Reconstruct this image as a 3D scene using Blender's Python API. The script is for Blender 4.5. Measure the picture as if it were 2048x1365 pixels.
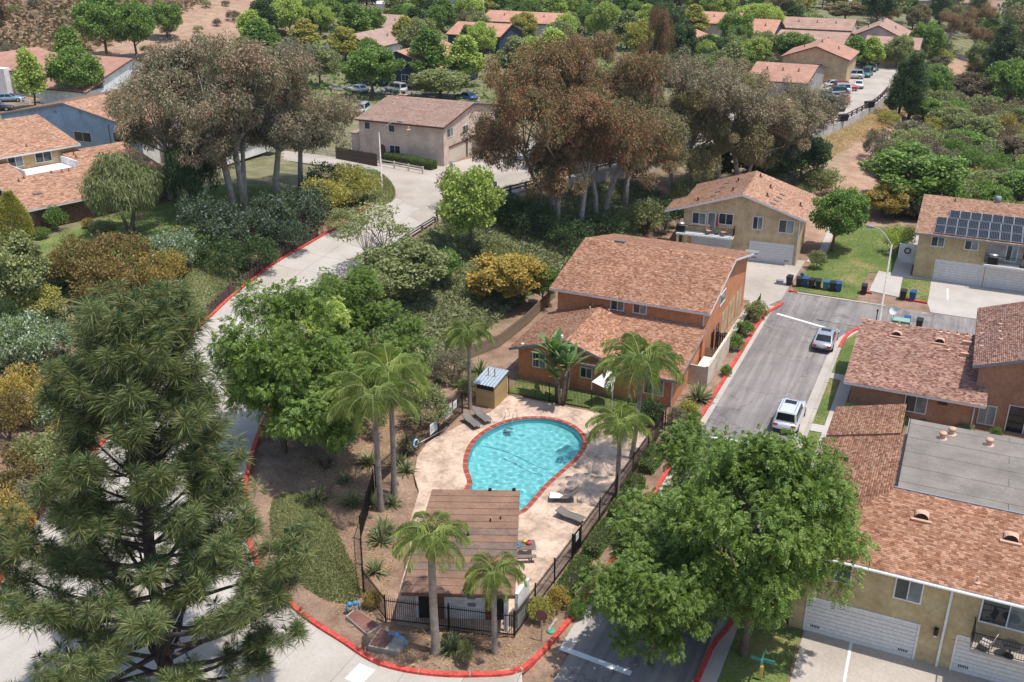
import bpy, bmesh, math, random
import numpy as np
from mathutils import Vector, Matrix
from math import sin, cos, pi, radians as rad

for o in list(bpy.data.objects): bpy.data.objects.remove(o)
sc = bpy.context.scene
COL = sc.collection
# ------------------------------------------------------------ camera, sky, sun, exposure
CAM_H, PITCH, YAW, FPX = 36.0, rad(23.77), rad(24.7), 1991.0
cam = bpy.data.objects.new('camera', bpy.data.cameras.new('camera'))
COL.objects.link(cam)
cam.data.sensor_width = 36.0
cam.data.lens = 36.0 * FPX / 2048.0
cam.data.clip_start, cam.data.clip_end = 0.5, 6000
cam.location = (0, 0, CAM_H)
cam.rotation_euler = (pi / 2 - PITCH, 0, YAW)
sc.camera = cam
SUN = Vector((0.335, 0.012, 1.0)).normalized()
world = bpy.data.worlds.new('World'); sc.world = world; world.use_nodes = True
wn = world.node_tree.nodes; wl = world.node_tree.links
sky = wn.new('ShaderNodeTexSky'); sky.sky_type = 'NISHITA'; sky.sun_disc = False
sky.sun_elevation = math.asin(SUN.z); sky.sun_rotation = math.atan2(SUN.x, SUN.y)
sky.air_density = 1.0; sky.dust_density = 1.2; sky.ozone_density = 1.0
wn['Background'].inputs['Strength'].default_value = 0.15
wl.new(sky.outputs[0], wn['Background'].inputs['Color'])
sl = bpy.data.lights.new('sun', 'SUN'); sl.energy = 3.35; sl.angle = rad(0.53); sl.color = (1.0, 0.955, 0.89)
sl.cycles.is_caustics_light = True
so = bpy.data.objects.new('sun', sl); COL.objects.link(so)
so.rotation_euler = SUN.to_track_quat('Z', 'Y').to_euler(); so.location = (0, 60, 120)
vs = sc.view_settings
vs.view_transform = 'Standard'; vs.look = 'None'; vs.exposure = 0.42; vs.gamma = 1.0
sc.cycles.max_bounces = 6; sc.cycles.diffuse_bounces = 3; sc.cycles.glossy_bounces = 2
sc.cycles.transmission_bounces = 4; sc.cycles.transparent_max_bounces = 6
sc.cycles.caustics_reflective = False; sc.cycles.caustics_refractive = True
sc.cycles.use_denoising = True

# ------------------------------------------------------------ pixel -> place helpers (photo is 2048 x 1365)
_cp, _sp = cos(PITCH), sin(PITCH); _cy, _sy = cos(YAW), sin(YAW)
def ray(px, py):
    a = (px - 1024) / FPX; b = -(py - 682.5) / FPX
    d = np.array([a, _cp + b * _sp, -_sp + b * _cp])
    return np.array([d[0] * _cy - d[1] * _sy, d[0] * _sy + d[1] * _cy, d[2]])
def P(px, py, z=0.0):
    d = ray(px, py); t = (z - CAM_H) / d[2]
    return np.array([d[0] * t, d[1] * t, z])
def proj(x, y, z):
    r0, r1 = x * _cy + y * _sy, -x * _sy + y * _cy
    D = r1 * _cp - (z - CAM_H) * _sp; U = r1 * _sp + (z - CAM_H) * _cp
    return 1024 + FPX * r0 / D, 682.5 - FPX * U / D, D

# ------------------------------------------------------------ tags and mesh building
def tag(o, label=None, cat=None, group=None, kind=None):
    if label: o['label'] = label
    if cat: o['category'] = cat
    if group: o['group'] = group
    if kind: o['kind'] = kind
    return o
def thing(name, label, cat, loc=(0, 0, 0), rz=0.0, group=None, scale=None):
    o = bpy.data.objects.new(name, None); COL.objects.link(o)
    o.empty_display_size = 0.2
    o.location = loc; o.rotation_euler = (0, 0, rz)
    if scale is not None: o.scale = scale if hasattr(scale, '__len__') else (scale,) * 3
    return tag(o, label, cat, group)
def link(name, me, parent=None, mat=None, loc=None, rot=None, scale=None):
    o = bpy.data.objects.new(name, me); COL.objects.link(o)
    if parent is not None: o.parent = parent
    if loc is not None: o.location = loc
    if rot is not None: o.rotation_euler = rot
    if scale is not None: o.scale = scale if hasattr(scale, '__len__') else (scale,) * 3
    if mat is not None:
        if len(me.materials) == 0: me.materials.append(mat)
        elif me.materials[0] is not mat:
            o.material_slots[0].link = 'OBJECT'; o.material_slots[0].material = mat
    return o
def copy_tree(src, label=None, loc=None, rz=None, scale=None, group=None):
    def cp(s, par):
        c = s.copy(); COL.objects.link(c)
        c.parent = par
        for ch in s.children: cp(ch, c)
        return c
    c = cp(src, None)
    if label: c['label'] = label
    if group: c['group'] = group
    if loc is not None: c.location = loc
    if rz is not None: c.rotation_euler = (0, 0, rz)
    if scale is not None: c.scale = scale if hasattr(scale, '__len__') else (scale,) * 3
    return c
class MB:
    def __init__(s): s.v = []; s.f = []; s.sm = False
    def add(s, vs, fs):
        n = len(s.v); s.v += [tuple(map(float, p)) for p in vs]; s.f += [tuple(i + n for i in f) for f in fs]; return s
    def box(s, x0, y0, z0, x1, y1, z1):
        if x0 > x1: x0, x1 = x1, x0
        if y0 > y1: y0, y1 = y1, y0
        if z0 > z1: z0, z1 = z1, z0
        return s.add([(x0, y0, z0), (x1, y0, z0), (x1, y1, z0), (x0, y1, z0), (x0, y0, z1), (x1, y0, z1), (x1, y1, z1), (x0, y1, z1)],
                     [(0, 3, 2, 1), (4, 5, 6, 7), (0, 1, 5, 4), (1, 2, 6, 5), (2, 3, 7, 6), (3, 0, 4, 7)])
    def cbox(s, c, sx, sy, sz): return s.box(c[0] - sx / 2, c[1] - sy / 2, c[2] - sz / 2, c[0] + sx / 2, c[1] + sy / 2, c[2] + sz / 2)
    def prism(s, poly, z0, z1):
        n = len(poly)
        vs = [(p[0], p[1], z0) for p in poly] + [(p[0], p[1], z1) for p in poly]
        return s.add(vs, [tuple(range(n))[::-1], tuple(range(n, 2 * n))] + [(i, (i + 1) % n, n + (i + 1) % n, n + i) for i in range(n)])
    def slab(s, pts, d):                 # planar polygon in 3D + offset vector
        n = len(pts); q = [tuple(np.add(p, d)) for p in pts]
        return s.add(list(pts) + q, [tuple(range(n)), tuple(range(n, 2 * n))[::-1]] + [(i, n + i, n + (i + 1) % n, (i + 1) % n) for i in range(n)])
    def bar(s, a, b, w, h=None):         # square bar between points
        h = h or w; a = Vector(a); b = Vector(b); d = (b - a).normalized()
        up = Vector((0, 0, 1)) if abs(d.z) < 0.95 else Vector((0, 1, 0))
        r = d.cross(up).normalized() * w / 2; u = r.cross(d).normalized() * h / 2
        vs = [a - r - u, a + r - u, a + r + u, a - r + u, b - r - u, b + r - u, b + r + u, b - r + u]
        return s.add(vs, [(0, 1, 2, 3), (7, 6, 5, 4), (0, 4, 5, 1), (1, 5, 6, 2), (2, 6, 7, 3), (3, 7, 4, 0)])
    def tube(s, pts, rs, n=8, cap=True):
        pts = [Vector(p) for p in pts]
        if not hasattr(rs, '__len__'): rs = [rs] * len(pts)
        base = len(s.v); u = None
        for i, p in enumerate(pts):
            d = (pts[min(i + 1, len(pts) - 1)] - pts[max(i - 1, 0)]).normalized()
            if u is None:
                u = d.cross(Vector((0, 0, 1)) if abs(d.z) < 0.9 else Vector((1, 0, 0))).normalized()
            else: u = (u - d * u.dot(d)).normalized()
            w = d.cross(u)
            for k in range(n):
                a = 2 * pi * k / n; s.v.append(tuple(p + (u * cos(a) + w * sin(a)) * rs[i]))
        for i in range(len(pts) - 1):
            for k in range(n):
                a = base + i * n + k; b = base + i * n + (k + 1) % n
                s.f.append((a, b, b + n, a + n))
        if cap:
            s.f.append(tuple(base + k for k in range(n))[::-1]); m = base + (len(pts) - 1) * n
            s.f.append(tuple(m + k for k in range(n)))
        return s
    def cyl(s, c, r, h, n=12, r2=None): return s.tube([c, (c[0], c[1], c[2] + h)], [r, r if r2 is None else r2], n)
    def lathe(s, prof, n=16, c=(0, 0, 0)):
        base = len(s.v)
        for r, z in prof:
            for k in range(n):
                a = 2 * pi * k / n; s.v.append((c[0] + r * cos(a), c[1] + r * sin(a), c[2] + z))
        for i in range(len(prof) - 1):
            for k in range(n):
                a = base + i * n + k; b = base + i * n + (k + 1) % n
                s.f.append((a, b, b + n, a + n))
        return s
    def mesh(s, name='mesh', smooth=False, bevel=0):
        me = bpy.data.meshes.new(name); me.from_pydata(s.v, [], s.f)
        if bevel:
            bm = bmesh.new(); bm.from_mesh(me)
            bmesh.ops.recalc_face_normals(bm, faces=bm.faces)
            bmesh.ops.bevel(bm, geom=[e for e in bm.edges if len(e.link_faces) == 2 and e.calc_face_angle() > 0.6], offset=bevel, segments=2, affect='EDGES', clamp_overlap=True)
            bm.to_mesh(me); bm.free()
        if smooth: me.polygons.foreach_set('use_smooth', [True] * len(me.polygons))
        me.update(); return me
    def build(s, name, mat, parent=None, smooth=False, bevel=0, **k):
        return link(name, s.mesh(name, smooth, bevel), parent, mat, **k)
def quads(name, V, mat=None):
    V = np.asarray(V, dtype=np.float32).reshape(-1, 3); n = len(V) // 4
    me = bpy.data.meshes.new(name)
    me.vertices.add(n * 4); me.vertices.foreach_set('co', V.ravel())
    me.loops.add(n * 4); me.loops.foreach_set('vertex_index', np.arange(n * 4, dtype=np.int32))
    me.polygons.add(n); me.polygons.foreach_set('loop_start', np.arange(0, n * 4, 4, dtype=np.int32))
    me.update(calc_edges=True)
    if mat: me.materials.append(mat)
    return me
def catmull(pts, n=8, closed=False):
    p = [np.asarray(q, float) for q in pts]; m = len(p); out = []
    for i in range(m if closed else m - 1):
        g = lambda j: p[j % m] if closed else p[min(max(j, 0), m - 1)]
        a, b, c, d = g(i - 1), g(i), g(i + 1), g(i + 2); la, lb, lc = (np.linalg.norm(q) for q in (b - a, c - b, d - c))
        m1 = (c - a) / (la + lb + 1e-9) * lb; m2 = (d - b) / (lb + lc + 1e-9) * lb
        for k in range(n):
            t = k / n; out.append((2 * t ** 3 - 3 * t * t + 1) * b + (t ** 3 - 2 * t * t + t) * m1 + (3 * t * t - 2 * t ** 3) * c + (t ** 3 - t * t) * m2)
    if not closed: out.append(p[-1])
    return out
def inpoly(x, y, poly):
    x = np.asarray(x, float); y = np.asarray(y, float); r = np.zeros(x.shape, bool); n = len(poly)
    for i in range(n):
        x0, y0 = poly[i][:2]; x1, y1 = poly[(i + 1) % n][:2]
        if y0 == y1: continue
        c = ((y0 > y) != (y1 > y)) & (x < (x1 - x0) * (y - y0) / (y1 - y0) + x0)
        r ^= c
    return r
def pdist(x, y, pts, closed=False):      # distance to polyline
    x = np.asarray(x, float); y = np.asarray(y, float); d = np.full(x.shape, 1e9)
    n = len(pts)
    for i in range(n if closed else n - 1):
        a = np.asarray(pts[i][:2], float); b = np.asarray(pts[(i + 1) % n][:2], float); ab = b - a; L = ab @ ab + 1e-9
        t = np.clip(((x - a[0]) * ab[0] + (y - a[1]) * ab[1]) / L, 0, 1)
        d = np.minimum(d, np.hypot(x - a[0] - t * ab[0], y - a[1] - t * ab[1]))
    return d

# ------------------------------------------------------------ materials
def newmat(name):
    m = bpy.data.materials.new(name); m.use_nodes = True
    nt = m.node_tree; return m, nt, nt.nodes['Principled BSDF']
def setp(b, **k):
    for key, v in k.items():
        key = {'rough': 'Roughness', 'metal': 'Metallic', 'spec': 'Specular IOR Level', 'col': 'Base Color', 'coat': 'Coat Weight', 'trans': 'Transmission Weight', 'alpha': 'Alpha'}.get(key, key)
        b.inputs[key].default_value = v
def c4(c): return (c[0], c[1], c[2], 1.0)
def srgb(r, g, b):
    f = lambda u: (u / 255 / 12.92) if u / 255 <= 0.04045 else ((u / 255 + 0.055) / 1.055) ** 2.4
    r, g, b = f(r), f(g), f(b); l = .3 * r + .59 * g + .11 * b; return (r + (l - r) * DESAT, g + (l - g) * DESAT, b + (l - b) * DESAT)
DESAT = 0.14
def ramp(nt, stops):
    r = nt.nodes.new('ShaderNodeValToRGB'); e = r.color_ramp.elements
    while len(e) < len(stops): e.new(0.5)
    for i, (p, c) in enumerate(stops): e[i].position = p; e[i].color = c4(c)
    return r
def noise(nt, scale, detail=4, rough=0.55, vec=None, dist=0.0):
    n = nt.nodes.new('ShaderNodeTexNoise'); n.inputs['Scale'].default_value = scale; n.inputs['Detail'].default_value = detail
    n.inputs['Roughness'].default_value = rough; n.inputs['Distortion'].default_value = dist
    if vec: nt.links.new(vec, n.inputs['Vector'])
    return n
def objvec(nt):
    return nt.nodes.new('ShaderNodeTexCoord').outputs['Object']
def mix(nt, a, b, fac, mode='MIX'):
    n = nt.nodes.new('ShaderNodeMix'); n.data_type = 'RGBA'; n.blend_type = mode
    for sock, v in ((6, a), (7, b), (0, fac)):
        if hasattr(v, 'is_output') or isinstance(v, bpy.types.NodeSocket): nt.links.new(v, n.inputs[sock])
        else: n.inputs[sock].default_value = c4(v) if hasattr(v, '__len__') else v
    return n.outputs[2]
def bump(nt, b, h, strength=0.3, dist=0.02):
    n = nt.nodes.new('ShaderNodeBump'); n.inputs['Strength'].default_value = strength; n.inputs['Distance'].default_value = dist
    nt.links.new(h, n.inputs['Height']); nt.links.new(n.outputs[0], b.inputs['Normal']); return n
def rough_mat(name, c1, c2, scale=1.0, fine=25.0, rough=0.85, bs=0.25, bd=0.01, spec=0.25, finec=0.25, metal=0.0):
    """two-tone large stains + fine grain + bump"""
    m, nt, b = newmat(name); v = objvec(nt)
    n1 = noise(nt, scale, 5, 0.6, v); r = ramp(nt, [(0.3, c1), (0.7, c2)]); nt.links.new(n1.outputs[0], r.inputs[0])
    n2 = noise(nt, fine, 3, 0.6, v)
    r2 = ramp(nt, [(0.25, (1 - finec,) * 3), (0.75, (1 + finec,) * 3)]); nt.links.new(n2.outputs[0], r2.inputs[0])
    nt.links.new(mix(nt, r.outputs[0], r2.outputs[0], 1.0, 'MULTIPLY'), b.inputs['Base Color'])
    setp(b, rough=rough, spec=spec, metal=metal)
    if bs: bump(nt, b, n2.outputs[0], bs, bd)
    return m
def plain(name, c, rough=0.6, metal=0.0, spec=0.4, var=0.12, coat=0.0):
    m, nt, b = newmat(name); n = noise(nt, 6.0, 3, 0.6, objvec(nt))
    r = ramp(nt, [(0.3, tuple(x * (1 - var) for x in c)), (0.7, tuple(min(1, x * (1 + var)) for x in c))])
    nt.links.new(n.outputs[0], r.inputs[0]); nt.links.new(r.outputs[0], b.inputs['Base Color'])
    setp(b, rough=rough, metal=metal, spec=spec, coat=coat); return m
def island(name, stops, rough=0.8, spec=0.2, fine=0.0, objvar=0.0, transl=0.0, big=None):
    """colour drawn per loose piece (shingle, leaf, brick ...)"""
    m, nt, b = newmat(name); g = nt.nodes.new('ShaderNodeNewGeometry')
    r = ramp(nt, stops); nt.links.new(g.outputs['Random Per Island'], r.inputs[0]); col = r.outputs[0]
    if big:
        n = noise(nt, big[0], 3, 0.5, objvec(nt)); rr = ramp(nt, [(0.35, big[1]), (0.65, big[2])])
        nt.links.new(n.outputs[0], rr.inputs[0]); col = mix(nt, col, rr.outputs[0], 1.0, 'MULTIPLY')
    if objvar:
        oi = nt.nodes.new('ShaderNodeObjectInfo'); rr = ramp(nt, [(0, (1 - objvar, 1 - objvar, 1 - objvar)), (1, (1 + objvar, 1 + objvar * 0.8, 1 + objvar * 0.4))])
        nt.links.new(oi.outputs['Random'], rr.inputs[0]); col = mix(nt, col, rr.outputs[0], 1.0, 'MULTIPLY')
    nt.links.new(col, b.inputs['Base Color']); setp(b, rough=rough, spec=spec)
    if transl:
        t = nt.nodes.new('ShaderNodeBsdfTranslucent'); nt.links.new(mix(nt, col, (1.25, 1.3, 0.6), 1.0, 'MULTIPLY'), t.inputs[0])
        x = nt.nodes.new('ShaderNodeMixShader'); x.inputs[0].default_value = transl
        nt.links.new(b.outputs[0], x.inputs[1]); nt.links.new(t.outputs[0], x.inputs[2])
        nt.links.new(x.outputs[0], nt.nodes['Material Output'].inputs['Surface'])
    return m
def leafm(name, cs, transl=0.28, rough=0.55, objvar=0.12, big=None):
    cs = [(c[0] * 1.2, c[1] * 1.2, c[2] * 1.02) for c in cs]; k = len(cs); return island(name, [(i / max(1, k - 1), c) for i, c in enumerate(cs)], rough, 0.3, 0, objvar, transl, big)
# ------------------------------------------------------------ shared materials
CONC = rough_mat('concrete', srgb(170, 160, 148), srgb(188, 179, 168), 0.35, 9.0, 0.9, 0.15, 0.006, finec=0.1)
CONC2 = rough_mat('concrete_worn', srgb(158, 146, 132), srgb(186, 174, 160), 0.22, 6.0, 0.9, 0.15, 0.006, finec=0.12)
DECKM = rough_mat('deck_stone', srgb(176, 152, 130), srgb(214, 186, 164), 0.45, 3.2, 0.85, 0.12, 0.006, finec=0.16)
WHITE = plain('white_paint', srgb(226, 224, 218), 0.55)
TRIM = plain('trim_white', srgb(214, 214, 212), 0.5)
GREYTRIM = plain('grey_trim', srgb(132, 136, 142), 0.6)
BROWNTRIM = plain('brown_trim', srgb(92, 60, 48), 0.7)
BLACK = plain('black_metal', (0.018, 0.016, 0.016), 0.45, 0.3)
DARK = plain('dark_rubber', (0.014, 0.014, 0.015), 0.75)
STEEL = plain('galvanised_steel', (0.46, 0.47, 0.48), 0.42, 0.75)
CHROME = plain('chrome', (0.75, 0.75, 0.76), 0.18, 1.0)
REDK = rough_mat('red_kerb_paint', srgb(178, 46, 36), srgb(222, 80, 64), 1.3, 6, 0.85, 0.3, 0.006, finec=0.42)
ROADPAINT = rough_mat('road_paint', srgb(205, 205, 202), srgb(232, 232, 230), 2.0, 18, 0.8, 0.1, 0.003, finec=0.2)
MULCH = rough_mat('mulch', srgb(120, 92, 74), srgb(164, 132, 108), 0.8, 11, 0.95, 0.6, 0.03, finec=0.45)
WOOD = rough_mat('weathered_wood', srgb(122, 104, 82), srgb(160, 142, 116), 1.5, 18, 0.85, 0.25, 0.006)
NEWWOOD = rough_mat('new_pine_boards', srgb(168, 138, 84), srgb(196, 166, 108), 1.5, 18, 0.75, 0.2, 0.005)
DARKWOOD = rough_mat('dark_timber', srgb(74, 62, 56), srgb(108, 92, 82), 1.5, 20, 0.9, 0.3, 0.01)
BLUEP = plain('blue_valve_paint', srgb(70, 140, 190), 0.45)
RUST = rough_mat('rust_plate', srgb(112, 72, 62), srgb(138, 94, 82), 1.2, 16, 0.8, 0.2, 0.003)
def glass(name, c, rough=0.06):
    m, nt, b = newmat(name); n = noise(nt, 0.7, 2, 0.5, objvec(nt))
    r = ramp(nt, [(0.35, tuple(x * 0.6 for x in c)), (0.65, tuple(x * 1.5 for x in c))]); nt.links.new(n.outputs[0], r.inputs[0])
    nt.links.new(r.outputs[0], b.inputs['Base Color']); setp(b, rough=rough, spec=0.6); return m
GLASS = glass('window_glass', (0.030, 0.042, 0.045)); GLASS_L = glass('window_glass_curtain', (0.16, 0.20, 0.20)); CARGLASS = glass('car_glass', (0.012, 0.014, 0.016), 0.04)
def asphalt():
    m, nt, b = newmat('asphalt'); v = objvec(nt)
    n1 = noise(nt, 0.16, 6, 0.65, v, 0.6); r = ramp(nt, [(0.25, srgb(112, 105, 102)), (0.55, srgb(140, 133, 128)), (0.8, srgb(156, 147, 140))]); nt.links.new(n1.outputs[0], r.inputs[0])
    mp = nt.nodes.new('ShaderNodeMapping'); nt.links.new(v, mp.inputs[0]); mp.inputs['Scale'].default_value = (1.6, 0.07, 1)
    n3 = noise(nt, 1.3, 5, 0.6, mp.outputs[0], 0.4); r3 = ramp(nt, [(0.36, (0.76, 0.75, 0.75)), (0.64, (1.12, 1.11, 1.1))]); nt.links.new(n3.outputs[0], r3.inputs[0])
    n2 = noise(nt, 40, 2, 0.6, v); r2 = ramp(nt, [(0.3, (0.78,) * 3), (0.7, (1.22,) * 3)]); nt.links.new(n2.outputs[0], r2.inputs[0])
    n4 = noise(nt, 0.33, 4, 0.7, v, 1.2); r4 = ramp(nt, [(0.56, (1, 1, 1)), (0.66, (0.70, 0.70, 0.72))]); nt.links.new(n4.outputs[0], r4.inputs[0])
    vo = nt.nodes.new('ShaderNodeTexVoronoi'); vo.feature = 'DISTANCE_TO_EDGE'; vo.inputs['Scale'].default_value = 0.16; nw = noise(nt, .8, 5, .7, v); va = nt.nodes.new('ShaderNodeVectorMath'); va.operation = 'MULTIPLY_ADD'; nt.links.new(nw.outputs['Color'], va.inputs[0]); va.inputs[1].default_value = (2.2, 2.2, 2.2); nt.links.new(v, va.inputs[2]); nt.links.new(va.outputs[0], vo.inputs['Vector'])
    rc = ramp(nt, [(0.0, (.6, .6, .6)), (0.012, (1, 1, 1))]); nt.links.new(vo.outputs['Distance'], rc.inputs[0]); r.outputs[0].node.label = 'base'; rk = mix(nt, r.outputs[0], rc.outputs[0], 1.0, 'MULTIPLY')
    c = mix(nt, mix(nt, mix(nt, rk, r3.outputs[0], 1.0, 'MULTIPLY'), r2.outputs[0], 1.0, 'MULTIPLY'), r4.outputs[0], 1.0, 'MULTIPLY')
    nt.links.new(c, b.inputs['Base Color']); setp(b, rough=0.9, spec=0.2); bump(nt, b, n2.outputs[0], 0.3, 0.008); return m
ASPH = asphalt()
def lawnmat():
    m, nt, b = newmat('lawn_soil'); v = objvec(nt)
    n1 = noise(nt, 0.28, 5, 0.6, v, 0.5)
    r = ramp(nt, [(0.3, srgb(88, 108, 46)), (0.52, srgb(112, 128, 62)), (0.68, srgb(156, 140, 84))]); nt.links.new(n1.outputs[0], r.inputs[0])
    n2 = noise(nt, 14, 4, 0.7, v); r2 = ramp(nt, [(0.25, (0.6,) * 3), (0.75, (1.35,) * 3)]); nt.links.new(n2.outputs[0], r2.inputs[0])
    nt.links.new(mix(nt, r.outputs[0], r2.outputs[0], 1.0, 'MULTIPLY'), b.inputs['Base Color']); setp(b, rough=0.95, spec=0.1)
    bump(nt, b, n2.outputs[0], 0.8, 0.05); return m
LAWN = lawnmat()
GRASSM = leafm('grass_blades', [srgb(70, 100, 32), srgb(98, 126, 50), srgb(134, 142, 72), srgb(84, 116, 40)], 0.3, 0.6, 0, big=(0.3, (0.85, 0.9, 0.8), (1.25, 1.1, 1.1)))

# ------------------------------------------------------------ ground shape
FLAT = [(-30.5, 5), (-33.5, 40), (-33.8, 58), (-36.2, 66), (-35.8, 88), (-31.8, 104), (-29.5, 118), (-12, 128), (60, 126), (60, 5)]
WALLP = [(-52.0, 93.0), (-49.6, 103.7), (-47, 110.7), (-41, 126.5), (-35, 141), (-27, 153.5), (-20.4, 162.5), (-17.6, 174), (-15.8, 186), (-15.2, 200)]
LOT = WALLP + [(-15.4, 222), (-16.5, 262), (-27.5, 262), (-31, 222), (-33, 198), (-44, 176), (-54, 150), (-59.5, 126), (-62.5, 116), (-66, 112.5), (-90, 113), (-90, 108.6), (-70, 107.6), (-64.5, 104), (-62.6, 100)]
PLAT = [(-52.5, 95), (-50.2, 104), (-48, 112), (-36, 142), (-22, 162.5), (-17.5, 187), (-17, 222), (-18, 262), (-60, 270), (-90, 200), (-95, 125), (-82, 108), (-64, 98)]
CP = [(-31, 36.5, 0), (-34, 38.4, .3), (-40, 44, 1), (-42.7, 49.3, 1.45), (-47, 60, 2.3), (-50.4, 72, 3), (-52, 85, 3.7), (-52.5, 95, 4), (-52.5, 47.3, 1.6), (-55, 53, 2),
      (-58.2, 63.3, 2.7), (-59.4, 70, 3.1), (-60.2, 79, 3.6), (-60.4, 87, 3.9), (-62, 100, 4), (-50, 39, 1), (-46, 31, .6), (-40, 24, .2), (-32, 19, 0), (-20, 17, 0), (-60, 20, 2), (-60, 38, 2.8), (-80, 30, 4),
      (-64, 62, 4.2), (-66, 75, 5), (-68, 88, 5), (-75, 70, 5), (-72, 95, 4.8), (-80, 60, 5), (-70, 50, 4.2), (-85, 80, 5), (-100, 75, 5), (-100, 100, 5), (-120, 85, 5), (-120, 50, 6), (-78, 106, 4.3),
      (-38, 52, .55), (-40, 66, .9), (-43, 80, 1.6), (-44, 92, 2), (-46, 100, 2.6), (-42, 105, 2), (-37, 103, .9), (-34, 121, .8), (-43, 115, 2.5), (-31, 143, 2.2), (-16, 163, 2.2), (-26, 140, 1.4), (-11, 187, 2.0), (-10, 210, 1.5), (-5, 170, .3),
      (-100, 150, 4.2), (-130, 130, 4.5), (-140, 170, 4.5), (-120, 220, 4.2), (-80, 240, 4), (-40, 270, 4), (-30, 300, 3.5), (-160, 300, 4), (-100, 330, 4), (-60, 400, 3), (-150, 400, 4), (-240, 420, 10),
      (-170, 160, 5), (-190, 150, 6.5), (-210, 185, 13), (-230, 150, 16), (-185, 215, 10), (-210, 240, 20), (-260, 210, 27), (-320, 260, 46), (-250, 300, 34), (-190, 290, 12), (-300, 150, 34), (-200, 100, 10), (-300, 60, 25), (-170, 60, 7),
      (0, 150, -.3), (20, 150, -.5), (10, 200, -2), (0, 240, -1.5), (0, 290, -3), (40, 300, -5), (40, 220, -3), (-15, 330, 0), (60, 400, -7), (0, 450, -5), (120, 300, -6), (80, 160, -1), (60, 540, -9), (-60, 560, -2), (150, 600, -10), (80, 60, 0), (80, 120, 0), (20, 130, 0)]
_cp_ = np.array(CP, float)
def _tps():
    X = _cp_[:, :2]; n = len(X)
    U = lambda r2: np.where(r2 > 0, 0.5 * r2 * np.log(np.maximum(r2, 1e-9)), 0)
    K = U(((X[:, None] - X[None]) ** 2).sum(-1)) + np.eye(n) * 4.0
    Pm = np.hstack([np.ones((n, 1)), X]); A = np.zeros((n + 3, n + 3)); A[:n, :n] = K; A[:n, n:] = Pm; A[n:, :n] = Pm.T
    w = np.linalg.solve(A, np.concatenate([_cp_[:, 2], np.zeros(3)])); return X, w, U
_X, _w, _U = _tps()
def sstep(t): t = np.clip(t, 0, 1); return t * t * (3 - 2 * t)
def hz(x, y):
    x = np.atleast_1d(np.asarray(x, float)); y = np.atleast_1d(np.asarray(y, float)); sh = x.shape; x = x.ravel(); y = y.ravel()
    xc = np.clip(x, -330, 160); yc = np.clip(y, 10, 600)
    z = np.empty_like(x)
    for i in range(0, len(x), 20000):
        a, b = xc[i:i + 20000], yc[i:i + 20000]
        z[i:i + 20000] = _U((a[:, None] - _X[:, 0]) ** 2 + (b[:, None] - _X[:, 1]) ** 2) @ _w[:-3] + _w[-3] + _w[-2] * a + _w[-1] * b
    ins = inpoly(x, y, PLAT); d = pdist(x, y, PLAT, True)
    k = np.where(ins, 1.0, 1 - sstep(d / 1.5)); z = z * (1 - k) + 4.0 * k
    ins = inpoly(x, y, FLAT); d = pdist(x, y, FLAT, True)
    m = np.where(ins, 0.0, sstep(d / 5.0)); z = z * m
    return z.reshape(sh)
def h1(x, y): return float(hz([x], [y])[0])
def G(px, py, dz=0.0):                 # where the view ray through a photo pixel meets the ground
    d = ray(px, py); t = np.linspace(25, 900, 1800)
    x, y, z = d[0] * t, d[1] * t, CAM_H + d[2] * t
    g = hz(x, y) + dz; i = int(np.argmax(z < g)) if (z < g).any() else len(t) - 1
    if i == 0: i = 1
    a, b = z[i - 1] - g[i - 1], z[i] - g[i]; f = a / (a - b + 1e-9); tt = t[i - 1] + f * (t[i] - t[i - 1])
    return np.array([d[0] * tt, d[1] * tt, CAM_H + d[2] * tt])

def pix(*pts, z=0.0): return [P(a, b, z)[:2] for a, b in pts]
# paved and kept areas (world metres)
STREET = [(-14.45, 20), (-8.05, 20), (-8.0, 50), (-7.95, 84.5), (-7.4, 87.6), (-6.0, 90.0), (-3.5, 91.4), (60, 91.8), (60, 97.1), (-14.1, 97.1), (-14.45, 91)]
ROAD_L = [(-8, 8), (-24, 12), (-36, 18), (-44, 27), (-49, 36), (-52.3, 46.5), (-54.8, 53), (-58.0, 63.3), (-59.3, 69.7), (-60.0, 79), (-60.2, 87.1), (-60.9, 94), (-62.4, 100.3)]
_corner = [tuple(P(a, b)[:2]) for a, b in ((1088, 1312), (1040, 1338), (950, 1349), (850, 1345), (760, 1325), (690, 1282), (620, 1237), (567, 1190))]
ROAD_R = [(-15.2, 33.5)] + [_corner[1], _corner[2], _corner[4], _corner[5], _corner[6], _corner[7], (-34.2, 38.2), (-38.2, 42.2), (-42.2, 49.0), (-46.6, 60), (-50.0, 72), (-51.6, 82), (-52.0, 93.5)]
DECK = [(-30.0, 64.3), (-17.4, 64.6), (-17.45, 46), (-17.75, 38.75), (-24.1, 37.0)] + [tuple(q) for q in pix((800, 1175), (820, 1110), (818, 1050), (838, 985), (828, 950), (835, 915), (855, 885), (900, 862), (940, 842), (980, 826), (1000, 808))]
_wt = [tuple(q) for q in pix((1068, 838), (1110, 842), (1145, 856), (1164, 876), (1163, 897), (1147, 919), (1118, 945), (1088, 972), (1064, 1000))] + [(-22.3, 49.6), (-23.4, 48.7), (-24.9, 48.9), (-26.3, 50.3)] + [tuple(q) for q in pix((944, 966), (936, 938), (938, 910), (953, 882), (985, 858), (1025, 843))]
WATER = [tuple(q) for q in catmull(_wt, 7, True)]
PAVED = [STREET, LOT, DECK, ROAD_L + ROAD_R[::-1]]

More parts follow.
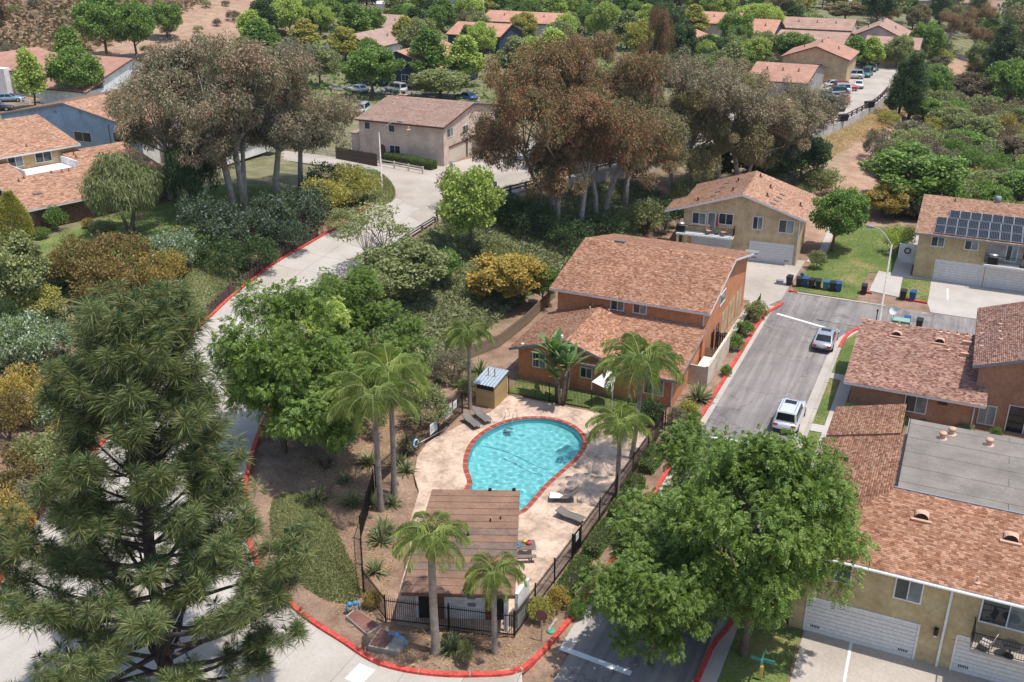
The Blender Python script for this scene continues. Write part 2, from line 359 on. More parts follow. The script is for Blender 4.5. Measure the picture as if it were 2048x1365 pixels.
def ground():
    xs = np.unique(np.concatenate([np.arange(-1500, -330, 90), np.arange(-330, -130, 10), np.arange(-130, 30, 1.25), np.arange(30, 70, 4), np.arange(70, 240, 12), np.arange(240, 1500, 90)]))
    ys = np.unique(np.concatenate([np.arange(-200, 5, 20), np.arange(5, 190, 1.25), np.arange(190, 330, 5), np.arange(330, 620, 15), np.arange(620, 2200, 80)]))
    Xg, Yg = np.meshgrid(xs, ys); Z = hz(Xg, Yg)
    low = np.zeros_like(Z)
    for p in PAVED: low = np.maximum(low, np.where(inpoly(Xg, Yg, p), 0.3, 0))
    dk = inpoly(Xg, Yg, DECK) & (pdist(Xg, Yg, DECK, True) > 1.3); low = np.where(dk, 3.0, low)
    far = np.clip((np.hypot(Xg + 60, Yg - 150) - 120) / 200, 0, 1)
    rng = np.random.default_rng(5)
    Zf = Z - low + far * 0.5 * np.sin(Xg * 0.05) * np.cos(Yg * 0.043)
    nx, ny = len(xs), len(ys)
    V = np.stack([Xg, Yg, Zf], -1).reshape(-1, 3)
    i = np.arange(ny - 1)[:, None] * nx + np.arange(nx - 1)[None]; i = i.ravel()
    F = np.stack([i, i + 1, i + 1 + nx, i + nx], 1).astype(np.int32)
    me = bpy.data.meshes.new('ground'); me.vertices.add(len(V)); me.vertices.foreach_set('co', V.astype(np.float32).ravel())
    me.loops.add(F.size); me.loops.foreach_set('vertex_index', F.ravel()); me.polygons.add(len(F)); me.polygons.foreach_set('loop_start', np.arange(0, F.size, 4, dtype=np.int32))
    me.update(calc_edges=True); me.polygons.foreach_set('use_smooth', [True] * len(F))
    # soil kinds: r = dry tan soil, g = grassy / leafy litter, b = reddish scrub hill
    x, y = V[:, 0], V[:, 1]
    path = [(-12, 118), (-14, 128), (-12.5, 140), (-13, 150), (-13.5, 162), (-11, 175), (-9, 190)]
    d = pdist(x, y, path); r = np.clip(1.3 - d / 6, 0, 1); trail = [(4, 215), (-3, 235), (-5, 260), (-6, 285), (-4, 300)]
    r = np.maximum(r, np.clip(1.2 - pdist(x, y, trail) / 3.5, 0, 1))
    r = np.maximum(r, np.where((x < -150) & (y < 330), np.clip((-150 - x) / 20, 0, 1) * 0.85 * np.clip(1 - (-185 - x) / 20, .1, 1), 0))
    g = np.clip((y - 125) / 20, 0, 1) * np.where(x > -12, 1, np.clip((y - 115) / 10, 0, 1)); g = np.maximum(g, np.clip((-62 - x) / 4, 0, 1) * (x > -150))
    bank = [(-51, 92), (-49.5, 72), (-46, 60), (-42, 51), (-38.5, 58), (-37.5, 66), (-37, 88), (-33, 104), (-33, 122), (-40, 125), (-46.5, 110), (-49, 103)]
    g = np.maximum(g, np.where(inpoly(x, y, bank), 1.0, 0))
    b = np.clip((-175 - x) / 25, 0, 1)
    ca = me.color_attributes.new('soil', 'FLOAT_COLOR', 'POINT'); ca.data.foreach_set('color', np.stack([r, g, b, np.ones_like(r)], 1).astype(np.float32).ravel())
    m, nt, bs = newmat('ground_soil'); v = objvec(nt)
    at = nt.nodes.new('ShaderNodeAttribute'); at.attribute_name = 'soil'; sep = nt.nodes.new('ShaderNodeSeparateColor'); nt.links.new(at.outputs['Color'], sep.inputs[0])
    n1 = noise(nt, 0.5, 6, 0.65, v); n2 = noise(nt, 6, 4, 0.7, v)
    mul = ramp(nt, [(0.3, srgb(118, 92, 74)), (0.6, srgb(158, 128, 104)), (0.8, srgb(176, 148, 122))]); nt.links.new(n1.outputs[0], mul.inputs[0])
    tan = ramp(nt, [(0.3, srgb(158, 120, 96)), (0.7, srgb(192, 156, 128))]); nt.links.new(n1.outputs[0], tan.inputs[0])
    lit = ramp(nt, [(0.3, srgb(96, 96, 62)), (0.7, srgb(144, 136, 98))]); nt.links.new(n1.outputs[0], lit.inputs[0])
    scr = ramp(nt, [(0.35, srgb(116, 92, 82)), (0.65, srgb(164, 126, 104))]); nt.links.new(n1.outputs[0], scr.inputs[0])
    c = mix(nt, mul.outputs[0], lit.outputs[0], sep.outputs[1]); c = mix(nt, c, scr.outputs[0], sep.outputs[2]); c = mix(nt, c, tan.outputs[0], sep.outputs[0])
    r2 = ramp(nt, [(0.25, (0.62,) * 3), (0.75, (1.3,) * 3)]); nt.links.new(n2.outputs[0], r2.inputs[0])
    nt.links.new(mix(nt, c, r2.outputs[0], 1.0, 'MULTIPLY'), bs.inputs['Base Color']); setp(bs, rough=0.95, spec=0.1); bump(nt, bs, n2.outputs[0], 0.7, 0.06)
    tag(link('ground', me, mat=m), 'brown soil ground of the whole neighbourhood', 'ground', kind='structure')
ground()

def sheet(name, poly, z, mat, label, cat='ground', thick=0.25, holes=()):
    from mathutils.geometry import tessellate_polygon
    loops = [[Vector((p[0], p[1], 0)) for p in l] for l in [poly, *holes]]
    flat = [p for l in loops for p in l]; tris = tessellate_polygon(loops)
    m = MB(); n = len(flat)
    fs = []
    for t in tris:
        a, b, c = (flat[i] for i in t)
        fs.append(t if (b - a).cross(c - a).z > 0 else t[::-1])
    vs = [(p.x, p.y, z) for p in flat] + [(p.x, p.y, z - thick) for p in flat]; k = 0
    for l in loops:
        L = len(l); fs += [(k + i, k + (i + 1) % L, n + k + (i + 1) % L, n + k + i) for i in range(L)]; k += L
    m.add(vs, fs); return tag(m.build(name, mat), label, cat, kind='structure')
def strip(path, off0, off1, z0, z1, zf=None):    # prism along a path between two lateral offsets
    p = [np.asarray(q[:2], float) for q in path]; m = MB(); n = len(p); vs = []
    for i in range(n):
        t = p[min(i + 1, n - 1)] - p[max(i - 1, 0)]; t /= np.linalg.norm(t) + 1e-9; nn = np.array([-t[1], t[0]])
        a, b = p[i] + nn * off0, p[i] + nn * off1; zz = zf(*p[i]) if zf else 0
        vs += [(a[0], a[1], z0 + zz), (b[0], b[1], z0 + zz), (b[0], b[1], z1 + zz), (a[0], a[1], z1 + zz)]
    fs = [(0, 1, 2, 3), tuple(4 * (n - 1) + k for k in (3, 2, 1, 0))]
    for i in range(n - 1):
        for k in range(4): fs.append((4 * i + k, 4 * i + 4 + k, 4 * i + 4 + (k + 1) % 4, 4 * i + (k + 1) % 4))
    m.add(vs, fs); return m

sheet('street', STREET, 0.02, ASPH, 'grey asphalt street with tyre streaks beside the pool', 'street')
sheet('parking_lot', LOT, 4.05, CONC2, 'pale concrete road and parking lot behind the retaining wall', 'parking lot', 0.6)
# concrete road on the left, poured slab by slab
def concrete_road():
    base = MB(); N = 64
    L = np.array(catmull(ROAD_L, 12)); R = np.array(catmull(ROAD_R, 12))
    def res(p, n):
        s = np.concatenate([[0], np.cumsum(np.hypot(*np.diff(p, axis=0).T))]); t = np.linspace(0, s[-1], n)
        return np.stack([np.interp(t, s, p[:, 0]), np.interp(t, s, p[:, 1])], 1)
    NS = 4; nseg = 27; L = res(L, nseg * NS + 1); R = res(R, nseg * NS + 1)
    vs = []; fs = []
    for i in range(len(L)):
        for t in (.002, .25, .5, .75, .998):
            q = L[i] * (1 - t) + R[i] * t; vs.append((q[0], q[1], h1(*q) - 0.05))
    for i in range(len(L) - 1):
        for k in range(4): a = i * 5 + k; fs.append((a, a + 1, a + 6, a + 5))
    base.add(vs, fs); road = base.build('concrete_road', DARKWOOD)
    tag(road, 'pale concrete slab road curving up on the left past the pines', 'road', kind='structure')
    lanes = (0.0, 0.34, 0.67, 1.0); g = 0.0022
    for j in range(nseg):
        for k in range(3):
            m = MB(); vv = []; t0, t1 = lanes[k] + g, lanes[k + 1] - g
            for i in range(NS + 1):
                ii = j * NS + i; e = 0.012 if i == 0 else (-0.012 if i == NS else 0)
                for t in (t0, (t0 + t1) / 2, t1):
                    q = L[ii] * (1 - t) + R[ii] * t
                    if e:
                        d = (L[min(ii + 1, len(L) - 1)] - L[ii - 1 if ii else 0]); q = q + d / np.linalg.norm(d) * e
                    vv.append((q[0], q[1], h1(*q) + 0.035))
            ff = []
            for i in range(NS):
                for c in range(2): a = i * 3 + c; ff.append((a, a + 1, a + 4, a + 3))
            n = len(vv); vv += [(x, y, z - 0.09) for x, y, z in vv]
            rim = [0, 1, 2] + [i * 3 + 2 for i in range(1, NS + 1)] + [NS * 3 + 1] + [i * 3 for i in range(NS, 0, -1)]
            ff += [(rim[i], rim[(i + 1) % len(rim)], n + rim[(i + 1) % len(rim)], n + rim[i]) for i in range(len(rim))]
            m.add(vv, ff); m.build('slab', CONC if (j * 3 + k) % 5 else CONC2, road)
    return L, R
RL, RR = concrete_road()
hzf = lambda x, y: h1(x, y)
# kerbs
def kerb(path, label, mat=None, zf=None, n=6, w=0.27, h=0.19):
    p = np.array(catmull(path, n)); o = strip(p, .02, w - .02, -0.1, h - .02, zf).build('kerb', CONC2); s = np.concatenate([[0], np.cumsum(np.hypot(*np.diff(p, axis=0).T))]); m = max(1, round(s[-1] / 2.6)); g = .025
    for i in range(m):
        t = np.linspace(s[-1] * i / m + g, s[-1] * (i + 1) / m - g, 6); strip(np.stack([np.interp(t, s, p[:, 0]), np.interp(t, s, p[:, 1])], 1), 0, w, -0.1, h + .004 * (i % 3 - 1), zf).build('kerb_stone', mat or REDK, o)
    return tag(o, label, 'kerb', kind='structure')
kl = [tuple(P(a, b)[:2]) for a, b in ((1215, 1110), (1290, 1000), (1355, 905), (1430, 790), (1500, 690))]
kerb([(-14.0, 93.6), (-14.2, 92.5), (-14.7, 91), (-15.0, 88), (-15.05, 80), (-15.1, 70), (-15.15, 60), (-15.2, 50), (-15.3, 44), (-15.6, 40.5)] + _corner[1:4] + _corner[4:] + [(-34.2, 38.2), (-38.2, 42.2), (-42.2, 49.0), (-46.6, 60), (-50.0, 72)],
     'long red painted kerb running from the orange building round the pool corner', zf=lambda x, y: h1(x, y) if x < -30 else 0.0)
kerb(ROAD_L[3:] + [(-63.6, 103.0)], 'red kerb along the timber stakes of the curving road', zf=lambda x, y: h1(x + .3, y))
gut = lambda path, a, b, lab: tag(strip(catmull(path, 6), a, b, -0.1, 0.035).build('gutter', CONC), lab, 'gutter', kind='structure')
gut([(-14.45, 92.5), (-14.45, 80), (-14.45, 50), (-14.45, 39)], -.62, 0.03, 'concrete gutter beside the long red kerb')
gut([(-7.97, 20), (-7.97, 84.5), (-7.5, 87.6), (-6.0, 90.2), (-3.5, 91.6), (20, 92)], -0.75, 0.0, 'concrete gutter on the house side of the street')
kerb([(-3.0, 92.35), (-5.6, 91.1), (-6.9, 89.0), (-7.3, 86.5), (-7.36, 84.8)], 'short curved red kerb at the silver car corner')
kerb([(-7.36, 84.8), (-7.36, 60), (-7.4, 49)], 'pale kerb along the grass strips', CONC2, h=0.13)
kerb([(-7.2, 46.2), (-7.5, 44), (-7.9, 42), (-8.0, 30)], 'red kerb below the big green street tree')
kerb([(-4.6, 97.25), (-13.6, 97.25)], 'low kerb behind the row of bins', CONC2, h=0.08)
kerb(pix((1855, 607), (1797, 597)), 'red kerb stub in front of the small grass square', w=0.3)
kerb(pix((1745, 588), (1720, 583)), 'short red kerb end beside the lone black bin')
kerb([(-13.0, 97.3), (-13.9, 97.4)], 'red kerb end at the driveway beside the bins', w=0.3)
# driveways and walks
sheet('driveway', [(-14.15, 97.3), (-14.0, 107.5), (-29, 106), (-29, 93.0), (-16.9, 93.0), (-16.3, 91.9), (-15.0, 92.6), (-14.15, 94.6)], 0.035, CONC2, 'concrete driveway in front of the tan two storey building', 'driveway')
sheet('driveway', [tuple(q) for q in pix((1862, 563), (1855, 608))] + [(-.5, 97.2), (40, 97.2), (40, 107.3), (-1.6, 107.3)], 0.035, CONC, 'wide concrete driveway in front of the solar roof building', 'driveway')
sheet('driveway', [(-3.6, 45.9), (-3.5, 30), (20, 30), (20, 45.9)], 0.035, CONC2, 'bright concrete driveway in front of the near yellow garage', 'driveway')
sheet('walkway', [tuple(q) for q in pix((1738, 583), (1797, 596), (1806, 553), (1757, 543))], 0.075, CONC, 'concrete walkway slab between lawn and small grass square', 'walkway')
sheet('walkway', [(-5.0, 107.0), (-3.2, 107.0), (-3.2, 122), (-5.0, 122)], 0.07, CONC, 'shaded concrete path along the solar roof building', 'walkway')
sheet('walkway', [(-6.0, 106.2), (0.2, 106.6), (0.2, 107.4), (-5.4, 107.3)], 0.078, CONC, 'narrow concrete strip at the foot of the solar roof building', 'walkway')
sheet('walkway', [(-13.9, 107.2), (-12.6, 106.8), (-12.3, 112), (-12.9, 122), (-13.6, 122), (-13.2, 112)], 0.07, CONC, 'concrete path with plants along the tan building', 'walkway')
sheet('walkway', [(-6.2, 78.2), (-5.25, 78.2), (-5.25, 62), (-6.2, 62)], 0.085, CONC, 'straight concrete sidewalk beside the brown building', 'sidewalk')
sheet('walkway', [(-7.2, 78.2), (-4.9, 78.2), (-4.9, 79.3), (-7.2, 79.3)], 0.08, CONC, 'short concrete cross path by the silver car', 'sidewalk')
sheet('walkway', [(-7.2, 68.4), (-6.2, 68.4), (-6.2, 69.6), (-7.2, 69.6)], 0.08, CONC, 'short concrete cross path by the white car', 'sidewalk')
sheet('walkway', [(-8.0, 30), (-6.9, 30), (-6.9, 44.5), (-7.1, 46.2), (-8.0, 46)], 0.1, CONC, 'narrow sidewalk under the big green street tree', 'sidewalk')
sheet('walkway', [(-17.0, 80), (-16.0, 80), (-15.9, 93), (-16.9, 93)], 0.08, CONC, 'concrete side path along the orange gable wall', 'walkway')
# lawns
LAWNS = [([(-13.6, 97.6), (-13.3, 107), (-12.5, 106.9), (-12.2, 112), (-12.8, 124), (-3.6, 124), (-5.0, 122), (-5.0, 107.2), (-7.2, 106.4), (-7.3, 97.6)], 'large mown lawn between the tan and solar roof buildings'),
         ([tuple(q) for q in pix((1799, 596), (1806, 558), (1861, 564), (1855, 605))], 'small square of grass between two driveways'),
         ([(-7.15, 79.4), (-4.9, 79.4), (-4.9, 90), (-5.9, 90.2), (-7.0, 87)], 'grass corner beside the silver car'),
         ([(-7.15, 69.7), (-6.25, 69.7), (-6.25, 78.1), (-7.15, 78.1)], 'thin grass strip beside the sidewalk'),
         ([(-7.15, 64.2), (-5.3, 64.2), (-5.3, 68.3), (-7.15, 68.3)], 'grass patch beside the white car'),
         ([(-6.85, 36), (-3.7, 36), (-3.7, 45.4), (-6.9, 45.4)], 'shaded grass patch under the big green street tree'),
         ([(-30.2, 64.7), (-20.0, 65.0), (-20.0, 67.6), (-30.4, 67.4)], 'narrow lawn behind the pool fence'),
         ([(-81, 62), (-70, 66), (-67, 78), (-69, 92), (-80, 92), (-82.5, 80)], 'shaded lawn in front of the brown roofed house on the left')]
rg = np.random.default_rng(11)
for poly, lab in LAWNS:
    hi = poly[0][0] < -60
    if hi:
        m = MB(); q = np.array(poly); c = q.mean(0); ring = []
        for k in (0.34, 0.67, 1.0): ring.append([(*(c + (p - c) * k), h1(*(c + (p - c) * k)) + 0.06) for p in catmull(poly, 5, True)])
        n = len(ring[0]); vs = [(c[0], c[1], h1(*c) + .06)] + ring[0] + ring[1] + ring[2]
        fs = [(0, 1 + i, 1 + (i + 1) % n) for i in range(n)]
        for r_ in range(2): fs += [(1 + r_ * n + i, 1 + (r_ + 1) * n + i, 1 + (r_ + 1) * n + (i + 1) % n, 1 + r_ * n + (i + 1) % n) for i in range(n)]
        m.add(vs, fs); o = tag(m.build('lawn', LAWN), lab, 'lawn', kind='structure')
    else: o = sheet('lawn', poly, 0.06, LAWN, lab, 'lawn')
    q = np.array(poly); x0, y0 = q.min(0); x1, y1 = q.max(0); n = int(min(26000, (x1 - x0) * (y1 - y0) * (90 if not hi else 30)))
    xy = rg.uniform((x0, y0), (x1, y1), (n, 2)); xy = xy[inpoly(xy[:, 0], xy[:, 1], poly)]; n = len(xy)
    z = hz(xy[:, 0], xy[:, 1]) + .05; a = rg.uniform(0, 2 * pi, n); h = rg.uniform(.03, .07, n) * (1.8 if hi else 1); w = rg.uniform(.02, .045, n); lean = rg.normal(0, .05, (n, 2))
    dx, dy = np.cos(a) * w, np.sin(a) * w
    V = np.zeros((n, 4, 3)); V[:, 0] = np.stack([xy[:, 0] - dx, xy[:, 1] - dy, z], 1); V[:, 1] = np.stack([xy[:, 0] + dx, xy[:, 1] + dy, z], 1)
    V[:, 2] = np.stack([xy[:, 0] + dx * .4 + lean[:, 0], xy[:, 1] + dy * .4 + lean[:, 1], z + h], 1); V[:, 3] = np.stack([xy[:, 0] - dx * .4 + lean[:, 0], xy[:, 1] - dy * .4 + lean[:, 1], z + h], 1)
    g = link('grass', quads('grass', V, GRASSM)); tag(g, 'short grass blades of the ' + lab.split(' between')[0].split(' in front')[0].split(' beside')[0].split(' under')[0].split(' behind')[0] + (' number' if 0 else ''), 'grass', kind='stuff')
    g['label'] = 'short grass of the ' + ' '.join(lab.split()[:12])
# painted lines
def paint(a, b, w, label, z=0.026):
    a = np.array(a[:2]); b = np.array(b[:2]); t = (b - a) / np.linalg.norm(b - a); n = np.array([-t[1], t[0]]) * w / 2
    m = MB(); m.prism([a - n, b - n, b + n, a + n], z - .012, z); return tag(m.build('road_marking', ROADPAINT), label, 'road marking', kind='structure')
paint(P(1554, 628), P(1678, 664), 0.32, 'white stop line behind the silver car')
paint(P(1388, 871), P(1545, 892), 0.3, 'white painted line under the white car')
paint(P(1121, 1296), P(1262, 1348), 0.36, 'white line on asphalt near the red kerb corner')
paint(P(1703, 1284, .035), P(1688, 1364, .035), 0.14, 'thin white parking stripe before the near garage', 0.042)
paint(P(1895, 578), P(1895, 600), 0.14, 'short white stripe on the solar building driveway', 0.042)
_a = RL[5] * .55 + RR[5] * .45
paint(P(735, 1335), P(705, 1366), 1.0, 'broad worn white crossing patch beside the meter box', 0.05)
for i in range(16, 22):
    a = RL[i * 4] * .66 + RR[i * 4] * .34; b = RL[i * 4 + 4] * .66 + RR[i * 4 + 4] * .34
lp = [RL[i] * .74 + RR[i] * .26 for i in range(62, 78)]
tag(strip(lp, -.09, .09, 0.03, 0.045, hzf).build('road_marking', ROADPAINT), 'faded white lane line on the curving concrete road', 'road marking', kind='structure')

# ------------------------------------------------------------ pool
def offset(poly, d):
    p = np.array(poly); n = len(p); t = np.roll(p, -1, 0) - np.roll(p, 1, 0); t /= np.linalg.norm(t, axis=1)[:, None]
    nn = np.stack([t[:, 1], -t[:, 0]], 1); area = 0.5 * np.sum(p[:, 0] * np.roll(p[:, 1], -1) - np.roll(p[:, 0], -1) * p[:, 1])
    return [tuple(q) for q in p + nn * (d if area > 0 else -d)]
CINN = offset(WATER, -0.02); COUT = offset(WATER, 0.34)
deck = sheet('pool_deck', DECK, 0.05, DECKM, 'stained pinkish stone paving round the pool', 'pool deck', 0.4, holes=(COUT,))
dn, nt_ = DECKM, DECKM.node_tree
def deck_mat():
    b = nt_.nodes['Principled BSDF']; v = objvec(nt_); old = b.inputs['Base Color'].links[0].from_socket
    vo = nt_.nodes.new('ShaderNodeTexVoronoi'); vo.feature = 'DISTANCE_TO_EDGE'; vo.inputs['Scale'].default_value = 0.75
    wv = noise(nt_, 1.2, 3, 0.6, v); sc_ = nt_.nodes.new('ShaderNodeVectorMath'); sc_.operation = 'MULTIPLY_ADD'; nt_.links.new(wv.outputs['Color'], sc_.inputs[0]); sc_.inputs[1].default_value = (0.9, 0.9, 0.9); nt_.links.new(v, sc_.inputs[2]); nt_.links.new(sc_.outputs[0], vo.inputs['Vector'])
    r = ramp(nt_, [(0.0, (0.74, 0.72, 0.7)), (0.035, (1, 1, 1))]); nt_.links.new(vo.outputs['Distance'], r.inputs[0])
    n = noise(nt_, 0.9, 5, 0.7, v, 0.8); r2 = ramp(nt_, [(0.36, (0.70, 0.68, 0.66)), (0.52, (1.03, 1.0, 0.97)), (0.7, (1.1, 1.03, 0.98))]); nt_.links.new(n.outputs[0], r2.inputs[0])
    nt_.links.new(mix(nt_, mix(nt_, old, r.outputs[0], 1, 'MULTIPLY'), r2.outputs[0], 1, 'MULTIPLY'), b.inputs['Base Color'])
deck_mat()
PLASTER = rough_mat('pool_plaster', (.24, .68, .70), (.32, .76, .77), 1.2, 3.0, 0.7, 0.0, 0.01, finec=0.12)
def water_mat():
    m = bpy.data.materials.new('pool_water'); m.use_nodes = True; nt = m.node_tree; nt.nodes.clear(); out = nt.nodes.new('ShaderNodeOutputMaterial')
    g = nt.nodes.new('ShaderNodeBsdfGlass'); g.inputs['IOR'].default_value = 1.33; g.inputs['Roughness'].default_value = 0.0; g.inputs[0].default_value = (0.90, 0.985, 0.99, 1)
    nt.links.new(g.outputs[0], out.inputs[0]); return m
POOLX, POOLY = -25.0, 55.0
pool = thing('swimming_pool', 'kidney shaped turquoise swimming pool with red brick rim', 'swimming pool', (POOLX, POOLY, 0))
loc = lambda q: (q[0] - POOLX, q[1] - POOLY)
sh = MB(); ring = [loc(q) for q in CINN]; n = len(ring); flo = [loc(q) for q in offset(WATER, -0.7)]
dep = lambda y: -1.0 - 0.5 * np.clip((7 - y) / 12, 0, 1)
sh.add([(x, y, 0.02) for x, y in ring] + [(x, y, dep(y) + .35) for x, y in ring] + [(x, y, dep(y)) for x, y in flo], [(i, n + i, n + (i + 1) % n, (i + 1) % n) for i in range(n)] + [(n + i, 2 * n + i, 2 * n + (i + 1) % n, n + (i + 1) % n) for i in range(n)] + [tuple(range(2 * n, 3 * n))])
shell = sh.build('shell', PLASTER, pool, smooth=False); shell.cycles.is_caustics_receiver = True
TILE = island('waterline_tile', [(0, srgb(60, 120, 150)), (1, srgb(110, 170, 190))], 0.3, 0.5)
ci2 = offset([loc(q) for q in CINN], -0.015); m = MB()
m.add([(x, y, 0.0) for x, y in ci2] + [(x, y, -.17) for x, y in ci2], [(i, n + i, n + (i + 1) % n, (i + 1) % n) for i in range(n)]); m.build('waterline_tiles', TILE, pool)
def water_mesh():
    q = np.array(ring); x0, y0 = q.min(0) - .2; x1, y1 = q.max(0) + .2; st = .07; xs = np.arange(x0, x1, st); ys = np.arange(y0, y1, st); X, Y = np.meshgrid(xs, ys); rng = np.random.default_rng(8); Z = np.zeros_like(X)
    for k in range(34): wl = rng.uniform(.28, 1.0); a = rng.uniform(0, 2 * pi); Z += .0065 * wl * np.sin(2 * pi / wl * (X * cos(a) + Y * sin(a)) + rng.uniform(0, 6.3)) / 2.4
    out = offset(ring, .06); ins = inpoly(X, Y, out); nx = len(xs); V = np.stack([X, Y, Z - .09], -1).reshape(-1, 3); f = []
    for j in range(len(ys) - 1):
        for i in range(nx - 1):
            if ins[j, i] and ins[j, i + 1] and ins[j + 1, i + 1] and ins[j + 1, i]: f.append((j * nx + i, j * nx + i + 1, (j + 1) * nx + i + 1, (j + 1) * nx + i))
    u = sorted({i for t in f for i in t}); mp = {i: k for k, i in enumerate(u)}; m = MB(); m.add(V[u], [tuple(mp[i] for i in t) for t in f]); return m
wat = water_mesh().build('water', water_mat(), pool, True); wat.cycles.is_caustics_caster = True
BRICK = island('coping_brick', [(0, srgb(148, 62, 44)), (0.4, srgb(172, 80, 58)), (0.8, srgb(188, 100, 76)), (1, srgb(160, 86, 68))], 0.8, 0.2)
BRK = [plain('brick_%d' % i, srgb(*c), 0.85, var=0.2) for i, c in enumerate(((164, 74, 54), (178, 88, 66), (152, 64, 48), (186, 102, 80)))]
mid = np.array([loc(q) for q in offset(WATER, 0.155)]); mid = np.vstack([mid, mid[:1]]); s_ = np.concatenate([[0], np.cumsum(np.hypot(*np.diff(mid, axis=0).T))])
nb = 150; bm_ = MB(); bl = s_[-1] / nb; bm_.box(-bl / 2 + .012, -.17, -.12, bl / 2 - .012, .17, 0.075); bme = bm_.mesh('brick', bevel=0.012)
mo = MB(); a_ = [loc(q) for q in offset(WATER, 0.0)]; b_ = [loc(q) for q in offset(WATER, 0.33)]; mo.add([(x, y, .045) for x, y in a_] + [(x, y, .045) for x, y in b_], [(i, (i + 1) % n, n + (i + 1) % n, n + i) for i in range(n)]); mo.build('mortar_bed', CONC2, pool)
for i in range(nb):
    t = (i + .5) * bl; x = np.interp(t, s_, mid[:, 0]); y = np.interp(t, s_, mid[:, 1]); x2 = np.interp((t + .1) % s_[-1], s_, mid[:, 0]); y2 = np.interp((t + .1) % s_[-1], s_, mid[:, 1])
    link('brick', bme, pool, BRK[(i * 7 + i // 3) % 4], (x, y, 0), (0, 0, math.atan2(y2 - y, x2 - x)))
LANE = plain('pool_line', srgb(40, 96, 130), 0.6); rp = MB()
pa, pb = loc(P(962, 890)[:2]), loc(P(1098, 935)[:2]); rp.tube([(pa[0] + (pb[0] - pa[0]) * t, pa[1] + (pb[1] - pa[1]) * t + .25 * sin(t * 5), -0.085) for t in np.linspace(0, 1, 16)], 0.022, 6); rp.build('rope', LANE, pool, True)
lx, ly = loc(P(1020, 851)[:2])
for k in range(3): MB().box(lx - .3, ly - .25 - k * .22, -.35 - k * .3, lx + .3, ly - .02 - k * .22, -.30 - k * .3).build('step', WHITE, pool)
hl = P(1018, 845)[:2]
for k, dx in enumerate((-.32, .32)):
    lx, ly = loc((hl[0] + dx, hl[1])); r = MB()
    r.tube([(lx, ly + .75, .05), (lx, ly + .72, .55), (lx, ly + .55, .82), (lx, ly + .3, .86), (lx, ly + .05, .7), (lx, ly - .12, .2), (lx, ly - .14, -.4)], 0.026, 8); r.build('handrail', CHROME, pool, True)
# ------------------------------------------------------------ buildings
def shing_mat(name, cs): return island(name, [(i / (len(cs) - 1), srgb(*c)) for i, c in enumerate(cs)], 0.9, 0.15, big=(0.5, (0.9, 0.9, 0.9), (1.08, 1.06, 1.05)))
SH_RED = shing_mat('shingle_red_blend', [(132, 84, 58), (160, 108, 78), (174, 122, 90), (194, 150, 118), (150, 100, 72)])
SH_TAN = shing_mat('shingle_tan_blend', [(116, 74, 62), (150, 104, 86), (172, 126, 104), (190, 152, 130), (136, 92, 78)])
SH_SAL = shing_mat('shingle_salmon', [(144, 102, 76), (166, 120, 92), (180, 134, 104), (196, 156, 128), (156, 110, 84)])
SH_BRN = shing_mat('shingle_brown', [(146, 116, 100), (168, 136, 118), (182, 150, 132), (156, 126, 110)])
def roofbase(name, c, c2): return rough_mat(name, srgb(*c), srgb(*c2), 0.6, 7.0, 0.9, 0.4, 0.02, finec=0.25)
RB = {'SH_RED': roofbase('roof_red', (150, 92, 72), (182, 122, 100)), 'SH_TAN': roofbase('roof_tan', (142, 96, 82), (170, 124, 104)), 'SH_SAL': roofbase('roof_salmon', (158, 110, 88), (184, 136, 112)), 'SH_BRN': roofbase('roof_brown', (150, 120, 104), (176, 144, 126))}
RB_OR = roofbase('roof_orange', (172, 116, 90), (194, 142, 114)); RB_FAR = roofbase('roof_far', (150, 114, 96), (178, 140, 120))
def stucco(name, a, b, s=0.6): return rough_mat(name, srgb(*[x * .93 for x in a]), srgb(*[min(255, x * 1.03) for x in b]), s, 4.5, 0.92, 0.4, 0.015, finec=0.17)
ST_ORANGE = stucco('stucco_orange', (194, 120, 72), (208, 134, 84)); ST_YEL = stucco('stucco_yellow', (176, 152, 104), (194, 172, 124)); ST_TAN = stucco('stucco_tan', (182, 152, 108), (206, 178, 134), 0.9)
ST_PINK = stucco('stucco_pinkbeige', (206, 178, 160), (222, 196, 178)); ST_BLUE = stucco('stucco_slate_blue', (150, 174, 198), (162, 186, 208)); ST_WHITE = stucco('stucco_white', (216, 212, 206), (232, 228, 222)); ST_BRN = stucco('stucco_brown', (164, 116, 82), (180, 132, 98))
ST_NAVY = stucco('stucco_navy', (44, 56, 72), (58, 72, 90)); ST_GREYT = stucco('stucco_grey', (150, 142, 134), (176, 166, 156)); BRICKW = island('x', [(0, (0, 0, 0)), (1, (0, 0, 0))]); BRICKW = rough_mat('dark_brick', srgb(96, 68, 58), srgb(134, 102, 88), 3.0, 12.0, 0.9, 0.5, 0.02, finec=0.4)
ROLLED = rough_mat('rolled_roofing', srgb(116, 108, 98), srgb(140, 131, 120), 0.7, 9, 0.95, 0.3, 0.006, finec=0.16)
VENTC = plain('vent_tan', srgb(206, 160, 132), 0.7); DOORW = plain('garage_white', srgb(206, 204, 202), 0.55); DOORC = plain('garage_cream', srgb(208, 192, 172), 0.6); CANVAS = plain('white_canvas', srgb(232, 228, 222), 0.7)

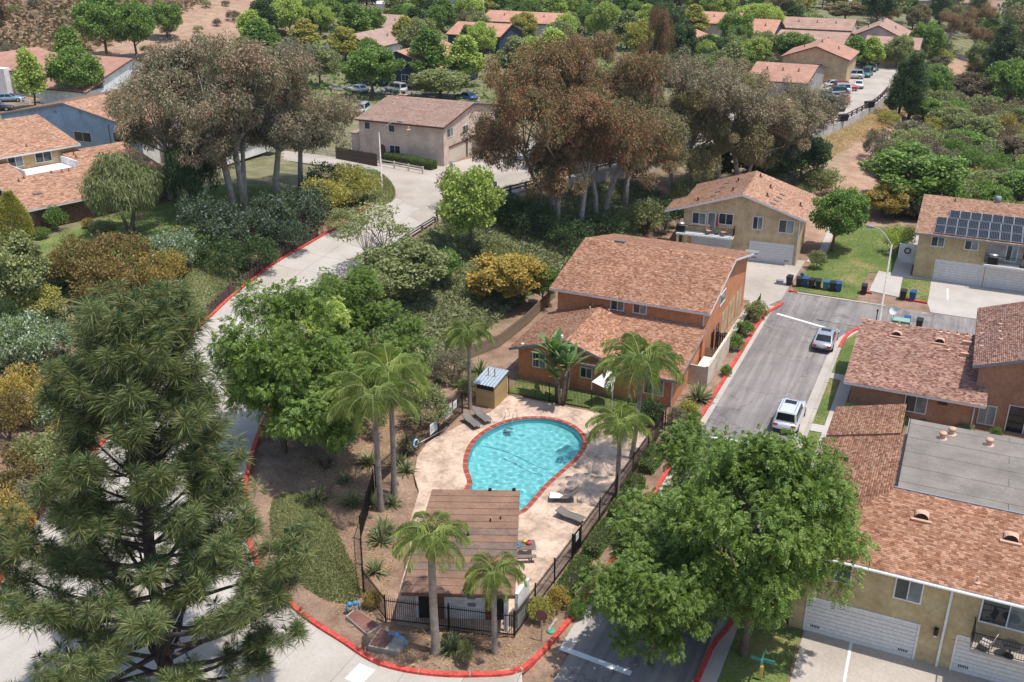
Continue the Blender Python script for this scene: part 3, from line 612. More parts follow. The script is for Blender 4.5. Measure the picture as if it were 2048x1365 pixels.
def pieces(name, V, faces, mat):          # V (N,k,3), faces list of index tuples (all quads) repeated per piece
    N, k, _ = V.shape; f = np.array(faces, np.int32); nf = len(f)
    F = (f[None] + (np.arange(N) * k)[:, None, None]).astype(np.int32).reshape(-1)
    me = bpy.data.meshes.new(name); me.vertices.add(N * k); me.vertices.foreach_set('co', V.astype(np.float32).ravel())
    me.loops.add(len(F)); me.loops.foreach_set('vertex_index', F); me.polygons.add(N * nf); me.polygons.foreach_set('loop_start', np.arange(0, len(F), 4, dtype=np.int32))
    me.update(calc_edges=True); me.materials.append(mat); return me
def shingles(roof, planes, mat, ex=0.135, tw=0.21, seed=1):
    rng = np.random.default_rng(seed); out = []
    for poly in planes:
        p = np.array(poly, float); o = p[0]; e = p[1] - p[0]; e /= np.linalg.norm(e); nrm = np.cross(e, p[-1] - p[0]); nrm /= np.linalg.norm(nrm)
        if nrm[2] < 0: nrm = -nrm
        s = np.cross(nrm, e); s = s if s @ (p[2] - p[0]) > 0 else -s
        q = np.stack([(p - o) @ e, (p - o) @ s], 1); H = q[:, 1].max(); n = len(q)
        for j in range(int(H / ex) + 1):
            y0 = j * ex - 0.03; ym = min(max(j * ex + ex * .4, 1e-4), H - 1e-3); xs = []
            for i in range(n):
                a, b = q[i], q[(i + 1) % n]
                if (a[1] > ym) != (b[1] > ym): xs.append(a[0] + (ym - a[1]) * (b[0] - a[0]) / (b[1] - a[1]))
            if len(xs) < 2: continue
            xl, xr = min(xs) - .02, max(xs) + .02
            m = int((xr - xl) / tw) + 3; w = rng.uniform(.7, 1.3, m) * tw; c = xl + np.concatenate([[0], np.cumsum(w)]) - rng.uniform(0, tw); c = np.clip(c, xl, xr)
            L, R = c[:-1], c[1:]; k = R - L > .03; L, R = L[k] + .004, R[k] - .004; N = len(L)
            if N == 0: continue
            h = rng.uniform(.014, .034, N); y1 = min(y0 + ex * 1.12, H + .03)
            V = np.zeros((N, 6, 3))
            for idx, (X, Y, Hh) in enumerate(((L, y0, h), (R, y0, h), (R, y1, .006), (L, y1, .006), (L, y0, -.01), (R, y0, -.01))):
                V[:, idx] = o + np.outer(X, e) + s * Y + np.outer(np.broadcast_to(Hh, N), nrm)
            out.append(V)
    me = pieces('shingles', np.concatenate(out), [(0, 1, 2, 3), (4, 5, 1, 0)], mat)
    return tag(link('shingles', me, roof), kind='stuff')
class House:
    def __init__(s, name, label, ox, oy, z0=0, rot=0.0, cat='building', group=None):
        s.o = thing(name, label, cat, (ox, oy, z0), rot, group); s.ox, s.oy, s.z0, s.rot = ox, oy, z0, rot; s.planes = []; s.slab = MB(); s.fas = MB(); s.ridges = []
    def l(s, x, y):                       # world -> local
        dx, dy = x - s.ox, y - s.oy; c, n = cos(-s.rot), sin(-s.rot); return dx * c - dy * n, dx * n + dy * c
    def hit(s, face, pos, px, py):        # photo pixel -> (along, z) on a wall plane, local metres
        d = ray(px, py); c, n = cos(-s.rot), sin(-s.rot); ddx, ddy = d[0] * c - d[1] * n, d[0] * n + d[1] * c
        X, Y = s.l(0, 0); Z = CAM_H - s.z0
        t = (pos - Y) / ddy if face in 'FB' else (pos - X) / ddx
        return (X + ddx * t if face in 'FB' else Y + ddy * t), Z + d[2] * t
    def plane(s, pts, fascia=(0,)):
        s.planes.append(pts); s.slab.slab(pts, (0, 0, -0.13))
        for i in fascia:
            a, b = Vector(pts[i]), Vector(pts[(i + 1) % len(pts)]); s.fas.bar(a + Vector((0, 0, -.11)), b + Vector((0, 0, -.11)), 0.05, 0.2)
    def gable(s, X0, X1, Y0, Y1, ze, zr, ax='x', rp=None, oh=0.5, ohr=0.35, wall=None, ze2=None, zb=0.0, name='wall'):
        if ax == 'x':
            rp = (Y0 + Y1) / 2 if rp is None else rp; k = (zr - ze) / (rp - Y0); ze2 = zr - k * (Y1 - rp) if ze2 is None else ze2
            s.plane([(X0, Y0, ze), (X1, Y0, ze), (X1, rp, zr), (X0, rp, zr)], (0, 1, 3)); s.plane([(X1, Y1, ze2), (X0, Y1, ze2), (X0, rp, zr), (X1, rp, zr)], (0, 1, 3))
            s.ridges.append(((X0, rp, zr), (X1, rp, zr), k, 1))
            sec = [(Y0 + oh, zb), (Y1 - oh, zb), (Y1 - oh, ze2 + (zr - ze2) * oh / (Y1 - rp) - .12), (rp, zr - .12), (Y0 + oh, ze + k * oh - .12)]
            a = [(X0 + ohr, y, z) for y, z in sec]; d = (X1 - X0 - 2 * ohr, 0, 0)
        else:
            rp = (X0 + X1) / 2 if rp is None else rp; k = (zr - ze) / (rp - X0); ze2 = zr - k * (X1 - rp) if ze2 is None else ze2
            s.plane([(X0, Y1, ze), (X0, Y0, ze), (rp, Y0, zr), (rp, Y1, zr)], (0, 1, 3)); s.plane([(X1, Y0, ze2), (X1, Y1, ze2), (rp, Y1, zr), (rp, Y0, zr)], (0, 1, 3))
            s.ridges.append(((rp, Y0, zr), (rp, Y1, zr), k, 0))
            sec = [(X0 + oh, zb), (X1 - oh, zb), (X1 - oh, ze2 + (zr - ze2) * oh / (X1 - rp) - .12), (rp, zr - .12), (X0 + oh, ze + k * oh - .12)]
            a = [(x, Y0 + ohr, z) for x, z in sec]; d = (0, Y1 - Y0 - 2 * ohr, 0)
        if wall: MB().slab(a, d).build(name, wall, s.o)
    def roof(s, base, shing=None, fasm=None, **k):
        r = s.slab.build('roof', base, s.o); s.r = r
        if shing:
            shingles(r, s.planes, shing, **k); out = []
            for a, b, kk, ax in s.ridges:
                a, b = np.array(a), np.array(b); n = int(np.linalg.norm(b - a) / .24); w = np.array([0, .14, 0]) if ax else np.array([.14, 0, 0]); d = (b - a) / n; dz = np.array([0, 0, .14 * kk])
                for i in range(n): p0 = a + d * i; p1 = p0 + d * 1.1; u0, u1 = np.array([0, 0, .045]), np.array([0, 0, .02]); out.append([p0 + u0, p1 + u1, p1 + w - dz + u1, p0 + w - dz + u0, p1 - w - dz + u1, p0 - w - dz + u0])
            if out: tag(link('ridge_caps', pieces('ridge_caps', np.array(out), [(0, 1, 2, 3), (0, 5, 4, 1)], shing), r), kind='stuff')
            s.ridges = []
        if s.fas.v: s.fas.build('fascia', fasm or TRIM, s.o)
        s.planes = []; s.slab = MB(); s.fas = MB(); return r
    def T(s, face, pos):
        return {'F': lambda a, b, c: (a, pos - c, b), 'B': lambda a, b, c: (a, pos + c, b), 'R': lambda a, b, c: (pos + c, a, b), 'L': lambda a, b, c: (pos - c, a, b)}[face]
    def wb(s, m, T, a0, a1, b0, b1, c0, c1): p, q = T(a0, b0, c0), T(a1, b1, c1); return m.box(*p, *q)
    def win(s, face, pos, a, z, w, h, panes=2, frame=None, curtain=1, t=0.075):
        T = s.T(face, pos); m = MB(); f = frame or TRIM
        for a0, a1, b0, b1 in ((-w / 2, w / 2, h / 2 - t, h / 2), (-w / 2, w / 2, -h / 2, -h / 2 + t), (-w / 2, -w / 2 + t, -h / 2 + t, h / 2 - t), (w / 2 - t, w / 2, -h / 2 + t, h / 2 - t)): s.wb(m, T, a + a0, a + a1, z + b0, z + b1, -.02, .06)
        iw = (w - 2 * t) / panes
        for i in range(1, panes): x = a - w / 2 + t + iw * i; s.wb(m, T, x - .025, x + .025, z - h / 2 + t, z + h / 2 - t, -.02, .05)
        o = m.build('window', f, s.o)
        for i in range(panes):
            x0 = a - w / 2 + t + iw * i; s.wb(g := MB(), T, x0 + .004, x0 + iw - .004, z - h / 2 + t - .004, z + h / 2 - t + .004, -.02, .018 + .008 * i); g.build('pane', GLASS_L if (curtain == 2 or (curtain == 1 and i == panes - 1)) else GLASS, o)
        return o
    def winpx(s, face, pos, x0, y0, x1, y1, **k):
        xc, yc = (x0 + x1) / 2, (y0 + y1) / 2; a, z = s.hit(face, pos, xc, yc); a0 = s.hit(face, pos, x0, yc)[0]; a1 = s.hit(face, pos, x1, yc)[0]; z0 = s.hit(face, pos, xc, y1)[1]; z1 = s.hit(face, pos, xc, y0)[1]
        return s.win(face, pos, a, (z0 + z1) / 2, abs(a1 - a0), abs(z1 - z0), **k)
    def garage(s, face, pos, a0, a1, h=2.13, rows=8, mat=None, frame=None, vents=True, zb=0.0):
        T = s.T(face, pos); m = MB(); f = .1
        s.wb(m, T, a0 - f, a0, zb, zb + h + f, -.02, .05); s.wb(m, T, a1, a1 + f, zb, zb + h + f, -.02, .05); s.wb(m, T, a0, a1, zb + h, zb + h + f, -.02, .05)
        s.wb(m, T, a0, a1, zb + 0.0, zb + h, -.03, -.012); o = m.build('garage_door', frame or TRIM, s.o); ph = h / rows
        for i in range(rows): s.wb(g := MB(), T, a0 + .01, a1 - .01, zb + i * ph + .012, zb + (i + 1) * ph - .012, -.02, .018); g.build('panel', mat or DOORW, o, bevel=.008)
        if vents:
            for c in (a0 + .5, a1 - .5):
                for k in range(6): x = c - .21 + k * .084; s.wb(v := MB(), T, x - .025, x + .025, zb + .34, zb + .50, .016, .024); v.build('vent', DARK, o)
    def box(s, name, mat, x0, y0, z0, x1, y1, z1, parent=None, **k): return MB().box(x0, y0, z0, x1, y1, z1).build(name, mat, parent or s.o, **k)
    def pipe(s, x, y, z, h=.45, r=.05, mat=None): m = MB(); m.cyl((x, y, z - .12), r, h + .12, 8); m.lathe([(r * 3.2, .0), (r * 1.3, .06)], 10, (x, y, z + .01)); return m.build('roof_pipe', mat or VENTC, s.o)
    def pz(s, x, y, pl): p = np.array(pl, float); n = np.cross(p[1] - p[0], p[-1] - p[0]); return p[0][2] - (n[0] * (x - p[0][0]) + n[1] * (y - p[0][1])) / n[2]
    def lowvent(s, x, y, z, mat=None, w=.36): return MB().box(x - w / 2, y - w / 2, z - .05, x + w / 2, y + w / 2, z + .1).build('roof_vent', mat or plain_vent, s.o)
plain_vent = plain('vent_grey', srgb(120, 104, 96), 0.7)
def barrel_vent(h, x, y, z, slope=0.2, r=.42, L=.8, mat=None):
    m = MB(); n = 9; vs = []
    for yy, zz in ((-L / 2, -L / 2 * slope), (L / 2, L / 2 * slope)):
        for i in range(n): a = pi * i / (n - 1); vs.append((x + r * cos(a), y + yy, z + (r * sin(a) * (1 if yy < 0 else .35)) + (zz if yy > 0 else -L / 2 * slope)))
    m.add(vs, [(i, i + 1, n + i + 1, n + i) for i in range(n - 1)]); m.box(x - r * 1.4, y - L / 2 - .18, z - L / 2 * slope - .06, x + r * 1.4, y - L / 2, z - L / 2 * slope + .03)
    o = m.build('roof_vent', mat or VENTC, h.o); g = MB()
    g.add([(x, y - L / 2 + .07, z - L / 2 * slope)] + [(x + r * .93 * cos(pi * i / 8), y - L / 2 + .07, z - L / 2 * slope + r * .93 * sin(pi * i / 8)) for i in range(9)], [(0, i, i + 1) for i in range(1, 9)]); g.build('grille', DARK, o)
    for k in range(3): MB().box(x - r * (.85 - k * .15), y - L / 2 + .03, z - L / 2 * slope + .08 + k * .1, x + r * (.85 - k * .15), y - L / 2 + .05, z - L / 2 * slope + .11 + k * .1).build('louvre', BROWNTRIM, o)
def railing(parent, a, b, h=1.0, mat=None, step=.12, z0=0.0, infill=True):
    a = Vector((*a, z0)); b = Vector((*b, z0)); L = (b - a).length; n = max(1, int(L / step)); m = MB(); u = Vector((0, 0, 1))
    m.bar(a + u * h, b + u * h, .05, .04); m.bar(a + u * .1, b + u * .1, .03); o = m.build('railing', mat or BLACK, parent)
    pk = MB().box(-.009, -.009, .1, .009, .009, h).mesh('baluster')
    for i in range(n + 1): link('baluster', pk, o, mat or BLACK, a + (b - a) * i / n)
    return o

# --- H1 orange two-storey block with its low wing
h = House('orange_building', 'orange stucco building with red shingle roofs beside the pool', -24, 80)
L_ = h.l
x0, y0 = L_(-30.95, 75.1); x1, y1 = L_(-16.75, 92.2); h.gable(x0, x1, y0, y1, 5.3, 7.35, 'x', wall=ST_ORANGE, oh=.6, ohr=.55)
h.roof(RB['SH_RED'], SH_RED, TRIM, seed=3)
fx = y0 + .6; rx = x1 - .55
h.winpx('F', fx, 1221, 598, 1249, 621, panes=2); h.winpx('F', fx, 1266, 602, 1294, 628, panes=2)
h.winpx('R', rx, 1440, 585, 1450, 606, panes=1)
for a0, z0_, w, hh in ((79.2, 1.05, .95, 2.1), (80.9, 1.05, .9, 2.1)): h.win('R', rx, a0 - 80, z0_, w, hh, panes=1, frame=BROWNTRIM, curtain=0)
for yy in (83.5, 86.3, 89.1):
    T = h.T('R', rx); h.wb(m := MB(), T, yy - 80 - 1.1, yy - 80 + 1.1, .1, 2.5, -.02, .02); h.wb(m, T, yy - 80 - .04, yy - 80 + .04, .1, 2.5, .02, .035); m.build('wall_panel', ST_TAN, h.o)
kz = lambda y: 5.3 + (y + 80 - 75.1) * (7.35 - 5.3) / 8.55
for px, py in ((1265, 528), (1312, 545), (1290, 548), (1362, 530), (1330, 555)): a = P(px, py, 6.4); x, y = L_(a[0], a[1]); h.pipe(x, y, kz(y), .25, .05)
a = P(1240, 494, 6.9); x, y = L_(a[0], a[1]); h.box('roof_vent', plain_vent, x - .5, y - .25, kz(y) - .05, x + .5, y + .25, kz(y) + .14)
h.box('downspout', TRIM, rx - .12, fx - .1, 2.9, rx - .02, fx, 5.2)
h.box('chimney_cap', GREYTRIM, x1 - .9, 92.2 - 80 - .5, 5.3, x1 + .35, 92.2 - 80 + .25, 5.42)
# low wing
wx0, wy0 = L_(-31.2, 67.25); wxr, wy1 = L_(-26.25, 75.68); wxe = L_(-21.3, 0)[0]; wx1 = L_(-16.95, 0)[0]
h.plane([(wx0, wy1, 2.75), (wx0, wy0, 2.75), (wxr, wy0, 4.3), (wxr, wy1, 4.3)], (0, 1)); h.plane([(wxe, wy0, 2.75), (wxe, wy1, 2.75), (wxr, wy1, 4.3), (wxr, wy0, 4.3)], (3,))
h.plane([(wxr + 1.2, wy0 - .06, 2.62), (wx1, wy0 - .06, 2.62), (wx1, wy1 - .01, 3.9), (wxr + 1.2, wy1 - .01, 3.9)], (0, 1))
h.roof(RB['SH_RED'], SH_RED, GREYTRIM, seed=4)
wf = wy0 + .55; m = MB(); m.slab([(wx0 + .6, wf, 0), (wxe - .5, wf, 0), (wxe - .5, wf, 2.75), (wxr, wf, 4.1), (wx0 + .6, wf, 2.8)], (0, wy1 - wf - .01, 0)); m.box(wxe - .5, wf + .003, 0, wx1 - .55, wy1 - .02, 2.62); m.build('wing_wall', ST_ORANGE, h.o)
m = MB(); m.box(wx1 - .553, wf + .01, 2.5, wx1 - .55 + .002, wy1 - .02, 2.7); m.slab([(wx1 - .56, wf + .02, 2.6), (wx1 - .56, wy1 - .02, 2.6), (wx1 - .56, wy1 - .02, 3.74)], (.01, 0, 0)); m.build('wing_gable', ST_ORANGE, h.o)
h.winpx('F', wf, 1065, 706, 1092, 736); h.winpx('F', wf, 1160, 735, 1185, 757); h.winpx('F', wf + .003, 1287, 752, 1328, 790)
SIDING = [k * .42 for k in range(20)]
for k in range(9): h.box('batten', BROWNTRIM if 0 else ST_ORANGE, wx0 + .75 + k * .45, wf - .025, .05, wx0 + .80 + k * .45, wf, 2.85 + min(.3 + k * .13, 1.0) - .2)
h.box('downspout', TRIM, wx1 - .64, wf - .09, .1, wx1 - .56, wf - .01, 2.55)
ab = MB(); ab.tube([(h.hit('F', wf, 1079, 692)[0] + .62 * cos(t), wf - .04, 2.35 + .62 * sin(t)) for t in np.linspace(0, pi, 12)], .04, 6); ab.build('arch_trim', TRIM, h.o)
for px in (1047, 1125): a, z = h.hit('F', wf, px, 688 if px < 1100 else 672); h.box('eave_lamp', WHITE, a - .09, wf - .3, z - .12, a + .09, wf - .02, z + .1)
for px, py in ((1180, 617), (1218, 622), (1186, 609)): a = P(px, py, 4.2); x, y = L_(a[0], a[1]); h.pipe(x, y, 4.0, .35, .07)
cn = MB(); q = [h.l(*P(a, b, 2.3)[:2]) for a, b in ((1184, 758), (1215, 745), (1232, 752), (1225, 778))]; cn.slab([(x, y, 2.5 if i in (1, 2) else 2.05) for i, (x, y) in enumerate(q)], (0, 0, -.03))
cn.build('awning', CANVAS, h.o)
for i in (0, 3): x, y = q[i]; MB().bar((x, y, 0), (x, y, 2.05), .05).build('awning_post', TRIM, h.o)

# --- H2 tan building
h = House('tan_building', 'tan two storey building with front gable and small balcony', -21, 105, 0, rad(4)); L_ = h.l
h.gable(-6.75, 6.85, -.6, 10.2, 5.3, 7.5, 'y', rp=0.0, wall=ST_TAN, oh=.55, ohr=.6)
h.plane([(-8.3, 4.5, 4.75), (-8.3, -.2, 4.75), (-6.7, -.2, 5.28), (-6.7, 4.5, 5.28)], (0, 1)); h.roof(RB['SH_SAL'], SH_SAL, TRIM, seed=5)
f = 0.0
h.winpx('F', f, 1384, 425, 1412, 449); h.winpx('F', f, 1437, 427, 1467, 450, curtain=0); h.winpx('F', f, 1505, 433, 1526, 460); h.winpx('F', f, 1557, 440, 1589, 467)
h.winpx('F', f, 1415, 425, 1431, 458, panes=1, curtain=2)
a0 = h.hit('F', f, 1500, 500)[0]; a1 = h.hit('F', f, 1585, 500)[0]; h.garage('F', f, a0, a1, 2.2, 8)
a2 = h.hit('F', f, 1383, 490)[0]; a3 = h.hit('F', f, 1460, 490)[0]; h.garage('F', f, a2, a3, 2.2, 8, vents=False)
b0 = h.hit('F', -1.4, 1352, 460)[0]; b1 = h.hit('F', -1.4, 1466, 470)[0]
h.box('balcony_floor', TRIM, b0, -1.45, 2.55, b1, -.002, 2.72)
railing(h.o, (b0 + .05, -1.4), (b1 - .05, -1.4), 1.0, z0=2.72); railing(h.o, (b1 - .05, -1.38), (b1 - .05, -.05), 1.0, z0=2.72); railing(h.o, (b0 + .05, -1.38), (b0 + .05, -.05), 1.0, z0=2.72)
for xx in (b0 + .2, a2 - .45): h.box('post', ST_TAN, xx - .12, -1.35, 0, xx + .12, -1.1, 2.55)
h.box('post', GREYTRIM, -7.9, -.1, 2.7, -7.8, 0, 4.7)
for k, (px, py) in enumerate(((1362, 520), (1375, 365), (1384, 350), (1395, 337), (1462, 372), (1520, 352), (1511, 388), (1545, 345))): pass
for x, y in ((3.2, .5), (3.35, 2.0), (3.5, 3.5), (3.65, 5.0), (-3.4, 1.5), (-3.2, 3.2), (-3.0, 5.0), (-2.8, 6.8)): z = 7.5 - abs(x) * (.3257) ; MB().slab([(x - .3, y - .22, 7.5 - abs(x - .3) * .324 + .02), (x + .3, y - .22, 7.5 - abs(x + .3) * .324 + .02), (x + .3, y + .22, 7.5 - abs(x + .3) * .324 + .02), (x - .3, y + .22, 7.5 - abs(x - .3) * .324 + .02)], (0, 0, .07)).build('skylight_vent', plain_vent, h.o)
for x, y in ((2.3, 2.3), (2.2, 5.8), (-1.5, 6.5), (5.8, 3.8), (-4.9, .8), (-1.4, 2.2), (.7, 8.4)): h.pipe(x, y, 7.5 - abs(x) * .324, .4, .09, BROWNTRIM)
h.box('downspout', TRIM, 6.2, -.09, .1, 6.29, -.01, 5.2)
# --- H3 yellow building with solar panels
h = House('solar_roof_building', 'yellow two storey building with solar panels on its roof', 8, 112); L_ = h.l
X0 = -3.35 - 8; h.gable(X0, 14, 106.35 - 112, 118.5 - 112, 5.0, 7.0, 'x', rp=114.4 - 112, ze2=5.1, wall=ST_YEL, oh=.6, ohr=.4); h.roof(RB['SH_SAL'], SH_SAL, GREYTRIM, seed=6)
f = 106.95 - 112
h.winpx('F', f, 1862, 470, 1890, 494); h.winpx('F', f, 1929, 477, 1958, 501)
a0 = h.hit('F', f, 1869, 545)[0]; a1 = h.hit('F', f, 1962, 560)[0]; h.garage('F', f, a0, a1, 2.2, 8, vents=False); h.garage('F', f, a1 + .35, a1 + 5.2, 2.2, 8, vents=False)
# balcony alcove: its shade is put in as a flat grey panel
ba = h.hit('F', f, 1972, 500)[0]; h.box('balcony_shade_panel', ST_GREYT, ba, f - .012, 2.75, 13, f - .002, 4.7)
h.winpx('F', f - .012, 2012, 487, 2036, 524, curtain=1); h.box('balcony_floor', TRIM, ba, f - 1.2, 2.55, 13, f - .013, 2.72); railing(h.o, (ba + .05, f - 1.15), (13, f - 1.15), 1.0, z0=2.72)
railing(h.o, (ba + .05, f - 1.15), (ba + .05, f - .05), 1.0, z0=2.72)
sl_ = (7.0 - 5.0) / 8.05
solar = thing('solar_array', 'three rows of dark solar panels on the yellow building roof', 'solar panels', (h.ox, h.oy, 0))
CELL = glass('solar_cell', (0.008, 0.010, 0.015), 0.3); setp(CELL.node_tree.nodes['Principled BSDF'], spec=.25); pw, phh = 1.0, 1.62
fr = MB().box(-pw / 2 + .012, -phh / 2 + .012, 0, pw / 2 - .012, phh / 2 - .012, .035).mesh('panel', bevel=.006); GL = MB()
for i in range(6):
    for j in range(10): GL.box(-pw / 2 + .05 + i * .152, -phh / 2 + .05 + j * .153, .036, -pw / 2 + .05 + i * .152 + .14, -phh / 2 + .05 + j * .153 + .14, .041)
glm = GL.mesh('cells'); A0 = h.l(*P(1868, 452, 5.9)[:2])
for r_ in range(3):
    nn = 11 if r_ < 2 else 7; off = 0.0 if r_ < 2 else 1.15
    for i in range(nn):
        x = A0[0] + .6 + off + i * 1.02; y = A0[1] + .8 + r_ * 1.66; z = 5.0 + (y - (106.35 - 112)) * sl_ + .14
        p = link('solar_panel', fr, solar, STEEL, (x, y, z), (math.atan(sl_), 0, 0)); link('cells', glm, p, CELL)
for px, py, rr in ((1882, 397, .05), (1910, 405, .06), (1955, 400, .05)): a = P(px, py, 6.7); x, y = L_(a[0], a[1]); h.pipe(x, y, 5.0 + (y + 5.65) * sl_, .3, rr, BROWNTRIM)
a = P(1994, 410, 6.7); x, y = L_(a[0], a[1]); tb = MB(); tb.lathe([(.05, 0), (.3, 0), (.34, .2), (.34, .45), (.25, .6), (.02, .65)], 14, (x, y, 5.0 + (y + 5.65) * sl_)); tb.build('roof_fan', GREYTRIM, h.o, True)
h.box('gate_wall', ST_WHITE, X0 - 1.5, f + 4.2, 0, X0 + .35, f + 4.35, 2.2); wr = MB(); wr.tube([(X0 - .6 + .3 * cos(t), f + 4.14, 1.5 + .3 * sin(t)) for t in np.linspace(0, 2 * pi, 16)], .06, 6); wr.build('wreath', DARK, h.o)
# --- H4 brown building on the right
h = House('brown_building', 'brown stucco building with low and tall shingle roofs by the street', 4, 80); L_ = h.l
h.gable(-5.5 - 4, 4.4 - 4, 72.3 - 80, 82.1 - 80, 2.72, 4.5, 'x', rp=81.3 - 80, ze2=4.2, wall=ST_BRN, oh=.65, ohr=.55); h.roof(RB['SH_TAN'], SH_TAN, TRIM, seed=7)
f = 72.95 - 80; h.winpx('F', f, 1808, 790, 1855, 826); h.winpx('F', f, 1876, 797, 1896, 810, panes=1, frame=BROWNTRIM, curtain=0)
h.box('downspout', TRIM, 3.68 - 4, f - .08, .1, 3.76 - 4, f - .005, 2.6)
for px, py in ((1793, 672), (1879, 686)): a = P(px, py, 4.1); x, y = L_(a[0], a[1]); barrel_vent(h, x, y, 2.72 + (y + 7.7) * .2 + .06, .2, .36, .6, VENTC)
for px, py in ((1800, 643), (1882, 656), (1897, 657), (1915, 662), (1935, 664), (1897, 690)): a = P(px, py, 4.4); x, y = L_(a[0], a[1]); y = min(y, 1.1); h.pipe(x, y, 2.72 + (y + 7.7) * .2, .3, .06)
for px, py in ((1934, 695), (1932, 711)): a = P(px, py, 4.0); x, y = L_(a[0], a[1]); h.box('roof_vent', VENTC, x - .4, y - .12, 2.72 + (y + 7.7) * .2, x + .25, y + .12, 2.72 + (y + 7.7) * .2 + .28)
h.gable(3.1 - 4, 16.6 - 4, 73.95 - 80, 86.4 - 80, 5.0, 7.35, 'y', wall=ST_BRN, oh=.5, ohr=.65, name='tall_wall'); h.roof(RB['SH_TAN'], SH_TAN, GREYTRIM, seed=8)
f = 74.6 - 80; h.winpx('F', f, 1955, 810, 1992, 850, curtain=2); h.winpx('F', f, 2012, 812, 2052, 868, panes=1, curtain=0)
for px, py in ((1968, 646), (1968, 671), (2004, 638), (2005, 668), (2003, 652)): a = P(px, py, 6.0); x, y = L_(a[0], a[1]); h.pipe(x, y, 5.0 + (x + .9) * .348, .35, .07)
dg = MB(); T = h.T('F', f); a0, a1 = h.hit('F', f, 2014, 840)[0], h.hit('F', f, 2050, 840)[0]
for k in range(7): x = a0 + .1 + (a1 - a0 - .2) * k / 6; h.wb(dg, T, x - .012, x + .012, .1, 2.1, .06, .085)
for z in (.1, .8, 1.4, 2.08): h.wb(dg, T, a0 + .05, a1 - .05, z - .015, z + .015, .062, .083)
dg.build('security_door', BLACK, h.o)
# --- H5 near yellow building, lower right
h = House('near_yellow_building', 'near yellow garage building with red shingle and grey flat roof', 6, 52); L_ = h.l
ex0, ey0, ex1 = -4.95 - 6, 45.15 - 52, 14; ry, rxx, zt = 51.45 - 52, -.4 - 6, 6.5
h.plane([(ex0, ey0, 5.3), (ex1, ey0, 5.3), (ex1, ry, zt), (rxx, ry, zt)], (0,)); h.plane([(ex0, 58 - 52, 5.3), (ex0, ey0, 5.3), (rxx, ry, zt), (rxx, 58 - 52, zt)], (0,)); h.plane([(ex0, 62.2 - 52, 5.42), (ex0, 58 - 52, 5.42), (rxx - .35, 58 - 52, 6.56), (rxx - .35, 62.2 - 52, 6.56)], (0, 3))
h.roof(RB['SH_RED'], SH_RED, TRIM, seed=9)
MB().box(ex0 + .5, ey0 + .5, 0, ex1 - .1, 60.3 - 52, 5.22).box(ex0 + .5, 60.302 - 52, 0, rxx - .5, 62.0 - 52, 5.2).build('wall', ST_YEL, h.o)
MB().box(rxx - .02, ry + .02, 5.2, ex1 - .02, 60.6 - 52, 6.36).build('parapet_wall', GREYTRIM, h.o)
fl = MB().box(rxx + .05, ry + .06, 6.36, ex1 - .1, 60.5 - 52, 6.40).build('flat_roof', DARK, h.o)
k = 0; yy = ry + .08
while yy < 60.4 - 52:
    xx = rxx + .07
    for seg in ((0, 5.6 + (k % 3) * 1.7), (5.6 + (k % 3) * 1.7, 14)):
        xa, xb = rxx + .07 + seg[0], min(ex1 - .15, rxx + .07 + seg[1])
        if xb > xa: MB().box(xa + .012, yy, 6.39 + .006 * (k % 2), xb - .012, min(yy + .90, 60.45 - 52), 6.425 + .006 * (k % 2)).build('roofing_strip', ROLLED, fl)
    yy += .92; k += 1
h.box('flashing', GREYTRIM, rxx - .06, ry - .05, 6.42, ex1 - .1, ry + .05, 6.58); h.box('flashing', DARK, rxx - .06, ry + .052, 6.42, rxx + .05, 58 - 52, 6.58)
for px, py in ((1885, 875), (1903, 866), (1978, 888)):
    a = P(px, py, 6.5); x, y = L_(a[0], a[1]); m = MB(); m.lathe([(.32, 0), (.16, .06), (.14, .3), (.24, .3), (.22, .42), (.02, .46)], 14, (x, y, 6.42)); m.build('roof_vent', VENTC, h.o, True)
f = ey0 + .5
a0 = h.hit('F', f, 1612, 1240)[0]; a1 = h.hit('F', f, 1829, 1290)[0]; h.garage('F', f, a0, a1, 2.2, 9)
h.garage('F', f, a1 + 1.9, a1 + 6.9, 2.2, 9)
h.winpx('F', f, 1788, 1150, 1848, 1203); h.winpx('F', f, 1668, 1118, 1706, 1167, curtain=0); h.winpx('F', f, 1958, 1192, 2080, 1258, panes=2, curtain=1)
T = h.T('F', f); x = h.hit('F', f, 1905, 1182)[0]; h.wb(m := MB(), T, x - .06, x + .06, .05, 5.0, .002, .11); m.build('downspout', TRIM, h.o)
m = MB(); m.tube([(ex0, ey0 - .09, 5.2), (ex1, ey0 - .09, 5.2)], .075, 8); m.build('gutter', TRIM, h.o)
x, z = h.hit('F', f, 1872, 1262); h.wb(m := MB(), T, x - .1, x + .1, z - .18, z + .22, .002, .2); m.build('wall_lamp', BLACK, h.o); h.wb(m := MB(), T, x - .07, x + .07, z - .26, z - .18, .04, .18); m.build('lamp_glass', WHITE, h.o)
x, z = h.hit('F', f, 1907, 1282); h.wb(m := MB(), T, x - .08, x + .08, z - .08, z + .08, .002, .03); m.build('outlet_cover', ST_YEL, h.o)
bx = h.hit('F', f - 1.3, 1940, 1300)[0]; h.box('balcony_floor', CONC2, bx, f - 1.35, 2.42, ex1, f - .003, 2.6); railing(h.o, (bx + .04, f - 1.31), (ex1, f - 1.31), 1.0, z0=2.6); railing(h.o, (bx + .04, f - 1.3), (bx + .04, f - .05), 1.0, z0=2.6)
for px, py in ((1842, 1042), (2020, 1085)): a = P(px, py, 5.9); x, y = L_(a[0], a[1]); barrel_vent(h, x, y, 5.3 + (y - ey0) * .19 + .08, .19, .36, .62)
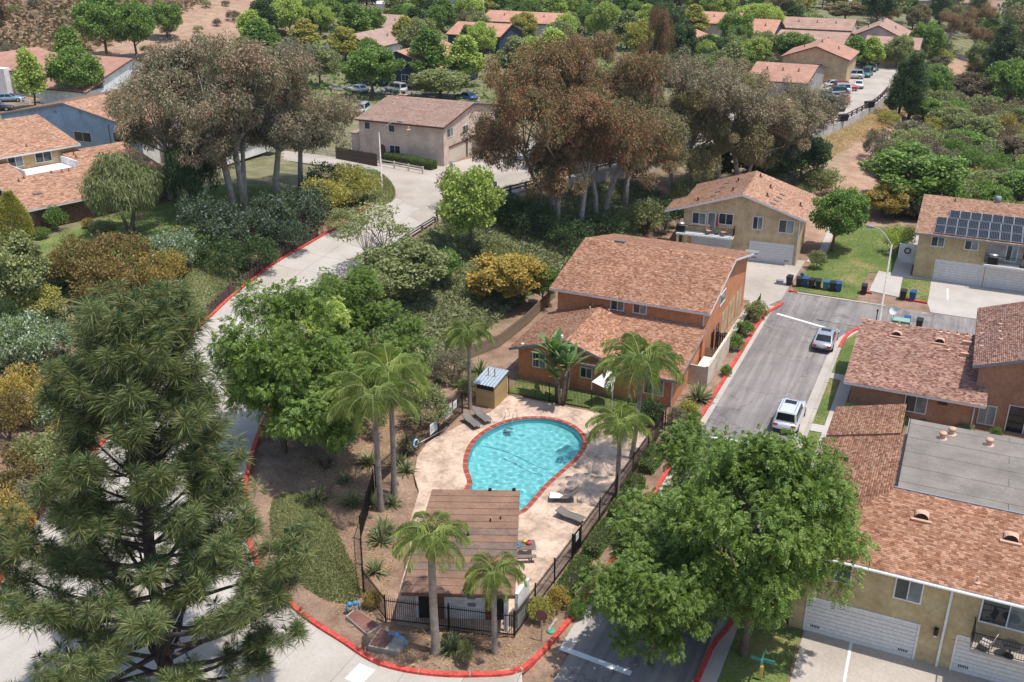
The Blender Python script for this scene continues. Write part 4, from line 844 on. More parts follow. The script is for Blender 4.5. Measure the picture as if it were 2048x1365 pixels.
a = P(1955, 1160, 5.6); x, y = L_(a[0], a[1]); h.pipe(x, y, 5.3 + (y - ey0) * .19 + .02, .32, .05); a = P(1703, 950, 5.7); x, y = L_(a[0], a[1]); h.pipe(x, y, 5.75, .35, .06)
# --- pool house
h = House('pool_house', 'white pool house with weathered brown roof and two doors', -21, 42); L_ = h.l
SHROT = math.atan2(2.3, 5.55) * 0
q = [P(802, 1186, 2.75), P(1030, 1192, 2.75), P(1040, 982, 3.25), P(864, 980, 3.25)]; q = [(*L_(p[0], p[1]), p[2]) for p in q]
RPOOL = rough_mat('pool_house_roof', srgb(120, 90, 70), srgb(150, 114, 90), 0.8, 9, 0.9, 0.3, 0.01, finec=0.2)
m = MB().slab(q, (0, 0, -.16)); rf = m.build('roof', RPOOL, h.o)
n = 15; A, B, C_, D_ = [np.array(p) for p in q]
GREYST = rough_mat('roof_grey_stain', srgb(98, 88, 82), srgb(138, 108, 88), 1.6, 8, 0.92, 0.2, 0.008, finec=0.2)
for i in range(n):
    t0, t1 = i / n, (i + 1) / n + .004; a, b, c, d = A + (D_ - A) * t0, B + (C_ - B) * t0, B + (C_ - B) * t1, A + (D_ - A) * t1
    up = np.array([0, 0, .035]); dn_ = np.array([0, 0, .008]); MB().slab([tuple(a + up), tuple(b + up), tuple(c + dn_), tuple(d + dn_)], (0, 0, -.012)).build('roofing_course', GREYST if i in (3, 5, 6, 8) else RPOOL, rf)
ins = lambda p, k: np.array([p[0], p[1]]) + k
cA, cB, cC, cD = [np.array(p[:2]) for p in q]; fwd = (cD - cA) / np.linalg.norm(cD - cA); rt = (cB - cA) / np.linalg.norm(cB - cA)
w4 = [cA + fwd * 1.35 + rt * .45, cB + fwd * 1.35 - rt * .5, cC - fwd * .45 - rt * .45, cD - fwd * .45 + rt * .45]; MB().prism([tuple(p) for p in w4], 0, 2.62).build('wall', ST_WHITE, h.o)
fw0, fw1 = w4[0], w4[1]; fn = np.array([rt[1], -rt[0]])
def onfront(t, c, z): p = fw0 + (fw1 - fw0) * t + fn * c; return (p[0], p[1], z)
def fpanel(name, t0, t1, z0, z1, mat, c=.03): MB().slab([onfront(t0, -.02, z0), onfront(t1, -.02, z0), onfront(t1, -.02, z1), onfront(t0, -.02, z1)], tuple(np.append(fn * (c + .02), 0))).build(name, mat, h.o)
DOORB = plain('brown_door', srgb(130, 84, 48), 0.6)
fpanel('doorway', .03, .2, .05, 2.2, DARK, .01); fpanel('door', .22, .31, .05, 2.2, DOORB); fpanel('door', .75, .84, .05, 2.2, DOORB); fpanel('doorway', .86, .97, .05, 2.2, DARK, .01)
for z in (.9, 1.4): fpanel('vent', .56, .65, z, z + .25, GREYTRIM, .02)
for t in (.205, .985): p = onfront(t, .9, 0); MB().box(p[0] - .09, p[1] - .09, 0, p[0] + .09, p[1] + .09, 2.6).build('post', WHITE, h.o)
m = MB(); e0 = np.array([*cA, 2.66]); e1 = np.array([*cB, 2.66]); m.bar(e0, e1, .05, .18); m.build('fascia', BROWNTRIM, h.o)
pw_ = P(1048, 1150, 2.9); x, y = L_(pw_[0], pw_[1]); h.box('wing_wall', ST_WHITE, x - .1, y - 1.0, 0, x + .1, y + .5, 2.35)
for px, py in ((936, 1072), (981, 1046), (1001, 1042)):
    a = P(px, py, 3.0); x, y = L_(a[0], a[1]); h.pipe(x, y, 2.98, .3, .05, BLACK)
for px in (980, 1028): a = P(px, 980, 3.3); x, y = L_(a[0], a[1]); b = MB(); b.lathe([(.02, 0), (.11, .02), (.11, .14), (.02, .2)], 10, (x, y, 3.24)); b.build('roof_light', BLACK, h.o, True)
# --- timber pump shed
h = House('pump_shed', 'small pine board shed with corrugated metal roof beside the pool', -30.7, 62.9, cat='shed'); sx, sy = .82, 1.15
MB().box(-sx + .03, -sy + .03, 0, sx - .03, sy - .03, 1.95).build('wall', NEWWOOD, h.o)
bd = MB().box(-.07, -.012, 0, .07, .012, 1.9).mesh('board')
for i in range(11): link('board', bd, h.o, NEWWOOD, (-sx + .07 + i * .15, -sy + .018, .02), scale=(1, 1, .78)); link('board', bd, h.o, NEWWOOD, (-sx + .07 + i * .15, sy - .018, .02))
for i in range(15): link('board', bd, h.o, NEWWOOD, (sx - .018, -sy + .07 + i * .155, .02), (0, 0, pi / 2)); link('board', bd, h.o, NEWWOOD, (-sx + .018, -sy + .07 + i * .155, .02), (0, 0, pi / 2))
MB().box(-sx + .12, -sy - .004, 1.52, sx - .12, -sy + .032, 1.88).build('opening', DARK, h.o)
cr = MB(); nn = 28; vs = []
for i in range(nn + 1): x = -sx - .12 + (2 * sx + .24) * i / nn; z = 1.98 + .02 * (1 if i % 4 < 2 else -1); vs += [(x, -sy - .15, z), (x, sy + .15, z + .32)]
cr.add(vs, [(2 * i, 2 * i + 2, 2 * i + 3, 2 * i + 1) for i in range(nn)]); cr.build('roof', plain('corrugated_metal', srgb(168, 180, 190), .5, .4), h.o)
for dx in (-.3, .25): m = MB(); m.cyl((dx, .1, 2.1), .05, .75, 8); m.build('vent_pipe', NEWWOOD, h.o)

# --- upper houses
h = House('pink_beige_house', 'pinkish beige two storey house with brown roof above the guardrail', -69, 122, 4); L_ = h.l
h.gable(-75.7 + 69, -62.1 + 69, 113.8 - 122, 131.4 - 122, 5.3, 7.0, 'x', wall=ST_PINK, oh=.45, ohr=.3); h.roof(RB['SH_BRN'], SH_BRN, BROWNTRIM, seed=10, ex=.17, tw=.3)
f = 113.8 - 122 + .45; rx = -62.1 + 69 - .3
h.winpx('F', f, 729, 244, 741, 259, panes=1, curtain=0); h.winpx('F', f, 777, 250, 790, 265, panes=1, curtain=0); h.winpx('F', f, 779, 291, 801, 307, curtain=0)
h.winpx('R', rx, 893, 256, 906, 275); h.winpx('R', rx, 925, 250, 936, 268)
h.garage('R', rx, -6.2, -1.6, 2.2, 7, DOORC, vents=False); h.garage('R', rx, -1.0, 3.6, 2.2, 7, DOORC, vents=False)
h.box('door_surround', BROWNTRIM, rx, -1.45, 0, rx + .12, -1.15, 2.3); h.box('door_surround', BROWNTRIM, rx, -6.4, 2.22, rx + .14, 3.8, 2.4)
a, z = h.hit('F', f, 765, 300); m = MB(); m.slab([(a - .5, f - .04, .1), (a + .5, f - .04, .1)] + [(a + .5 * cos(t), f - .04, 1.6 + .5 * sin(t)) for t in np.linspace(0, pi, 10)], (0, .03, 0)); m.build('arched_door', BROWNTRIM, h.o)
h.box('balcony_floor', ST_PINK, rx, .3, 2.5, rx + 1.5, 5.2, 2.7); h.box('balcony_wall', ST_PINK, rx + 1.4, .3, 2.7, rx + 1.5, 2.2, 3.7); railing(h.o, (rx + 1.45, 2.3), (rx + 1.45, 5.2), 1.0, z0=2.7); h.win('R', rx, 3.2, 3.7, 1.8, 2.0, curtain=0)
for k in range(24): h.box('rafter_tail', BROWNTRIM, -6.5 + k * .56, -8.15, 5.12, -6.42 + k * .56, -7.8, 5.2)
for px, py in ((801, 193), (812, 194), (795, 199), (856, 207), (845, 213), (837, 226), (786, 205), (816, 233)): a = P(px, py, 10.7); x, y = L_(a[0], a[1]); h.pipe(x, y, min(7.0, 5.3 + (y + 8.2) * .193), .4, .09)
h.box('low_annex_roof', RB['SH_BRN'], -8.7, -6.8, 2.9, -6.4, -2.2, 3.05); h.box('low_annex_wall', ST_PINK, -8.5, -6.6, 0, -6.35, -2.4, 2.9)
h = House('slate_blue_house', 'slate blue gabled two storey house with salmon roof on the left', -107, 103, 5); L_ = h.l
h.gable(-13.2, 12.2, 94.2 - 103, 111 - 103, 4.8, 7.25, 'y', rp=-.5, wall=ST_BLUE, oh=.4, ohr=.35); h.plane([(21, -5.6, 2.4), (21, 8, 2.4), (12.0, 8, 3.9), (12.0, -5.6, 3.9)], (0, 3)); h.roof(RB['SH_SAL'], SH_SAL, GREYTRIM, seed=12, ex=.17, tw=.3)
f = 94.2 - 103 + .35
h.box('annex_wall', ST_WHITE, 11.9, -5.2, 0, 20.6, 7.6, 2.45); h.box('side_wall', ST_WHITE, 11.82, f + .01, 0, 11.86, 7.4, 4.6)
h.winpx('F', f, 149, 264, 183, 284, curtain=0); h.winpx('F', f, 227, 266, 260, 286, curtain=0)
for px in (110, 160): a, z = h.hit('F', f, px, 224); h.box('gable_vent', GREYTRIM, a - .25, f - .04, z - .2, a + .25, f, z + .2)
a, z = h.hit('F', f, 222, 285); h.box('downspout', GREYTRIM, a - .06, f - .1, .2, a + .06, f - .005, 5.0)
h = House('brown_roof_house', 'low house with broad salmon roof and white patio deck, far left', -85.2, 68.4, 5, rad(-18)); L_ = h.l
sl2 = .19
h.plane([(0, 17, 2.5), (0, -.3, 2.5)][::-1] + [(-8, 17, 2.5 + 8 * sl2), (-8, -.3, 2.5 + 8 * sl2)], (0, 3)); h.plane([(-8, -.3, 2.5 + 8 * sl2), (-8, 3.2, 2.5 + 8 * sl2), (-12.4, 3.2, 2.5 + 12.4 * sl2), (-12.4, -.3, 2.5 + 12.4 * sl2)], (3,)); h.plane([(-8, 9.2, 2.5 + 8 * sl2), (-8, 17, 2.5 + 8 * sl2), (-12.4, 17, 2.5 + 12.4 * sl2), (-12.4, 9.2, 2.5 + 12.4 * sl2)], ())
h.plane([(-11.7, -3.0, 5.55), (-11.7, 11.4, 5.55), (-22, 11.4, 7.6), (-22, -3.0, 7.6)], (0, 1, 3)); h.plane([(-32.3, 11.4, 5.55), (-32.3, -3.0, 5.55), (-22, -3.0, 7.6), (-22, 11.4, 7.6)], ()); h.roof(RB['SH_SAL'], SH_SAL, TRIM, seed=13, ex=.17, tw=.3)
h.box('brick_wall', BRICKW, -12.2, .4, 0, -.7, 16.6, 2.5); h.box('wall', ST_TAN, -31.5, -2.4, 0, -12.3, 10.9, 5.45)
h.box('patio_deck', CANVAS, -12.28, 3.25, 3.6, -7.95, 9.15, 3.72); h.box('patio_wall', ST_WHITE, -12.2, 9.02, 3.72, -8, 9.18, 4.55); h.box('patio_wall', ST_WHITE, -12.2, 3.2, 3.72, -8, 3.3, 4.55)
h.win('R', -12.3, 7.2, 4.72, 1.9, 1.25, curtain=0); h.win('R', -12.3, 4.1, 4.72, 1.7, 1.25, curtain=1); h.box('wood_panel', NEWWOOD, -12.3, 5.2, 4.1, -12.26, 6.1, 5.35)
for x, y in ((-3.2, 2.2), (-9.6, 12.2)): MB().box(x - .3, y - .45, 2.5 - x * sl2 - .05, x + .3, y + .45, 2.5 - x * sl2 + .1).build('roof_vent', plain_vent, h.o)
for x, y in ((-6.9, 2.0), (-7.4, 2.8), (-7.5, 5.8), (-7.3, 6.9), (-7.2, 7.6), (-10.3, 10), (-11.2, 10.2), (-14, 2.5), (-13.4, 6)): h.pipe(x, y, (2.5 - x * sl2) if x > -12.4 else 5.55 + (-11.7 - x) * .2, .3, .06, BROWNTRIM)

def far_house(name, label, x0, x1, y0, y1, z0, ze, zr, ax, wall, roofm, wins=(), **k):
    h = House(name, label, (x0 + x1) / 2, (y0 + y1) / 2, z0, cat='house', group='houses in the background'); w, d = (x1 - x0) / 2, (y1 - y0) / 2
    h.gable(-w, w, -d, d, ze - z0, zr - z0, ax, wall=wall, oh=.45, ohr=.4, **k); h.roof(roofm, None, BROWNTRIM)
    for face, a, z, ww, hh in wins: h.win(face, -d + (.4 if ax == 'y' else .45) if face == 'F' else w - (.45 if ax == 'y' else .4), a, z, ww, hh, curtain=0)
    for i in range(3): x = -w * .5 + i * w * .5; h.pipe(x, -d * .4 if ax == 'x' else 0, zr - z0 - (zr - ze) * (.4 if ax == 'x' else abs(x) / w), .5, .1, BROWNTRIM)
    return h
b4 = far_house('white_house', 'white house with salmon roof and car port at the far left edge', -160, -133.5, 126, 141, 4.4, 9.0, 11.4, 'x', ST_WHITE, RB['SH_SAL'], (('F', 4, 3.2, 1.6, 1.2),))
b4.plane([(1.2, -11.5, 3.0), (13.4, -11.5, 3.0), (13.4, -7.2, 4.3), (1.2, -7.2, 4.3)], (0, 1, 3)); b4.box('annex_wall', ST_WHITE, 1.8, -11, 0, 13, -7.1, 3.0)
b4.gable(-26, -11, -7.5, 8, 4.4, 6.3, 'y', wall=ST_WHITE, oh=.4, ohr=.4, name='wing_wall'); b4.roof(RB['SH_SAL'], None, BROWNTRIM); b4.win('F', -7.1, -15.5, 3.0, 1.9, 1.6, curtain=0); b4.box('balcony', TRIM, -20, -8.5, 2.0, -13.5, -7.12, 2.2); railing(b4.o, (-20, -8.4), (-13.5, -8.4), .9, WHITE, .2, 2.2); b4.box('chimney', ST_WHITE, -11.5, -8.6, 0, -8.6, -7.2, 5.0)
far_house('gabled_house', 'far house with white gable and brown roof among green trees', -131, -117, 186, 206, 4.2, 7.9, 10.2, 'y', ST_WHITE, RB['SH_BRN'], (('F', 0, 2.6, 1.6, 1.2),))
far_house('gabled_house', 'far brown roofed house standing behind the white gable', -146, -128, 215, 230, 4.2, 8.2, 10.6, 'x', ST_PINK, RB['SH_BRN'], (('F', 3, 2.6, 1.6, 1.2),))
far_house('orange_roof_house', 'house with bright orange roof and dark blue wall by the street trees', -110, -90, 163, 181, 4.2, 7.4, 11.0, 'y', ST_NAVY, RB_OR, (('F', 3, 2, 1.6, 1.2),), rp=1.5)
far_house('low_house', 'low far house with orange roof behind tall light green trees', -114, -100, 211, 224, 4, 8.2, 10.4, 'x', ST_NAVY, RB_OR)
far_house('low_house', 'long far roof with small white gable near the top middle', -119, -97, 238, 252, 4, 8.4, 10.4, 'x', ST_WHITE, RB_OR)
far_house('low_house', 'far house with solar panels peeking behind dark red gum trees', -70, -58, 224, 240, 4, 7.2, 9.2, 'y', ST_GREYT, RB_OR)
far_house('low_house', 'far orange roof tucked between light green street trees', -72, -58, 262, 276, 4, 7.8, 10.0, 'x', ST_PINK, RB_OR)
far_house('dark_house', 'far house with dark walls and orange hip roof amid trees', -57, -45, 243, 258, 4, 7.8, 10.6, 'x', ST_NAVY, RB_OR, (('F', -3, 2, 1.2, 1.2),))
far_house('row_house', 'nearest salmon roof beside the parking lot with pale gable end', -38, -26.8, 180.5, 202, 4.05, 7.4, 9.1, 'x', ST_GREYT, RB['SH_SAL'], (('R', -4, 2.4, 1.4, 1.2),))
far_house('row_house', 'tall salmon gable behind the nearest parking lot roof', -36, -22.8, 203, 217, 4.05, 8.6, 10.9, 'y', ST_TAN, RB['SH_SAL'], (('F', 1, 3, 1.4, 1.2),))
far_house('row_house', 'wide salmon roof behind the tall gable above the parking lot', -42, -27, 219, 250, 4.05, 8.0, 10.2, 'x', ST_TAN, RB_FAR)
far_house('row_house', 'far salmon gable beyond the turquoise truck', -28.5, -16.5, 245, 262, 4.05, 8.2, 10.9, 'y', ST_GREYT, RB_FAR, (('F', 0, 2.6, 1.4, 1.2),))
far_house('row_house', 'low salmon roof directly behind the turquoise truck', -24, -12.5, 232, 244.5, 4.05, 7.6, 9.4, 'x', ST_TAN, RB_FAR)
far_house('row_house', 'farthest pale roof at the head of the parking lot', -48, -30, 262, 276, 4, 7.6, 9.6, 'x', ST_PINK, RB_FAR)
far_house('low_house', 'orange roof glimpsed through the reddish gum trees', -64, -50, 156, 172, 4, 7.2, 9.0, 'x', ST_PINK, RB_OR)
wb = House('flat_white_building', 'flat roofed white building at the top of the view', -145, 275, 4, cat='building'); wb.box('wall', ST_WHITE, -7, -5, 0, 7, 5, 6.2); wb.box('roof_edge', TRIM, -7.2, -5.2, 6.2, 7.2, 5.2, 6.5)
for i in range(4): wb.win('F', -5, -4.8 + i * 3.2, 3.2, 1.6, 1.2, curtain=0)
wb = House('flat_white_building', 'long low white building left of the flat roofed one', -160, 268, 4, cat='building'); wb.box('wall', ST_WHITE, -9, -4, 0, 9, 4, 4.4); wb.box('roof_edge', TRIM, -9.2, -4.2, 4.4, 9.2, 4.2, 4.7)
for i in range(4): wb.win('F', -4, -6 + i * 4, 2.2, 1.6, 1.2, curtain=0)
_r = random.Random(4)
for i, (x, y, wm_, rm_, lab) in enumerate(((-52, 405, ST_WHITE, RB_FAR, 'tiny white house with tan roof leftmost on the hazy horizon'), (-38, 425, ST_PINK, RB['SH_BRN'], 'tiny pinkish house with brown roof on the hazy horizon'), (-24, 412, ST_GREYT, RB_FAR, 'tiny grey house with tan roof on the hazy horizon'), (-12, 440, ST_WHITE, RB['SH_BRN'], 'tiny white house with brown roof on the hazy horizon'), (-2, 420, ST_PINK, RB_FAR, 'tiny pinkish house with tan roof near the right corner'), (8, 436, ST_WHITE, ROLLED, 'tiny white house with grey roof near the right corner'), (16, 415, ST_GREYT, ROLLED, 'tiny grey house with grey roof in the right corner'))):
    a = House('distant_house', lab, x, y, h1(x, y), _r.uniform(-.5, .5), 'house', 'distant houses on the horizon'); w, d = _r.uniform(5, 8), _r.uniform(4, 6)
    a.gable(-w, w, -d, d, 4.5, 7, 'x', wall=wm_); a.roof(rm_); a.win('F', -d + .5, 0, 2.4, 2, 1.4, curtain=0)
# ------------------------------------------------------------ vegetation
def ru(rng, n): v = rng.normal(size=(n, 3)); return v / np.linalg.norm(v, axis=1)[:, None]
def nz(v): return v / (np.linalg.norm(v, axis=1)[:, None] + 1e-9)
def leaves(C, D, N, L, W, bend=0.0):
    D = nz(D); S = nz(np.cross(D, N)); L = np.broadcast_to(L, len(C))[:, None]; W = np.broadcast_to(W, len(C))[:, None]
    tip = C + D * L; tip[:, 2] -= bend * L[:, 0]
    V = np.stack([C, C + D * L * .5 + S * W / 2, tip, C + D * L * .5 - S * W / 2], 1); return V
def clumps(rng, R, n, hollow=.5, low=-.55, shape=None):
    u = ru(rng, n * 3); u = u[u[:, 2] > low][:n]; r = rng.uniform(hollow ** 2, 1, len(u)) ** .5
    c = u * np.array(R) * r[:, None]
    if shape: c[:, :2] *= shape(c[:, 2] / R[2])[:, None]
    return c
def foliage(rng, cent, cr, nl, L, W, droop=0., flat=.75, bend=0.):
    n = len(cent) * nl; k = np.repeat(np.arange(len(cent)), nl); crr = (rng.uniform(.65, 1.25, len(cent)) * cr)[k]
    o = ru(rng, n) * (rng.uniform(.15, 1, n) ** .45)[:, None]; o[:, 2] *= flat; C = cent[k] + o * crr[:, None]
    D = nz(o) * .7 + ru(rng, n) * .8; D[:, 2] -= droop; N = ru(rng, n) + nz(o) * .5 + np.array([0, 0, .7])
    s = rng.uniform(.6, 1.25, n); return leaves(C, D, N, L * s, W * s, bend)
def sprays(rng, cent, cr, ns, L=.42, k=6, leaf=.17, w=.07):
    n = len(cent) * ns; i = np.repeat(np.arange(len(cent)), ns); o = ru(rng, n) * (rng.uniform(.2, 1, n) ** .5)[:, None]; o[:, 2] *= .7
    B = cent[i] + o * cr; D = nz(nz(o) * .9 + ru(rng, n) * .5 + np.array([0, 0, -.1])); out = []
    up = nz(ru(rng, n) * .5 + np.array([0, 0, 1.0])); S = nz(np.cross(D, up)); U = np.cross(S, D)
    for j in range(k):
        t = (j + 1) / k; base = B + D * (L * t) - np.array([0, 0, 1]) * (L * .35 * t * t); sc_ = 1 - .35 * t
        for sg in (-1, 1): out.append(leaves(base, D * .55 + S * sg * .85 - U * .12, U + ru(rng, n) * .25, leaf * sc_ * rng.uniform(.8, 1.2, n), w))
    return np.concatenate(out)
def limbs(rng, H, r0, cent, zc, n=14, split=.35, stems=1, spread=.5):
    m = MB()
    for s in range(stems):
        a = 2 * pi * s / max(1, stems) + rng.uniform(0, 1); ex = (cos(a) * spread * H * .12, sin(a) * spread * H * .12) if stems > 1 else (rng.normal() * .02 * H, rng.normal() * .02 * H)
        top = H * split * rng.uniform(.9, 1.3); b = (ex[0] * .25, ex[1] * .25); rr = r0 * (1 if s == 0 else .8)
        pts = [(b[0], b[1], -.4), (b[0] + ex[0] * .15, b[1] + ex[1] * .15, top * .3), (ex[0] * .6 + b[0], ex[1] * .6 + b[1], top * .7), (ex[0] + b[0], ex[1] + b[1], top)]
        m.tube(pts, [rr * 1.25, rr, rr * .85, rr * .72], 8)
        tp = np.array(pts[-1]); sel = rng.permutation(len(cent))[:n // stems + 1]
        for q in sel:
            e = cent[q] + np.array([0, 0, zc]); st = tp * rng.uniform(.75, 1); st[2] = top * rng.uniform(.72, 1.0); md = (st + e) / 2 + rng.normal(size=3) * .05 * H; md[2] += .04 * H
            rb = rr * rng.uniform(.25, .5); m.tube([st, st * .6 + md * .4, md, e], [rb, rb * .8, rb * .55, rb * .15], 6, cap=False)
    return m.mesh('trunk', True)
def bark(name, a, b): return rough_mat(name, srgb(*a), srgb(*b), 2.0, 12, .95, .5, .03, finec=.3)
BARK = bark('bark_brown', (84, 70, 58), (120, 104, 88)); BARK_P = bark('bark_pale', (140, 126, 116), (184, 172, 162)); BARK_D = bark('bark_dark', (52, 44, 38), (84, 72, 62)); BARK_PALM = bark('bark_palm', (120, 106, 96), (164, 150, 138))
PROTO = {}
def proto(key, trunk, V, H, W, tm, lm):
    me = quads('crown', V, lm) if not isinstance(V, bpy.types.Mesh) else V; trunk.materials.append(tm); PROTO.setdefault(key, []).append((trunk, me, H, W))
LG = lambda *c: [srgb(*x) for x in c]
M_GREEN = leafm('leaf_green', LG((66, 96, 38), (100, 130, 56), (128, 152, 70), (80, 112, 46))); M_LIGHT = leafm('leaf_light', LG((110, 134, 52), (152, 170, 76), (176, 186, 98), (126, 152, 60)))
M_YELG = leafm('leaf_yellowgreen', LG((116, 120, 48), (158, 152, 66), (176, 166, 84), (124, 130, 56))); M_DARK = leafm('leaf_dark', LG((44, 62, 36), (66, 88, 50), (86, 108, 64), (54, 74, 42)))
M_OLIVE = leafm('leaf_olive', LG((92, 102, 64), (124, 132, 88), (152, 156, 110), (106, 116, 72))); M_EUC = leafm('leaf_gum_grey', LG((112, 98, 86), (148, 130, 120), (178, 162, 154), (138, 98, 92), (118, 122, 100), (96, 104, 80)), .2, big=(.45, (.72, .84, .72), (1.22, 1.08, 1.05)))
M_EUCR = leafm('leaf_gum_red', LG((112, 80, 66), (146, 106, 88), (128, 118, 92), (158, 98, 84), (100, 98, 72), (88, 94, 66)), .2, big=(.45, (.7, .86, .7), (1.22, 1.05, 1.0))); M_EUCO = leafm('leaf_gum_olive', LG((108, 102, 74), (138, 128, 100), (158, 146, 120), (114, 112, 82), (128, 100, 82)), .2, big=(.45, (.74, .84, .7), (1.2, 1.06, 1.0)))
M_EUCG = leafm('leaf_gum_silver', LG((98, 92, 84), (132, 124, 114), (154, 144, 136), (116, 98, 90), (98, 104, 86)), .2, big=(.45, (.7, .8, .72), (1.2, 1.08, 1.05))); M_COPPER = leafm('leaf_copper', LG((104, 84, 48), (138, 108, 62), (118, 106, 60), (94, 94, 52), (146, 116, 72)))
M_YELLOW = leafm('leaf_yellow', LG((150, 128, 52), (190, 156, 62), (168, 146, 72), (122, 126, 60))); M_GOLD = leafm('leaf_gold', LG((150, 124, 58), (186, 152, 74), (134, 122, 62), (110, 118, 56))); M_FLOW = leafm('leaf_white_flower', LG((86, 106, 58), (118, 138, 80), (150, 166, 170), (98, 120, 64), (96, 118, 62), (206, 214, 224), (74, 96, 50), (84, 106, 54)))
M_DFLOW = leafm('leaf_dark_flower', LG((40, 56, 34), (58, 78, 46), (76, 92, 60), (50, 66, 40), (128, 138, 146), (64, 84, 50))); M_GREYS = leafm('leaf_grey_scrub', LG((104, 100, 84), (132, 126, 108), (120, 112, 100), (94, 96, 74))); M_BROWNS = leafm('leaf_brown_scrub', LG((96, 80, 70), (124, 104, 92), (110, 94, 84), (90, 84, 66)))
M_PALM = leafm('leaf_palm', LG((92, 116, 60), (128, 146, 78), (160, 168, 98), (108, 130, 66)), .3, .4); M_PINE = leafm('pine_needles', LG((50, 72, 44), (78, 96, 56), (116, 124, 78), (144, 142, 92), (62, 84, 48), (92, 108, 64)), .3, .45, 0)
M_JAC = leafm('leaf_fern_green', LG((58, 88, 32), (88, 118, 42), (120, 142, 56), (74, 102, 36), (142, 158, 70)), .32, .5, .06); M_BAN = leafm('leaf_banana', LG((72, 104, 60), (104, 134, 82), (128, 154, 104)), .3, .4); M_BLADE = leafm('leaf_blade', LG((70, 84, 54), (104, 116, 78), (130, 138, 100), (84, 98, 62)), .2, .4); M_RED = leafm('red_blossom', LG((190, 40, 30), (220, 70, 50), (150, 44, 34), (90, 110, 56)))
M_HEDGE = leafm('leaf_hedge', LG((58, 86, 34), (86, 112, 50), (110, 132, 64), (70, 96, 42))); M_COVER = leafm('leaf_cover', LG((104, 112, 78), (134, 140, 104), (154, 156, 122), (118, 126, 88), (94, 104, 68)), .2); M_MOUND = leafm('leaf_mound', LG((92, 98, 58), (116, 122, 76), (136, 138, 92), (104, 108, 64)), .2); M_DRY = leafm('dry_grass', LG((178, 150, 104), (206, 178, 132), (160, 132, 92), (190, 160, 110)), .3); M_SCRUB = leafm('hill_scrub', LG((116, 92, 82), (136, 112, 100), (120, 108, 82), (146, 120, 108), (108, 104, 72)), .2, .7, 0, big=(0.04, (.8, .85, .75), (1.2, 1.12, 1.1)))
for v in range(3):
    r = np.random.default_rng(20 + v)
    R = (3.4, 3.4, 2.9); c = clumps(r, R, 95, .5, -.75); c *= (1 + .16 * np.sin(c[:, :1] * 1.9 + v) * np.cos(c[:, 1:2] * 1.7)); proto('round', limbs(r, 8, .2, c, 5.1, 12), foliage(r, c, .85, 170, .33, .21, .1) + np.array([0, 0, 5.1]), 8.3, 7.6, BARK, M_GREEN)
    cone = lambda z: np.clip(.95 - .55 * z, .25, 1.1); R = (2.1, 2.1, 4.4); c = clumps(r, R, 70, .5, -.8, cone); proto('tall', limbs(r, 10.5, .17, c, 6, 10, .3), foliage(r, c, .85, 150, .36, .26, .1) + np.array([0, 0, 6.0]), 11, 5.2, BARK, M_LIGHT)
    lob = []
    for i in range(17):
        a = i * 2.399 + r.uniform(-.5, .5); zz = -4.6 + 8.6 * ((i * .618) % 1) ; rr_ = 5.2 * (1 - (max(zz, -1) / 6.2) ** 2) ** .5 * r.uniform(.45, 1.0); lr = r.uniform(1.5, 2.5); q = clumps(r, (lr, lr, lr * .85), 13, .4, -.9) + np.array([cos(a) * rr_, sin(a) * rr_, zz]); lob.append(q)
    c = np.concatenate(lob); lc = np.array([q.mean(0) for q in lob]); proto('gum', limbs(r, 17, .27, lc, 11, 17, .4, 1 + (v == 2), .8), foliage(r, c, .76, 260, .27, .075, .6, 1.15, .15) + np.array([0, 0, 11.0]), 16.6, 12.6, BARK_P, M_EUC)
    R = (3.0, 3.0, 2.6); c = clumps(r, R, 60, .5, -.4); V = foliage(r, c, .8, 300, .42, .07, 1.4, 1.5, .2); proto('weep', limbs(r, 7.5, .2, c, 4.6, 12, .35, 2, .7), V + np.array([0, 0, 4.4]), 7.6, 7.2, BARK, M_OLIVE)
    R = (1.25, 1.25, .85); c = clumps(r, R, 34, .5, -.3); proto('shrub', limbs(r, 1.2, .05, c, .8, 8, .25), foliage(r, c, .42, 120, .15, .1, .05) + np.array([0, 0, .78]), 1.9, 3.0, BARK, M_OLIVE)
    R = (2.2, 2.2, 1.6); c = clumps(r, R, 44, .5, -.35); proto('scrub', limbs(r, 3, .08, c, 1.7, 14, .2, 3, 1), foliage(r, c, .62, 110, .22, .1, 0) + np.array([0, 0, 1.7]), 3.6, 5.2, BARK, M_GREYS)
    R = (2.6, 2.6, 2.4); c = clumps(r, R, 30, .5, -.3); proto('sparse', limbs(r, 6.5, .13, c, 4.2, 30, .3, 2, .8), foliage(r, c, .75, 60, .26, .14, 0) + np.array([0, 0, 4.2]), 6.8, 6.2, BARK_P, M_OLIVE)
    con = lambda z: np.clip(.62 - .6 * z, .08, 1.1); R = (2.6, 2.6, 5.5); c = clumps(r, R, 95, .45, -.95, con); proto('conifer', limbs(r, 12, .2, c, 6.3, 12, .6), foliage(r, c, .85, 190, .36, .1, .25) + np.array([0, 0, 6.3]), 12.5, 5.6, BARK_D, M_DARK)
for v in range(2):
    r = np.random.default_rng(60 + v); lob = []
    for i in range(34): a = i * 2.399 + r.uniform(-.4, .4); zz = r.uniform(-2.9, 2.5); rr_ = 4.1 * max(.15, 1 - (zz / 3.3) ** 2) ** .5 * (.35 + .65 * ((i * .618) % 1) ** .5); lr = r.uniform(.95, 1.6); lob.append(clumps(r, (lr, lr, lr * .75), 8, .5, -.5) + np.array([cos(a) * rr_, sin(a) * rr_, zz]))
    c = np.concatenate(lob); lc = np.array([q.mean(0) for q in lob]); proto('fern', limbs(r, 9, .22, lc, 6.0, 30, .36, 1, .6), sprays(r, c, .55, 36, .36, 5, .18, .08) + np.array([0, 0, 6.0]), 9.3, 10.2, BARK, M_JAC)
